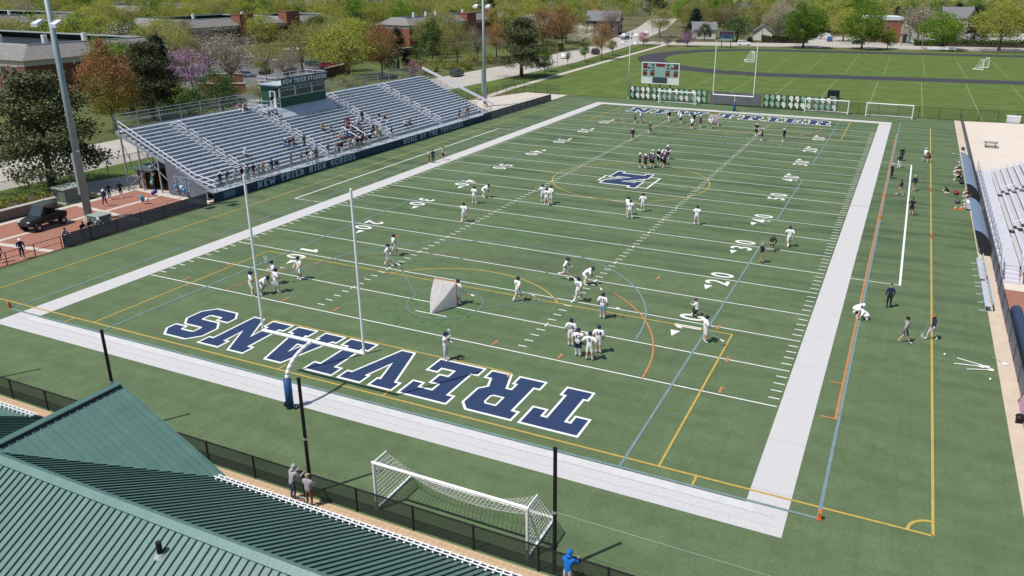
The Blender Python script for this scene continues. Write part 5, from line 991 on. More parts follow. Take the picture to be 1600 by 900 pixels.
POSES = {
 'stand': skel(),
 'arms': skel(el=mirror((.27, .06, 1.16)), wr=((.14, .30, 1.08), (-.20, .28, .98))),
 'wide': skel(kn=mirror((.17, .08, .50)), an=mirror((.22, -.01, .09)), toe=mirror((.26, .17, .045)), el=mirror((.30, .06, 1.15)), wr=((.16, .32, 1.10), (-.24, .28, .95)), pelvis=(0, -.03, .94)),
 'hips': skel(el=mirror((.40, -.08, 1.18)), wr=mirror((.20, .06, 1.02)), kn=mirror((.14, .02, .51)), an=mirror((.17, -.02, .09)), toe=mirror((.2, .16, .045))),
 'walk': skel(kn=((.10, .20, .53), (-.10, -.02, .50)), an=((.11, .27, .10), (-.11, -.33, .14)), toe=((.12, .46, .06), (-.12, -.19, .045)), el=((.28, -.16, 1.17), (-.28, .10, 1.17)), wr=((.25, -.10, .92), (-.22, .30, 1.0)), pelvis=(0, 0, .94)),
 'run': skel(pelvis=(0, 0, .95), chest=(0, .12, 1.34), neck=(0, .16, 1.50), head=(0, .21, 1.61), kn=((.10, .30, .66), (-.10, -.06, .52)), an=((.11, .18, .28), (-.12, -.46, .48)), toe=((.12, .36, .20), (-.12, -.52, .33)), el=((.30, -.06, 1.12), (-.30, .2, 1.15)), wr=((.18, .22, 1.05), (-.14, .40, 1.1))),
 'bend': skel(pelvis=(0, -.16, .88), chest=(0, .22, 1.12), neck=(0, .36, 1.20), head=(0, .47, 1.24), el=((.28, .36, .86), (-.28, .34, .86)), wr=((.14, .50, .66), (-.22, .52, .60)), kn=mirror((.16, .12, .50)), an=((.18, -.06, .09), (-.18, -.16, .09)), toe=((.21, .13, .045), (-.2, .03, .045))),
 'raise': skel(el=((.34, .12, 1.40), (-.28, .05, 1.16)), wr=((.26, .30, 1.62), (-.05, .30, 1.20)), kn=mirror((.13, .02, .51)), an=mirror((.15, -.03, .09)), toe=mirror((.18, .16, .045))),
 'lean': skel(chest=(0, .09, 1.34), neck=(0, .14, 1.50), head=(0, .2, 1.61), el=mirror((.28, .22, 1.14)), wr=mirror((.22, .46, 1.20)), pelvis=(0, -.02, .95)),
 'sit': skel(pelvis=(0, .0, .53), chest=(0, .05, .93), neck=(0, .07, 1.09), head=(0, .11, 1.21), el=mirror((.27, .10, .70)), wr=mirror((.15, .34, .62)), kn=mirror((.13, .44, .50)), an=mirror((.13, .44, .09)), toe=mirror((.15, .62, .045))),
 'sitlean': skel(pelvis=(0, .0, .53), chest=(0, .18, .88), neck=(0, .27, 1.01), head=(0, .36, 1.10), el=mirror((.25, .34, .66)), wr=mirror((.08, .52, .70)), kn=mirror((.16, .44, .50)), an=mirror((.16, .42, .09)), toe=mirror((.19, .60, .045))),
 'kneel': skel(pelvis=(0, -.05, .55), chest=(0, .05, .94), neck=(0, .08, 1.10), head=(0, .13, 1.21), el=((.30, .16, .92), (-.30, .20, .90)), wr=((.12, .40, 1.0), (-.14, .42, .92)), kn=((.14, .38, .50), (-.13, .24, .10)), an=((.15, .36, .09), (-.13, -.22, .10)), toe=((.17, .54, .045), (-.14, -.38, .05))),
 'crouch': skel(pelvis=(0, -.22, .38), chest=(0, .12, .58), neck=(0, .27, .66), head=(0, .38, .68), el=mirror((.30, .26, .34)), wr=mirror((.22, .46, .12)), kn=mirror((.24, .16, .34)), an=mirror((.20, -.22, .09)), toe=mirror((.22, -.04, .045))),
}
BONES = [('pel', 'spi', 1), ('spi', 'che', 1), ('che', 'nec', 1), ('nec', 'hed', 7), ('hed', 'top', 7)]
for k in '01': BONES += [('che', 'sh'+k, 1), ('sh'+k, 'el'+k, 1), ('el'+k, 'wr'+k, 2), ('wr'+k, 'ha'+k, 3), ('pel', 'hi'+k, 4), ('hi'+k, 'kn'+k, 4), ('kn'+k, 'an'+k, 5), ('an'+k, 'to'+k, 6)]
RAD = {'pel': (.165, .125), 'spi': (.150, .115), 'che': (.185, .130), 'nec': (.062, .062), 'hed': (.082, .098), 'top': (.070, .082), 'sh': (.085, .085), 'el': (.052, .052), 'wr': (.036, .036), 'ha': (.048, .030), 'hi': (.110, .110), 'kn': (.066, .066), 'an': (.044, .044), 'to': (.042, .034)}
def seg_d(p, a, b_):
    ab = b_-a; t_ = max(0, min(1, (p-a).dot(ab)/max(1e-9, ab.dot(ab)))); return (p-a-ab*t_).length, t_
BODY = {}
M_skin0 = mat('skin', (.42, .26, .19), .6, var=.05)
def body_mesh(pose, kit):
    key = (pose, kit)
    if key in BODY: return BODY[key]
    P = {a: b_.copy() for a, b_ in POSES[pose].items()}
    if kit == 'player':                     # shoulder pads, gloves and loose shorts
        for k_, sg_ in (('0', 1), ('1', -1)): P['sh'+k_].x += sg_*.035; P['el'+k_].x += sg_*.05
    names = list(P); idx = {n_: i for i, n_ in enumerate(names)}
    me = bpy.data.meshes.new('sk'); me.from_pydata([tuple(P[n_]) for n_ in names], [(idx[a], idx[b_]) for a, b_, _ in BONES], [])
    o = bpy.data.objects.new('sk', me); COL.objects.link(o); o.modifiers.new('s', 'SKIN'); o.modifiers['s'].branch_smoothing = .6
    gear = {'player': dict(che=1.25, sh=1.5, spi=1.22, pel=1.2, hi=1.28, kn=1.5, el=1.5, wr=1.5, ha=1.5, an=1.15, to=1.25), 'civil': dict(), 'coat': dict(che=1.10, spi=1.14, pel=1.08, sh=1.15, el=1.25, wr=1.2)}[kit]
    for n_, i in idx.items():
        b_ = n_.rstrip('01') if n_[:2] in ('sh', 'el', 'wr', 'ha', 'hi', 'kn', 'an', 'to') and n_[-1] in '01' else n_
        r_ = RAD[b_]; f_ = gear.get(b_, 1.0); me.skin_vertices[0].data[i].radius = (r_[0]*f_, r_[1]*f_); me.skin_vertices[0].data[i].use_root = (n_ == 'pel')
    o.modifiers.new('d', 'SUBSURF').levels = 2
    dg = bpy.context.evaluated_depsgraph_get(); dg.update(); m2 = bpy.data.meshes.new_from_object(o.evaluated_get(dg)); bpy.data.objects.remove(o)
    bm = bmesh.new(); bm.from_mesh(m2)
    for f_ in bm.faces:                     # clothing zones follow the nearest bone
        c_ = f_.calc_center_median(); best = None
        for a, b_, z_ in BONES:
            d_, t_ = seg_d(c_, P[a], P[b_]); ra, rb = [(RAD[n2.rstrip('01')][0]+RAD[n2.rstrip('01')][1])/2 for n2 in (a, b_)]
            d_ -= ra+(rb-ra)*t_
            if best is None or d_ < best[0]: best = (d_, t_, z_, a[:2])
        z_ = best[2]
        if z_ == 1 and best[3] == 'sh' and best[1] > .72: z_ = 2
        if z_ == 7 and best[3] == 'ne' and best[1] < .1: z_ = 1
        if z_ == 4 and best[3] == 'hi' and best[1] > .86: z_ = 5
        if z_ == 5 and kit == 'player' and best[3] == 'kn' and best[1] > .55: z_ = 6
        f_.material_index = z_; f_.smooth = True
    # fingers, nose, ears, eyes and mouth grow from the same body
    def tag_box(c_, ax, ay, az, mi, taper=1.0):
        vs = []
        for k_ in (0, 1):
            for s1, s2 in ((-1, -1), (1, -1), (1, 1), (-1, 1)): vs.append(bm.verts.new(c_+az*k_+ax*s1*(taper if k_ else 1)+ay*s2*(taper if k_ else 1)))
        for q in ((3, 2, 1, 0), (4, 5, 6, 7), (0, 1, 5, 4), (1, 2, 6, 5), (2, 3, 7, 6), (3, 0, 4, 7)): f_ = bm.faces.new([vs[i] for i in q]); f_.material_index = mi
    for k in '01':
        d_ = (P['ha'+k]-P['wr'+k]).normalized(); s_ = d_.cross(Vector((0, 0, 1))); s_ = s_.normalized() if s_.length > .1 else Vector((1, 0, 0)); n_ = d_.cross(s_)
        for j, ln in enumerate((.062, .075, .070, .054)):
            b0 = P['ha'+k]+s_*(j-1.5)*.021+d_*.012; tag_box(b0, s_*.009, n_*.009, (d_+n_*.35).normalized()*ln*.55, 3, .9); tag_box(b0+(d_+n_*.35).normalized()*ln*.52, s_*.0085, n_*.0085, (d_*.6+n_*.9).normalized()*ln*.5, 3, .75)
        tag_box(P['wr'+k]+d_*.05+s_*.035, n_*.010, d_*.011, (s_*.6+d_*.8).normalized()*.055, 3, .75)
    h = P['hed']; u_ = (P['top']-P['nec']).normalized(); fwd = (Vector((0, 1, 0))-u_*u_.y).normalized(); sd_ = fwd.cross(u_)
    tag_box(h+fwd*.085-u_*.005, sd_*.014, u_*.024, fwd*.028, 7, .6)
    for s_ in (-1, 1): tag_box(h+fwd*.088+sd_*s_*.034+u_*.025, sd_*.013, u_*.007, fwd*.010, 8); tag_box(h+sd_*s_*.076+u_*.0, fwd*.018, u_*.030, sd_*s_*.016, 7, .8)
    tag_box(h+fwd*.080-u_*.055, sd_*.024, u_*.006, fwd*.014, 9)
    m3 = bpy.data.meshes.new('person_body'); bm.to_mesh(m3); bm.free()
    for i in range(10): m3.materials.append(M_skin0)
    BODY[key] = m3; return m3
HEADG = {}
def headgear(kind, m, pose):
    key = (kind, m.name, pose)
    if key in HEADG: return HEADG[key]
    P = POSES[pose]; h = P['hed']; u_ = (P['top']-P['nec']).normalized(); fwd = (Vector((0, 1, 0))-u_*u_.y).normalized(); sd_ = fwd.cross(u_)
    mt = Matrix((( sd_.x, fwd.x, u_.x, h.x), (sd_.y, fwd.y, u_.y, h.y), (sd_.z, fwd.z, u_.z, h.z), (0, 0, 0, 1))); mb = MB(); mats_ = [m]
    if kind == 'helmet':
        mb.ell((0, -.01, .035), .125, .145, .135, 14, 8, cut=-.55); mb.add([(-.09, .11, .06), (.09, .11, .06), (.07, .20, .05), (-.07, .20, .05), (-.09, .11, .075), (.09, .11, .075), (.07, .20, .06), (-.07, .20, .06)], [(0, 1, 2, 3), (4, 5, 6, 7), (0, 1, 5, 4), (1, 2, 6, 5), (2, 3, 7, 6), (3, 0, 4, 7)])
        for z_ in (-.02, -.06, -.10): mb.tube([(-.11, .06, z_), (-.06, .15, z_), (.06, .15, z_), (.11, .06, z_)], .007, 4, 1)
        mb.tube([(0, .16, .05), (0, .16, -.11)], .007, 4, 1); mats_ = [m, mat('cage_grey', (.3, .31, .33), .4)]
    elif kind == 'hair': mb.ell((0, -.012, .035), .097, .112, .108, 12, 7, cut=-.35)
    elif kind == 'curls':
        for i in range(26): a = i*2.4; z_ = -.02+.14*(i/26); r_ = .085*math.sqrt(max(.05, 1-(z_/.16)**2)); mb.ell((r_*math.cos(a), r_*math.sin(a)-.02, z_+.02), .038, .038, .036, 6, 4)
    elif kind == 'long': mb.ell((0, -.012, .035), .099, .114, .108, 12, 7, cut=-.35); mb.ell((0, -.075, -.07), .08, .045, .13, 10, 6)
    elif kind == 'cap': mb.ell((0, -.01, .05), .101, .114, .090, 12, 5, cut=.05); mb.add([(-.07, .09, .058), (.07, .09, .058), (.055, .19, .045), (-.055, .19, .045), (-.07, .09, .068), (.07, .09, .068), (.055, .19, .053), (-.055, .19, .053)], [(0, 1, 2, 3), (4, 5, 6, 7), (0, 1, 5, 4), (1, 2, 6, 5), (2, 3, 7, 6), (3, 0, 4, 7)])
    elif kind == 'hood': mb.ell((0, -.025, .015), .118, .128, .138, 12, 8, cut=-.9); mb.ell((0, -.07, -.13), .13, .085, .07, 10, 5)
    mb.v = [tuple(mt @ Vector(v)) for v in mb.v]; me = mb.mesh(kind, mats_, True); HEADG[key] = me; return me
CLR = {'white': (.80, .80, .81), 'navy': (.018, .026, .065), 'black': (.014, .014, .017), 'grey': (.30, .31, .34), 'lgrey': (.48, .49, .52), 'maroon': (.070, .016, .040), 'red': (.36, .03, .045), 'blue': (.03, .13, .42), 'lblue': (.26, .42, .52), 'teal': (.08, .20, .24), 'tan': (.42, .31, .20), 'khaki': (.34, .28, .19), 'olive': (.10, .11, .055), 'orange': (.60, .17, .05), 'pink': (.52, .20, .26), 'brown': (.16, .085, .055), 'denim': (.055, .095, .17), 'purple': (.12, .07, .13), 'skin': (.52, .34, .26), 'skin2': (.56, .38, .30), 'skin3': (.25, .14, .09), 'dhair': (.03, .02, .016), 'bhair': (.22, .13, .06), 'gold': (.4, .28, .1), 'royal': (.008, .14, .52), 'heather': (.33, .34, .37)}
def cm(n_): return mat('cloth_'+n_ if 'skin' not in n_ and 'hair' not in n_ else n_+'_tone', CLR[n_], .8 if 'skin' not in n_ else .6, var=.07, scale=6)
GROUPS = {}
def person(label, x, y, face, pose='stand', top='white', bot='white', head='helmet:navy', kit='player', sleeve=None, shin='skin', shoe='white', hand='white', skin='skin', num=None, z=0.0, sc=1.0, group=None, stick=None, sticklb=None, numcol='navy'):
    """face: heading in degrees, 0 looks along +y, 90 along -x"""
    me = body_mesh(pose, kit); o = obj('person', me, None, label, 'person', group, None, (x, y, z), R(face)); o.scale = (sc, sc, sc)
    sl = [skin, top, sleeve or skin, hand or skin, bot, shin, shoe, skin]
    for i, n_ in enumerate(sl): o.material_slots[i].link = 'OBJECT'; o.material_slots[i].material = cm(n_)
    for i in (8, 9): o.material_slots[i].link = 'OBJECT'; o.material_slots[i].material = cm('dhair' if i == 8 else 'red') if i == 8 else cm('brown')
    if head:
        k, c_ = head.split(':'); obj({'hair': 'hair', 'curls': 'hair', 'long': 'hair'}.get(k, k), headgear(k, cm(c_), pose), o)
    if num:                                   # numeral wrapped on the back of the jersey
        bv = BVHTree.FromPolygons([v.co.copy() for v in me.vertices], [tuple(p.vertices) for p in me.polygons]); src = digits(num, cm(numcol)); P = POSES[pose]; c_ = P['che']*.72+P['spi']*.28
        m2 = src.copy()
        for v in m2.vertices:
            px, pz = v.co.x*.30*(1.0 if len(num) == 1 else .92), v.co.y*.27; hit = bv.ray_cast(Vector((c_.x+px, c_.y-1, c_.z+pz)), Vector((0, 1, 0))); yy = hit[0].y if hit[0] else c_.y-.13
            v.co = Vector((c_.x+px, yy-.012, c_.z+pz))
        obj('jersey_number', m2, o)
    if stick:
        p0, p1 = [Vector(q) for q in stick]; t = thing('lacrosse_stick', sticklb or ' '.join(('stick of the '+label).split()[:16]), 'lacrosse stick', (x, y, z), R(face), 'lacrosse sticks'); t.scale = (sc, sc, sc); lax(t, p0, p1)
    return o
def lax(t, p0, p1, goalie=False, r=.016):
    d = (p1-p0).normalized(); MB().cyl(p0, p1, r, n=6).build('shaft', mat('shaft_grey', (.42, .42, .44), .4, .3) if r < .02 else M_wplastic, t)
    u = Vector((0, 0, 1)) if abs(d.z) < .9 else Vector((1, 0, 0)); s = d.cross(u).normalized(); w = .16 if goalie else .095; L = .38 if goalie else .27
    loop = [p1+d*a*L+s*b_*w for a, b_ in ((0, .15), (.35, .6), (.75, 1), (1, .6), (1.04, 0), (1, -.6), (.75, -1), (.35, -.6), (0, -.15))]
    hd = MB().tube(loop, .018, 5).build('head', M_wplastic, t); n_ = s.cross(d)*.05; mid = p1+d*L*.6+n_
    MB().add([tuple(q) for q in loop]+[tuple(mid)], [(i, i+1, 9) for i in range(8)]).build('pocket', mat('pocket_mesh', (.6, .6, .6), .8), hd)
SK = {'low': ((.30, .15, .80), (.55, .75, .45)), 'up': ((-.05, .28, 1.05), (.20, .34, 1.85)), 'side': ((-.22, .28, .95), (.75, .42, .75)), 'fwd': ((-.2, .25, .85), (.15, 1.05, 1.15)), 'rest': ((.30, .18, 1.05), (.36, .36, .30)), 'ground': ((.22, .45, .75), (.75, 1.05, .12)), 'cross': ((-.35, .3, .9), (.55, .32, 1.2))}
WP = dict(top='white', bot='white', sc=1.08, group='players in white on the near half')
NP = [  # near-half players: label tail, x, y, heading, pose, extras
 ('player in white wearing number 7 left of the yellow penalty arc', 28.9, 16.56, -25, 'walk', dict(num='7', stick=SK['low'])),
 ('player in white wearing number 26 at the back of the group of four', 35.34, 11.35, 10, 'stand', dict(num='26', stick=SK['side'])),
 ('player in white wearing number 42 and grey trousers', 36.31, 10.2, 8, 'arms', dict(num='42', bot='navy', shin='lgrey')),
 ('player in white wearing number 9 at the front of the group of four', 37.16, 10.01, 6, 'hips', dict(num='9', stick=SK['rest'])),
 ('player in white wearing number 44 at the right of the group of four', 37.3, 11.15, 12, 'stand', dict(num='44')),
 ('player in white wearing number 35 with stick held out right', 35.62, 16.27, 0, 'stand', dict(num='35', stick=SK['side'], bot='lblue')),
 ('player in white wearing number 28 facing the circle dash', 32.94, 18.31, -15, 'walk', dict(num='28')),
 ('player in white running behind number 28', 30.29, 21.93, -75, 'run', dict(stick=SK['low'])),
 ('player in white bending to scoop a ball right of number 28', 32.15, 21.74, -70, 'bend', dict(stick=SK['ground'])),
 ('player in white on the blue wing line by the kneeling coach', 43.01, 15.54, -60, 'arms', dict(stick=SK['low'])),
 ('goalkeeper in white leaning on the near lacrosse goal', 25.25, 14.25, -10, 'arms', dict(stick=SK['side'])),
 ('lone player with grey trousers raising a stick above the navy letters', 29.12, 6.28, -80, 'raise', dict(shin='lgrey', bot='lgrey', stick=SK['up'])),
 ('player in white furthest left by the near goal post upright', 10.57, 9.22, -40, 'wide', dict(num='47')),
 ('player in white bending behind the near goal post upright', 11.05, 9.75, -70, 'bend', dict()),
 ('player in white facing away in front of the left pair', 11.79, 10.48, -25, 'wide', dict(num='5')),
 ('player in white holding a stick upright in the left pair', 10.4, 11.7, 150, 'raise', dict(stick=SK['up'])),
 ('player in white under the left ten-yard numeral', 11.52, 13.3, 165, 'arms', dict(stick=SK['fwd'])),
 ('player in white stepping out on the left crease side', 15.96, 18.74, -65, 'walk', dict(stick=SK['low'])),
 ('player in white walking just beyond the left crease side pair', 14.91, 21.04, -45, 'walk', dict()),
 ('player in white alone on the left thirty-yard line', 15.24, 32.13, 10, 'walk', dict()),
 ('player in white striding by the left forty-yard numeral', 12.95, 38.15, -10, 'wide', dict(num='2')),
 ('player in white stooping beside the left forty-yard numeral', 12.61, 40.82, -60, 'bend', dict()),
 ('left player of the trio below the centre circle', 19.1, 41.9, 40, 'arms', dict(stick=SK['low'])),
 ('front player of the trio below the centre circle', 20.09, 40.72, 0, 'wide', dict(num='8')),
 ('right player of the trio below the centre circle', 20.1, 41.8, -20, 'stand', dict()),
 ('front player of the pair under the centre circle', 29.44, 40.02, 5, 'wide', dict(num='3')),
 ('rear player of the pair under the centre circle', 28.85, 41.1, -30, 'arms', dict(stick=SK['side'])),
 ('player in white standing just right of the pair under the centre circle', 29.8, 42.93, 20, 'stand', dict()),
 ('player in white alone between the right hash and the forty numeral', 35.93, 40.72, 0, 'wide', dict(num='1')),
 ('player in white alone near the right sideline hash', 44.98, 37.79, 20, 'walk', dict()),
]
for lb, x, y, h, pose, ex in NP: person(lb, x, y, h, pose, **{**WP, **ex})
GA = dict(kit='civil', hand=None, group='adults and coaches round the pitch')
person('kneeling coach in white shirt and black trousers on the right ten-yard numeral', 41.47, 19.36, 70, 'kneel', 'white', 'black', 'hair:dhair', shin='black', shoe='white', **GA)
person('man in black top and khaki trousers by the right thirty numeral', 43.54, 32.53, -45, 'arms', 'black', 'khaki', 'cap:khaki', shin='khaki', shoe='brown', **GA)
person('man in dark top bending beside the man in black', 43.8, 35.85, -10, 'bend', 'black', 'khaki', 'hair:dhair', sleeve='black', shin='khaki', shoe='black', **GA)
MP = dict(top='maroon', bot='black', num=None, group='players in maroon at midfield'); MK = [(23.21, 61.74, -80), (24.08, 61.37, -30), (24.34, 62.67, -40), (24.75, 62.3, 0), (24.67, 64.84, -120), (26.04, 63.09, 60), (25.3, 64.9, 130), (25.02, 67.95, 160), (24.1, 64.2, -100), (25.5, 63.7, 40)]
MKL = ['leftmost maroon player of the midfield huddle', 'second maroon player from the left of the midfield huddle', 'maroon player third from the left in the huddle', 'maroon player at the front middle of the huddle', 'maroon player at the back middle of the huddle', 'rightmost maroon player of the midfield huddle', 'maroon player at the back right of the huddle', 'maroon player standing off behind the midfield huddle', 'maroon player at the back left of the huddle', 'maroon player inside the right of the huddle']
for (x, y, h), lb in zip(MK, MKL): person(lb, x, y, h, 'hips' if x > 25 else 'arms', 'maroon' if int(x*100) % 3 else 'purple', 'black', 'helmet:white' if int(y*10) % 2 else 'helmet:lgrey', sleeve='white' if x > 24.2 else None, group=MP['group'], sc=1.06, stick=SK['low'] if 'standing off' in lb else None)
FP = [('maroon player with a stick left of the far restraining arc', 16.84, 77.67, 40, 'arms', 'maroon', 'grey'), ('maroon player trotting inside the far blue arc', 17.56, 83.85, -30, 'walk', 'maroon', 'black'), ('left player of the pair below the letter N', 12.4, 91.97, -60, 'stand', 'purple', 'black'), ('right player of the pair below the letter N', 13.2, 92.6, 80, 'stand', 'white', 'lgrey'),
      ('far player in black top and white trousers under the letter E', 17.12, 95.62, 30, 'walk', 'black', 'white'), ('far player in white top and dark shorts under the letter W', 19.12, 95.23, -50, 'wide', 'white', 'navy'), ('far player in white striding before the far crease', 22.16, 90.89, -30, 'wide', 'white', 'maroon'), ('far player in black just behind the striding player', 21.4, 94.9, -120, 'stand', 'black', 'black'), ('maroon player left of the far lacrosse goal', 23.0, 92.97, -60, 'arms', 'maroon', 'maroon'), ('far goalkeeper in front of the far lacrosse goal', 24.6, 93.0, 180, 'wide', 'white', 'brown'),
      ('left maroon player of the pair on the far right hash', 32.37, 89.85, -150, 'arms', 'maroon', 'black'), ('front maroon player of the pair on the far right hash', 33.9, 86.2, 100, 'arms', 'maroon', 'black'), ('far figure in dark clothes and white cap right of the pair', 36.87, 87.05, 60, 'stand', 'black', 'teal')]
for lb, x, y, h, pose, t_, b_ in FP: person(lb, x, y, h, pose, t_, b_, 'helmet:lgrey' if 'cap' not in lb else 'cap:white', group='players at the far end', sc=1.06, stick=SK['low'] if 'stick' in lb else None)
RP = [('man in black jacket and black trousers on the visitor sideline', 52.15, 69.2, -60, 'stand', 'black', 'black', 'cap:white', 'black', 'black'), ('man in navy top and white trousers on the visitor sideline', 52.8, 75.47, 20, 'arms', 'navy', 'white', 'hair:dhair', 'navy', 'white'), ('figure in black furthest up the visitor sideline', 52.96, 80.3, 0, 'stand', 'black', 'black', 'cap:black', 'black', 'black'),
      ('person in maroon hoodie holding a helmet near the team box line', 53.37, 61.32, 90, 'walk', 'maroon', 'tan', 'hair:dhair', 'maroon', 'skin'), ('man in navy top and tan shorts on the team box line', 54.69, 63.78, 20, 'stand', 'navy', 'khaki', 'cap:lgrey', 'navy', 'skin'), ('boy in black top and black shorts on the team box line', 54.62, 53.14, -20, 'hips', 'black', 'black', 'hair:dhair', None, 'skin'),
      ('left player of the pair on the yellow touchline up the field', 55.7, 80.9, -40, 'walk', 'white', 'navy', 'helmet:lgrey', None, 'skin'), ('right player of the pair on the yellow touchline up the field', 56.2, 80.6, 30, 'bend', 'maroon', 'black', 'helmet:white', 'white', 'skin'),
      ('man in navy jacket and black trousers below the team box corner', 53.63, 26.79, 15, 'stand', 'navy', 'black', 'cap:navy', 'navy', 'black'), ('curly-haired teen in grey top and denim shorts walking', 54.81, 20.92, -70, 'walk', 'grey', 'denim', 'curls:dhair', None, 'skin'), ('walking player in navy sweatshirt with stick on the yellow touchline', 56.44, 22.21, 120, 'walk', 'navy', 'lgrey', 'hair:bhair', 'navy', 'lgrey')]
for lb, x, y, h, pose, t_, b_, hd, slv, shn in RP: person(lb, x, y, h, pose, t_, b_, hd, 'civil', slv, shn, 'white' if shn != 'black' else 'black', None, group='people on the visitor sideline', sc=1.04, stick=SK['rest'] if 'stick' in lb else None)
person('left one of two players in white crouching on the blue sideline', 51.62, 24.85, -100, 'crouch', 'white', 'white', 'helmet:white', group='crouching players'); person('right one of two players in white crouching on the blue sideline', 52.2, 23.9, 100, 'crouch', 'white', 'white', 'helmet:white', group='crouching players')
person('person in black sitting on the turf before the crowded shelter', 58.26, 64.24, 100, 'sitlean', 'black', 'white', 'hair:dhair', 'civil', 'black', 'skin', z=-.36, group='people on the visitor sideline')
for i, (x, y, t_, b_, lb) in enumerate(((60.3, 65.2, 'red', 'grey', 'person in red seated at the back of the crowded shelter'), (60.2, 63.5, 'red', 'black', 'second person in red seated in the crowded shelter'), (60.2, 61.6, 'black', 'black', 'person in black seated in the middle of the crowded shelter'), (60.2, 60.0, 'brown', 'grey', 'person in brown seated low in the crowded shelter'), (60.15, 58.8, 'white', 'black', 'person in white seated at the near end of the crowded shelter'))): person(lb, x, y, 90, 'sit', t_, b_, 'hair:dhair', 'civil', None, 'skin', group='people in the shelter')
for i, (x, y, t_, pz) in enumerate(((59.5, 71.5, 'maroon', 'sit'), (59.6, 74.5, 'black', 'sit'), (59.6, 76.2, 'navy', 'sit'))): person(('lower', 'middle', 'upper')[i]+' person in '+t_+' in the upper part of the crowded shelter', x, y, 90, pz, t_, 'black', 'helmet:lgrey', 'player', None, 'skin', group='people on the upper bench')
LP_ = [('left man of two on the home sideline in striped grey top', -1.95, 52.7, -60, 'stand', 'lgrey', 'black', 'cap:black', None, 'black'), ('man in navy beside the pylon on the home sideline', -1.5, 52.95, 40, 'stand', 'navy', 'navy', 'hair:dhair', None, 'navy'), ('man in black shorts nearest the white border on the home sideline', -1.2, 54.9, -90, 'arms', 'lgrey', 'black', 'cap:black', None, 'skin'),
       ('player in navy with white helmet walking on the plaza', -20.94, 21.3, -150, 'walk', 'navy', 'navy', 'helmet:white', 'navy', 'navy'), ('left figure in navy walking at the back of the plaza', -22.74, 23.21, -120, 'walk', 'navy', 'denim', 'hair:dhair', 'navy', 'denim'), ('right figure in black with gear bag at the back of the plaza', -22.4, 24.3, -120, 'walk', 'black', 'black', 'hair:dhair', 'black', 'lgrey'),
       ('man in navy coat and white cap at the plaza railing', -12.75, 7.35, -110, 'arms', 'navy', 'navy', 'cap:white', 'navy', 'navy'), ('figure in black at the left edge of the plaza', -13.43, 5.9, -90, 'stand', 'black', 'black', 'hair:dhair', 'black', 'skin'), ('man in grey leaning on the screened plaza fence', -12.45, 11.0, -95, 'lean', 'grey', 'denim', 'hair:dhair', 'grey', 'denim'), ('left person of the trio leaning on the plaza fence', -12.75, 12.9, -95, 'lean', 'black', 'black', 'hair:dhair', 'black', 'black'), ('middle person of the trio leaning on the plaza fence', -12.9, 13.7, -95, 'lean', 'navy', 'denim', 'cap:navy', 'navy', 'denim'), ('right person of the trio leaning on the plaza fence', -12.6, 14.3, -95, 'lean', 'grey', 'navy', 'cap:white', 'navy', 'navy')]
for lb, x, y, h, pose, t_, b_, hd, slv, shn in LP_: person(lb, x, y, h, pose, t_, b_, hd, 'civil', slv, shn, 'white', None, group='people on the home side')
person('person in grey hoodie with hood up and jeans at the mesh fence', 30.15, -8.42, -12, 'lean', 'heather', 'denim', 'hood:heather', 'coat', 'heather', 'denim', 'denim', None, z=.012, group='spectators at the mesh fence')
person('person in grey hoodie, cap and brown trousers beside the bucket', 31.2, -8.55, 6, 'arms', 'heather', 'brown', 'cap:khaki', 'coat', 'heather', 'brown', 'black', None, z=.012, sc=.98, group='spectators at the mesh fence')
person('person in bright blue hoodie with hood up at the mesh fence', 43.6, -8.4, 0, 'lean', 'royal', 'lgrey', 'hood:royal', 'coat', 'royal', 'lgrey', 'white', None, z=.012, group='spectators at the mesh fence')
person('man in black standing at the press box door', PX-.7, 48.6, -90, 'stand', 'black', 'denim', 'hair:dhair', 'civil', 'black', 'denim', 'black', None, z=6.12)
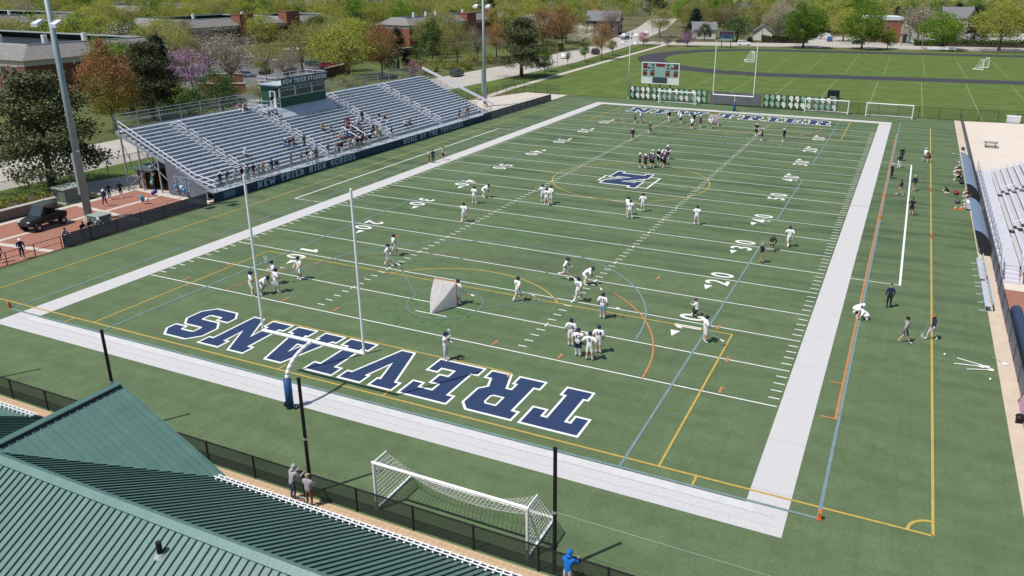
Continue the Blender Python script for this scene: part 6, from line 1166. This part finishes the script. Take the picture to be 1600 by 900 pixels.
# spectators: front walkway (xl, y) and rows (row, y)
rc = random.Random(3)
FR = [(1.26, 29.2, 'black', 'black', 'cap:white'), (1.3, 30.1, 'black', 'brown', 'hair:brown'), (1.3, 31.2, 'grey', 'khaki', 'hair:dhair'), (.9, 31.9, 'black', 'grey', 'hair:dhair'), (.6, 32.5, 'teal', 'lgrey', 'hair:bhair'), (1.3, 33.0, 'black', 'black', 'hair:dhair'), (.9, 33.6, 'navy', 'tan', 'hair:dhair'), (.6, 34.0, 'lblue', 'tan', 'long:bhair'), (.5, 34.6, 'tan', 'tan', 'long:gold'), (.6, 35.5, 'white', 'white', 'hair:brown'), (.6, 36.05, 'black', 'purple', 'hair:dhair'), (.6, 36.85, 'navy', 'white', 'long:bhair'),
      (.7, 39.3, 'purple', 'black', 'long:dhair'), (1.1, 41.5, 'brown', 'grey', 'hair:brown'), (1.0, 42.3, 'black', 'lgrey', 'hair:dhair'), (.7, 42.8, 'white', 'white', 'long:dhair'), (.6, 43.4, 'olive', 'olive', 'hair:bhair'), (.9, 43.9, 'navy', 'black', 'hair:dhair'), (1.0, 46.15, 'navy', 'lgrey', 'cap:navy'), (.8, 47.2, 'grey', 'grey', 'hair:bhair'), (.7, 47.8, 'maroon', 'black', 'hair:dhair'), (.8, 48.5, 'black', 'white', 'long:gold'), (1.1, 50.3, 'khaki', 'khaki', 'hair:gold'), (.8, 51.0, 'white', 'lgrey', 'hair:bhair'), (.7, 51.6, 'black', 'black', 'hair:dhair'), (.6, 52.2, 'black', 'olive', 'cap:black'), (.6, 54.0, 'navy', 'white', 'cap:white'), (1.1, 56.9, 'olive', 'khaki', 'hair:bhair'), (1.3, 59.8, 'black', 'grey', 'hair:dhair'), (1.2, 77.6, 'blue', 'black', 'hair:dhair'), (1.1, 78.3, 'tan', 'lgrey', 'hair:bhair'), (.8, 78.9, 'lgrey', 'lgrey', 'hair:dhair'), (.8, 79.6, 'brown', 'grey', 'hair:dhair')]
ORD = ['first', 'second', 'third', 'fourth', 'fifth', 'sixth', 'seventh', 'eighth', 'ninth', 'tenth', 'eleventh', 'twelfth', 'thirteenth', 'fourteenth', 'fifteenth', 'sixteenth', 'seventeenth', 'eighteenth', 'nineteenth']
def sec_of(y): return sum(1 for a, b_ in AIS if y > a)
SECN = ['the near end block', 'the block left of press box', 'the block below press box', 'the block right of press box', 'the far end block']
cnt = {}
for xl, y, t_, b_, hd in FR:
    s = sec_of(y); k = cnt[s] = cnt.get(s, 0)+1
    lb = '%s at the front rail, %s along in %s' % ({'lblue': 'sky-blue', 'lgrey': 'pale-grey'}.get(t_, t_), ORD[min(k-1, 11)], SECN[s])
    x_, y_, z_ = sp(xl, y, SZ0); lng = rc.random() < .5
    person('spectator in '+lb, x_, y_, -90+rc.uniform(-35, 35), rc.choice(['stand', 'arms', 'hips', 'lean']), t_, b_, hd, 'civil', t_ if rc.random() < .6 else None, b_ if lng else 'skin', rc.choice(['white', 'black', 'brown']), None, rc.choice(['skin', 'skin2', 'skin']), z=z_, sc=rc.uniform(.92, 1.03), group='spectators along the front rail')
ROW = [(3, 51.3, 'orange', 'grey'), (3, 51.8, 'white', 'denim'), (3, 52.4, 'lgrey', 'black'), (3, 53.1, 'blue', 'black'), (3, 54.1, 'black', 'black'), (2, 53.8, 'black', 'khaki'), (3, 55.9, 'navy', 'black'), (1, 54.8, 'maroon', 'black'), (1, 55.3, 'white', 'white'), (0, 52.7, 'olive', 'khaki'), (0, 51.9, 'navy', 'black'), (1, 52.1, 'khaki', 'denim'), (0, 53.3, 'grey', 'black'), (0, 54.6, 'purple', 'grey'), (2, 57.3, 'navy', 'grey'), (3, 58.7, 'black', 'black'), (3, 59.3, 'brown', 'denim'), (1, 57.7, 'white', 'khaki'), (1, 58.3, 'olive', 'black'), (7, 55.9, 'maroon', 'black'), (7, 56.5, 'red', 'denim'), (6, 55.3, 'pink', 'maroon'), (5, 55.8, 'navy', 'black'), (6, 57.7, 'white', 'black'), (5, 57.1, 'navy', 'denim'), (7, 51.2, 'tan', 'black'), (6, 52.1, 'grey', 'denim'), (6, 62.6, 'black', 'white'), (5, 63.1, 'maroon', 'white'), (2, 65.3, 'white', 'black'), (2, 66.4, 'brown', 'black'), (5, 42.9, 'blue', 'blue'), (5, 43.6, 'navy', 'grey'), (5, 44.3, 'brown', 'black'), (5, 36.4, 'white', 'black'), (18, 44.1, 'red', 'white'), (18, 44.8, 'navy', 'navy')]
cnt = {}
for i, y, t_, b_ in ROW:
    s = sec_of(y); k = 1+sum(1 for i2, y2, _, _ in ROW if i2 == i and sec_of(y2) == s and y2 < y)
    lb = 'seated spectator in %s, %s in the %s row of %s' % ({'lblue': 'sky-blue', 'lgrey': 'pale-grey'}.get(t_, t_), ORD[k-1], ORD[i], SECN[s])
    x_, y_, z_ = sp(sx(i)+.30, y, szr(i)); person(lb, x_, y_, -90+rc.uniform(-20, 20), rc.choice(['sit', 'sitlean', 'sit']), t_, b_, rc.choice(['hair:dhair', 'hair:brown', 'cap:navy', 'long:bhair', 'cap:white', 'hair:bhair']), 'civil', t_ if rc.random() < .6 else None, b_, rc.choice(['white', 'black']), None, rc.choice(['skin', 'skin2']), z=z_-.02, group='spectators seated in the home stand')
for i, y, t_, b_, lb in ((7, 59.4, 'navy', 'denim', 'spectator in navy and jeans standing beside the press box section aisle'), (4, 45.4, 'olive', 'black', 'spectator in olive standing in the block left of press box')):
    x_, y_, z_ = sp(sx(i)+.1, y, szr(i)); person(lb, x_, y_, -90, 'stand', t_, b_, 'hair:dhair', 'civil', t_, b_, 'black', None, z=z_)
# loose sticks on the turf by the kerb
for k, (p, q) in enumerate((((57.9, 19.9, .03), (59.3, 19.4, .04)), ((57.7, 19.0, .03), (59.0, 19.2, .04)), ((58.4, 18.5, .03), (59.5, 18.9, .04)))):
    t = thing('lacrosse_stick', 'loose lacrosse stick on the turf by the kerb, '+('topmost', 'middle', 'lowest')[k]+' of three', 'lacrosse stick', p, group='loose sticks'); lax(t, Vector((0, 0, .02)), Vector(q)-Vector(p)+Vector((0, 0, .02)), True, .028)
t = thing('lacrosse_stick', 'goalie stick with wide white head resting on the tan kerb', 'lacrosse stick', (59.9, 20.9, .05), group='loose sticks'); lax(t, Vector((0, 0, .02)), Vector((.5, -.5, .02)), True)
# ------------------------------------------------------------------ trees
nr = np.random.RandomState(11)
def quads(name, V, m):
    """mesh of loose leaf quads from an (n, 4, 3) array"""
    n_ = len(V); me = bpy.data.meshes.new(name); me.vertices.add(n_*4); me.vertices.foreach_set('co', V.reshape(-1).astype(np.float32))
    me.loops.add(n_*4); me.loops.foreach_set('vertex_index', np.arange(n_*4, dtype=np.int32)); me.polygons.add(n_); me.polygons.foreach_set('loop_start', np.arange(0, n_*4, 4, dtype=np.int32))
    me.materials.append(m); me.update(calc_edges=True); return me
def leaves(C_, s, flat=0.0, droop=0.0):
    n_ = len(C_); a = nr.normal(size=(n_, 3)); a[:, 2] *= (1-flat); a /= np.linalg.norm(a, axis=1)[:, None]+1e-9
    b_ = nr.normal(size=(n_, 3)); b_[:, 2] *= (1-flat); b_ -= a*(a*b_).sum(1)[:, None]; b_ /= np.linalg.norm(b_, axis=1)[:, None]+1e-9
    sz = s*nr.uniform(.6, 1.35, size=(n_, 1)); a = a*sz; b_ = b_*sz*nr.uniform(.45, .8, size=(n_, 1))
    return np.stack([C_-a*.9, C_-b_, C_+a, C_+b_], 1)
def crown_pts(shape, H, Wd, n_cl, per, zlo=.28):
    cl = []
    while len(cl) < n_cl:
        if shape == 'spruce':
            t_ = nr.uniform(0, 1)**.75; r_ = Wd/2*(1-t_)*nr.uniform(.55, 1.0); a = nr.uniform(0, 6.283); cl.append((r_*math.cos(a), r_*math.sin(a), H*(.08+.90*t_)-r_*.18))
        elif shape == 'pine':
            t_ = nr.uniform(0, 1); w = Wd/2*(.95-.55*t_**1.6)*(.75+.35*math.sin(t_*19)); a = nr.uniform(0, 6.283); r_ = w*math.sqrt(nr.uniform(.18, 1)); cl.append((r_*math.cos(a), r_*math.sin(a), H*(zlo+(.97-zlo)*t_)-.06*r_))
        else:
            p = nr.normal(size=3); p /= np.linalg.norm(p); rr = nr.uniform(.45, 1)**.5
            lump = 1+.16*math.sin(p[0]*5+p[2]*3)+.14*math.sin(p[1]*6-p[2]*4); p = p*rr*lump
            if shape == 'oval': k = (1-.25*p[2])
            elif shape == 'vase': k = (.72+.42*p[2])
            elif shape == 'flat': k = 1.0
            else: k = (1-.1*p[2])
            cz = zlo+(1-zlo)*.5; cl.append((p[0]*Wd*.46*k, p[1]*Wd*.46*k, H*(cz+p[2]*(1-zlo)*.46)))
    return np.array(cl)
def limbs(H, Wd, cl, r0, n_l, m, trunk_top, twist=.5, levels=1):
    mb = MB(); pts = [Vector((0, 0, -.15))]
    for k in range(1, 5): pts.append(Vector((nr.uniform(-.1, .1)*r0*3, nr.uniform(-.1, .1)*r0*3, trunk_top*H*k/4)))
    for k in range(4): mb.cyl(pts[k], pts[k+1], r0*(1.25-.2*k) if k else r0*1.5, r0*(1.05-.2*k), 8)
    ids = nr.choice(len(cl), min(n_l, len(cl)), replace=False)
    for i in ids:
        e = Vector(cl[i]); z0 = trunk_top*H*nr.uniform(.55, 1.0); s = Vector((0, 0, z0)); mid = s.lerp(e, .5)+Vector((nr.normal()*.25, nr.normal()*.25, .06*H*nr.uniform(0, 1)))
        r_ = r0*nr.uniform(.25, .42); mb.cyl(s, mid, r_, r_*.65, 5); mb.cyl(mid, e, r_*.65, r_*.2, 5)
        for _ in range(levels*2):
            q = mid.lerp(e, nr.uniform(0, .8)); d_ = Vector((nr.normal(), nr.normal(), nr.uniform(-.1, 1))).normalized()*Wd*.14; mb.cyl(q, q+d_, r_*.3, r_*.08, 4)
    return mb.mesh('trunk', m)
TREEV = {}
def variant(key, shape, H, Wd, n_cl, per, leaf, crad, m, tm, r0, n_l, ttop, zlo=.28, flat=0.0, levels=1, extra=None):
    per = int(per*1.6); leaf *= .76; crad *= 1.08
    cl = crown_pts(shape, H, Wd, n_cl, per, zlo); C_ = np.repeat(cl, per, 0)+nr.normal(size=(n_cl*per, 3))*np.array([crad, crad, crad*(.55 if shape == 'pine' else .75)])
    V = leaves(C_, leaf, flat)
    TREEV.setdefault(key, []).append((limbs(H, Wd, cl, r0, n_l, tm, ttop, levels=levels), quads('crown', V, m), H, Wd))
def zleaf(m, low, z0=4.0, z1=9.0):
    """leaves of another colour on the lower limbs"""
    t = m.node_tree; tc = t.nodes.new('ShaderNodeTexCoord'); sx_ = t.nodes.new('ShaderNodeSeparateXYZ'); t.links.new(tc.outputs['Object'], sx_.inputs[0])
    mr = t.nodes.new('ShaderNodeMapRange'); mr.inputs[1].default_value = z0; mr.inputs[2].default_value = z1; t.links.new(sx_.outputs[2], mr.inputs[0])
    mx = t.nodes.new('ShaderNodeMix'); mx.data_type = 'RGBA'; mx.inputs[6].default_value = (*low, 1); t.links.new(mr.outputs[0], mx.inputs[0])
    b = t.nodes['Principled BSDF']; src = b.inputs['Base Color'].links[0].from_socket; t.links.new(src, mx.inputs[7])
    for n_ in t.nodes:
        if n_.type in ('BSDF_PRINCIPLED', 'BSDF_TRANSLUCENT'): t.links.new(mx.outputs[2], n_.inputs[0])
    return m
L_ = {
 'pine': leafmat('pine_needles', (.060, .075, .038), .4, .12, (.105, .115, .055)), 'spruce': leafmat('spruce_needles', (.020, .038, .030), .35, .05), 'olive': leafmat('olive_buds', (.215, .222, .070), .3, .4, (.31, .31, .095)),
 'yellow': leafmat('yellow_green_leaf', (.25, .275, .045), .28, .42, (.34, .36, .075)), 'green': leafmat('fresh_green_leaf', (.080, .160, .018), .4, .34, (.165, .265, .035)), 'orange': leafmat('orange_leaf', (.27, .135, .065), .35, .32, (.31, .19, .085)), 'orangegreen': zleaf(leafmat('orange_green_leaf', (.27, .14, .07), .35, .3, (.33, .17, .08)), (.22, .20, .035)),
 'purple': leafmat('redbud_blossom', (.27, .14, .25), .3, .2, (.40, .24, .38)), 'magenta': leafmat('crab_blossom', (.30, .09, .15), .3, .2, (.38, .16, .22)), 'white': leafmat('pear_blossom', (.52, .50, .40), .25, .2), 'twig': leafmat('bare_twigs', (.25, .22, .18), .3, .25, (.34, .30, .24)), 'dgreen': leafmat('deep_green_leaf', (.06, .10, .028), .4, .2), 'blush': leafmat('blush_blossom', (.34, .24, .26), .3, .2)}
for _ in range(2):
    variant('pine', 'pine', 12.5, 11.5, 210, 62, .20, .55, L_['pine'], M_trunk, .30, 26, .8, .20, .2)
    variant('spruce', 'spruce', 11.5, 6.5, 90, 46, .22, .42, L_['spruce'], M_trunk, .2, 8, .9, .05)
    variant('olive', 'round', 11.5, 11, 95, 46, .17, .72, L_['olive'], M_gtrunk, .22, 40, .42, .22, levels=2)
    variant('yellow', 'round', 12, 11, 100, 52, .20, .66, L_['yellow'], M_trunk, .24, 20, .4, .18)
    variant('green', 'round', 12, 12, 150, 54, .22, .62, L_['green'], M_trunk, .26, 16, .4, .16)
    variant('dgreen', 'oval', 9, 7, 70, 44, .19, .5, L_['dgreen'], M_trunk, .2, 12, .4, .1)
    variant('orange', 'oval', 11.5, 8.5, 95, 46, .17, .6, L_['orange'], M_trunk, .2, 26, .4, .2, levels=2)
    variant('twig', 'vase', 12, 11, 90, 40, .15, .9, L_['twig'], M_gtrunk, .2, 60, .38, .24, levels=3)
variant('maple', 'oval', 12.8, 9.5, 150, 56, .18, .52, L_['orangegreen'], M_trunk, .22, 24, .4, .16, levels=2)
variant('purple', 'flat', 7.0, 8.5, 70, 36, .15, .5, L_['purple'], M_trunk, .16, 24, .35, .2, levels=2)
variant('magenta', 'flat', 3.8, 4.0, 36, 36, .12, .3, L_['magenta'], M_trunk, .1, 12, .35, .2)
variant('white', 'flat', 7.0, 9.0, 60, 44, .2, .5, L_['white'], M_trunk, .18, 14, .35, .2)
variant('blush', 'flat', 4.6, 4.2, 36, 30, .14, .34, L_['blush'], M_trunk, .1, 12, .35, .2)
variant('street', 'round', 4.6, 3.0, 34, 40, .13, .28, L_['green'], M_trunk, .07, 8, .45, .34)
variant('sapling', 'vase', 5.4, 3.2, 22, 18, .11, .35, L_['olive'], M_trunk, .07, 24, .4, .3, levels=2)
variant('bush', 'flat', 2.4, 3.6, 30, 44, .15, .32, L_['olive'], M_trunk, .06, 8, .3, .05)
tn = 0
def tree(kind, x, y, h, w, label, group=None, z=0.0, rot=None):
    global tn
    vs = TREEV[kind]; tm, cmh, H, Wd = vs[tn % len(vs)]; tn += 1
    t = thing('tree' if kind != 'bush' else 'shrub', label, 'tree' if kind != 'bush' else 'shrub', (x, y, z), nr.uniform(0, 6.28) if rot is None else rot, group); t.scale = (w/Wd, w/Wd, h/H)
    obj('trunk', tm, t); obj('crown', cmh, t); return t
SPOT = [('dgreen', -54.5, 62.5, 5.5, 7.5, 'low dark green tree behind the middle of the near stand end'), ('dgreen', -56, 71, 5.0, 7, 'low dark green tree beside the yellow-green spreading tree'), ('olive', -81, 108, 9.5, 10, 'olive tree at the corner of the parking lot by the redbud'), ('twig', -96, 106, 10.5, 11, 'bare tree behind the purple redbud'), ('olive', -78, 133, 9.0, 9, 'olive tree behind the low brown wall'), ('twig', -68, 101, 8.5, 8, 'bare tree left of the press box roof'), ('olive', -58, 82, 4.0, 6, 'olive bush tree behind the stand left of the press box'), ('pine', -32.5, 23.7, 12.8, 13.4, 'broad dark pine on the lawn behind the plaza'), ('maple', -57.2, 50.8, 12.8, 8.4, 'maple with orange top and yellow-green base behind the stand end'), ('pine', -60.5, 60.5, 12.6, 11.5, 'dark pine between the orange maple and the spruce'), ('spruce', -78.3, 78, 12.0, 7.4, 'conical dark spruce beside the purple blossom tree'), ('purple', -83, 89, 8.4, 9.6, 'purple blossoming redbud right of the spruce'), ('twig', -75, 92, 12.5, 13, 'large bare grey tree before the school wing'), ('dgreen', -66, 79.4, 6.0, 7.2, 'round deep green tree left of the press box'), ('yellow', -67, 72, 3.8, 7.0, 'low yellow-green spreading tree behind the stand'), ('olive', -118, 112, 12.5, 15, 'olive budding tree behind the left brick school block'), ('olive', -100, 100, 11.5, 13, 'olive tree left of the parked grey-blue sedan'),
 ('olive', -88, 128, 11.8, 13, 'olive tree above the black sedan in the lot'), ('dgreen', -92.6, 146, 8.5, 9.5, 'dark green tree above the parked green sedan'), ('yellow', -69, 122, 13.2, 17.5, 'big yellow-green tree right of the press box sign'), ('orange', -61.4, 125, 12.8, 9.0, 'tall orange-brown tree beside the big yellow-green one'), ('spruce', -68, 141, 10.5, 8, 'dark evergreen right of the tall orange-brown tree'), ('dgreen', -74.5, 159, 5.2, 4.6, 'small green tree at the foot of the right school block'), ('dgreen', -70.5, 161, 11.6, 7.4, 'tall dark olive tree before the right school block'), ('olive', -60.6, 158, 10.4, 10.5, 'olive tree behind the green jeep'), ('twig', -59.5, 167, 9.8, 8, 'bare greyish tree behind the far floodlight pole'), ('orange', -62, 183, 10.2, 7, 'small orange tree behind the far floodlight pole'), ('pine', -32.6, 140.8, 13.8, 14, 'large dark pine between the road and sidewalk'),
 ('orange', -58.8, 209, 14, 10.5, 'left one of two tall orange trees by the road'), ('orange', -55.5, 217, 14.4, 9.8, 'right one of two tall orange trees by the road'), ('white', -55.8, 236, 7.2, 12, 'white blossoming tree beyond the orange trees'), ('orange', -31.5, 191.3, 11.2, 6.2, 'orange street tree on the verge'), ('street', -33, 182, 4.6, 2.8, 'small round green street tree left of the orange one'), ('sapling', -32.6, 168.6, 5.4, 3.2, 'thin olive sapling on the verge'), ('street', -32.9, 204.4, 4.5, 2.9, 'small round green street tree right of the orange one'), ('street', -32.9, 154.6, 6.0, 3.3, 'green street tree nearest the large dark pine'), ('magenta', -54.8, 128.3, 3.9, 4.2, 'magenta blossoming shrub tree behind the stand corner'), ('magenta', -36.5, 246, 4.6, 4.6, 'maroon blossom tree at the road junction'), ('purple', -21.3, 249, 5.6, 6.2, 'lilac blossoming tree beside the far road'), ('blush', -27.5, 246, 5.0, 4.0, 'pale pink blossoming tree left of the lilac one'),
 ('green', 16.1, 263, 14.6, 15.5, 'leftmost of the spreading bright green trees across the track'), ('green', 35, 266, 13.0, 14.3, 'second spreading bright green tree from the left'), ('green', 60, 276, 12.2, 15.4, 'third spreading bright green tree before the hedge'), ('yellow', 77.5, 279, 16.4, 19.5, 'largest yellow-green tree at the right end of the row'), ('twig', 52, 298, 14.6, 17, 'bare brownish tree right of the brick shop'), ('twig', 4, 284, 13.4, 14, 'bare brown tree left of the spreading green trees'), ('dgreen', -11, 283, 9.2, 12, 'deep green tree behind the blue scoreboard'), ('spruce', -31, 296, 11.5, 9, 'dark evergreen left of the white gabled house'), ('dgreen', -24, 284, 6.5, 6, 'green tree right of the lilac blossom tree'), ('green', 43, 272.5, 6.5, 5.4, 'small green tree between the second and third green trees'), ('olive', -44, 290, 13, 12, 'olive tree over the far road junction'), ('twig', -62, 282, 13, 12, 'bare tree left of the far road')]
for k, x, y, h, w, lb in SPOT: tree(k, x, y, h, w, lb)
# fill the wooded blocks that the view looks into
def proj(x, y, z):
    d = Vector((x, y, z))-CAM_POS; w = d.dot(fwv)
    return (861.2+1231.3*d.dot(r2)/w, 392.9-1231.3*d.dot(u2)/w, w) if w > 1 else (-9e9, 0, w)
BLD = [(-162, -98, 66, 106), (-124, -104, 200, 286), (-197, -161, 157, 209), (-196, -163, 203, 245), (-306, -239, 146, 194), (-330, -283, 242, 290), (-126, -62, 82, 150), (-34, -20, 286, 300), (-10, 2, 288, 304), (32, 52, 296, 322), (20, 112, 318, 352), (-46, -34, 325, 336), (-22, -10, 306, 318), (58, 74, 358, 372), (-80, -64, 293, 307), (-92, -77, 256, 268)]
RD = [(-44, 0), (-44, 110), (-42.5, 180), (-48, 250), (-66, 348), (-92, 450)]
def near_road(x, y, d):
    return any(seg_d(Vector((x, y, 0)), Vector((*a, 0)), Vector((*b_, 0)))[0] < d for a, b_ in zip(RD[:-1], RD[1:]))
VIEW = [(582, 648, 22, 74, 262), (715, 800, 8, 48, 300), (292, 400, 20, 62, 268), (0, 132, 60, 130, 165), (1358, 1424, 18, 62, 320), (1092, 1112, 34, 60, 320), (1172, 1200, 36, 60, 325), (440, 472, 16, 44, 288)]
def blocks(x, y, h):
    u, v, w = proj(x, y, h*.6); r_ = h*.5*1231/w
    return any(a-r_*.8 < u < b_+r_*.8 and c_-r_ < v < d_+r_ and w < dm for a, b_, c_, d_, dm in VIEW)
placed = [(s[1], s[2]) for s in SPOT]; fill = 0; rf = random.Random(23)
def fill_zone(n_, xr, yr, gap, kinds, lab, hr=(9, 14.5), lawn=False):
    global fill
    k = 0; tries = 0
    while k < n_ and tries < n_*60:
        tries += 1; x = rf.uniform(*xr); y = rf.uniform(*yr); u, v, w = proj(x, y, 6)
        if not (-60 < u < 1660 and -60 < v < 200): continue
        if near_road(x, y, 13.5 if not lawn else 9.5) or any(a-5 < x < b_+5 and c_-5 < y < d_+5 for a, b_, c_, d_ in BLD): continue
        if y < 262+.22*x+25 and x > -62: continue
        if blocks(x, y, 11): continue
        g_ = gap*(1 if w < 330 else 1.25)
        if any((x-p)**2+(y-q)**2 < g_*g_ for p, q in placed): continue
        placed.append((x, y)); kd = rf.choice(kinds); h = rf.uniform(*hr); cn = {'olive': 'olive budding', 'yellow': 'yellow-green', 'green': 'fresh green', 'twig': 'bare grey', 'orange': 'orange-leaved', 'dgreen': 'deep green', 'spruce': 'dark conical', 'pine': 'dark pine'}[kd]
        tree(kd, x, y, h*(.9 if kd in ('dgreen', 'spruce') else 1), h*rf.uniform(.85, 1.15)*(.62 if kd in ('spruce', 'orange') else 1), '%s tree %s' % (cn, lab), 'trees '+lab); k += 1; fill += 1
K1 = ['olive', 'olive', 'olive', 'yellow', 'yellow', 'yellow', 'twig', 'dgreen', 'green']; K2 = ['yellow', 'green', 'olive', 'olive', 'twig', 'green', 'dgreen', 'spruce']
fill_zone(52, (-150, -50), (60, 215), 7.0, K1, 'among the school grounds left of the road', (8, 12))
fill_zone(86, (-330, -62), (120, 330), 9.0, K1, 'in the wooded blocks behind the school', (10, 13.5))
fill_zone(48, (-520, -70), (300, 520), 14, K2, 'in the far wooded streets to the left', (12, 16))
fill_zone(64, (-75, 200), (296, 430), 9.5, K2, 'in the streets beyond the cross road', (10.5, 15.5))
# the trees past the three hundred nearest: one mass of crowns
CL = []; tries = 0
while len(CL) < 620 and tries < 40000:
    tries += 1; x = rf.uniform(-560, 260); y = rf.uniform(95, 640); u, v, w = proj(x, y, 6)
    if not (-40 < u < 1640 and -60 < v < 150) or near_road(x, y, 12) or any(a-4 < x < b_+4 and c_-4 < y < d_+4 for a, b_, c_, d_ in BLD): continue
    if y < 262+.22*x+30 and x > -62: continue
    if blocks(x, y, 11) or any((x-p)**2+(y-q)**2 < 26 for p, q in placed): continue
    placed.append((x, y)); CL.append((x, y, rf.uniform(8, 15)*(1 if y > 250 else .8), rf.choice('oooyyygtd')))
for code, key in (('o', 'olive'), ('y', 'yellow'), ('g', 'green'), ('t', 'twig'), ('d', 'dgreen')):
    P_ = []
    for x, y, h, c_ in CL:
        if c_ != code: continue
        cl = crown_pts('round', h, h*1.0, 46, 1, .14)+np.array([x, y, 0]); P_.append(np.repeat(cl, 22, 0)+nr.normal(size=(46*22, 3))*.8)
    obj('woodland', quads('woodland', leaves(np.concatenate(P_), .27), L_[key]), None, 'mass of %s crowns between and behind the single trees' % {'olive': 'olive', 'yellow': 'yellow-green', 'green': 'fresh green', 'twig': 'bare grey', 'dgreen': 'deep green'}[key], 'wood', None, 'stuff')
# low shrubs along the school lawn
for i in range(34):
    x = rf.uniform(-64, -52); y = rf.uniform(96, 235)
    if near_road(x, y, 9): continue
    if any((x-p)**2+(y-q)**2 < 9 for p, q in placed): continue
    placed.append((x, y)); tree('bush', x, y, rf.uniform(1.4, 2.8), rf.uniform(2.5, 4.5), 'low olive shrub on the school lawn beside the road', 'shrubs on the school lawn')
# hedges: leaf masses, each a thing
def hedge(label, x0, x1, y0, y1, h, m, n_, s=.12, rz=0, loc=(0, 0)):
    t = thing('hedge', label, 'hedge', (loc[0], loc[1], 0), rz); C_ = nr.uniform(size=(n_, 3)); C_[:, 0] = x0+(x1-x0)*C_[:, 0]; C_[:, 1] = y0+(y1-y0)*C_[:, 1]
    bump = h*(.78+.22*np.sin(C_[:, 1]*1.9+C_[:, 0]*1.3)*np.sin(C_[:, 1]*.7+1)); C_[:, 2] = bump*(.1+.9*C_[:, 2]**.45)
    obj('foliage', quads('foliage', leaves(C_, s), m), t); MB().box(x0+.3, x1-.3, y0+.3, y1-.3, -.1, h*.6).build('stems', M_trunk, t)
hedge('yellow-green clipped hedge behind the plaza retaining wall', -28.2, -25.5, -14, 19.2, 1.55, leafmat('hedge_yellow', (.20, .21, .03), .4, .25), 7000)
hedge('dark hedge along the far side of the cross road at right', -26, 28, -2, 2, 2.6, L_['dgreen'], 7000, .3, R(10), (84, 300)); hedge('short dark hedge right of the white panel wall', -5, 5, -1.2, 1.2, 2.2, L_['dgreen'], 1800, .25, R(12), (56, 293)); hedge('dark hedge at the foot of the leftmost green tree', -10, 7, -1.5, 1.5, 2.6, L_['dgreen'], 3000, .28, R(12), (8, 285))
# far-off wood that reads as one mass
C_ = np.stack([nr.uniform(-700, 420, 16000), nr.uniform(600, 820, 16000), nr.uniform(0, 1, 16000)**.6*15], 1); C_[:, 2] *= (.75+.25*np.sin(C_[:, 0]*.13)*np.sin(C_[:, 1]*.11))
obj('distant_wood', quads('distant_wood', leaves(C_, 2.0), L_['olive']), None, 'olive wood closing the view far beyond the streets', 'wood', None, 'stuff')
ORDW = 'first second third fourth fifth sixth seventh eighth ninth tenth eleventh twelfth thirteenth fourteenth fifteenth sixteenth seventeenth eighteenth nineteenth twentieth'.split()
def ordw(i): return ORDW[i] if i < 20 else 'twenty-'+ORDW[i-20] if i < 29 else 'thirtieth' if i == 29 else 'thirty-'+ORDW[i-30]
same = {}
for o in bpy.data.objects:
    if o.parent is None and o.name.startswith(('tree', 'shrub')): same.setdefault(o['label'], []).append(o)
for lb, os_ in same.items():
    if len(os_) > 1:
        for i, o in enumerate(sorted(os_, key=lambda q: proj(*q.location)[0])):
            h_, t_ = (lb.split(' tree ', 1)+[''])[:2] if ' tree ' in lb else lb.split(' shrub ', 1); o['label'] = '%s %s, %s from the left %s' % (h_, 'tree' if ' tree ' in lb else 'shrub', ordw(i), t_)
for o in bpy.data.objects:
    if 'label' in o and len(o['label'].split()) > 16: print('LONG', o.name, o['label'])
print('trees filled', fill, 'objects', len(bpy.data.objects))
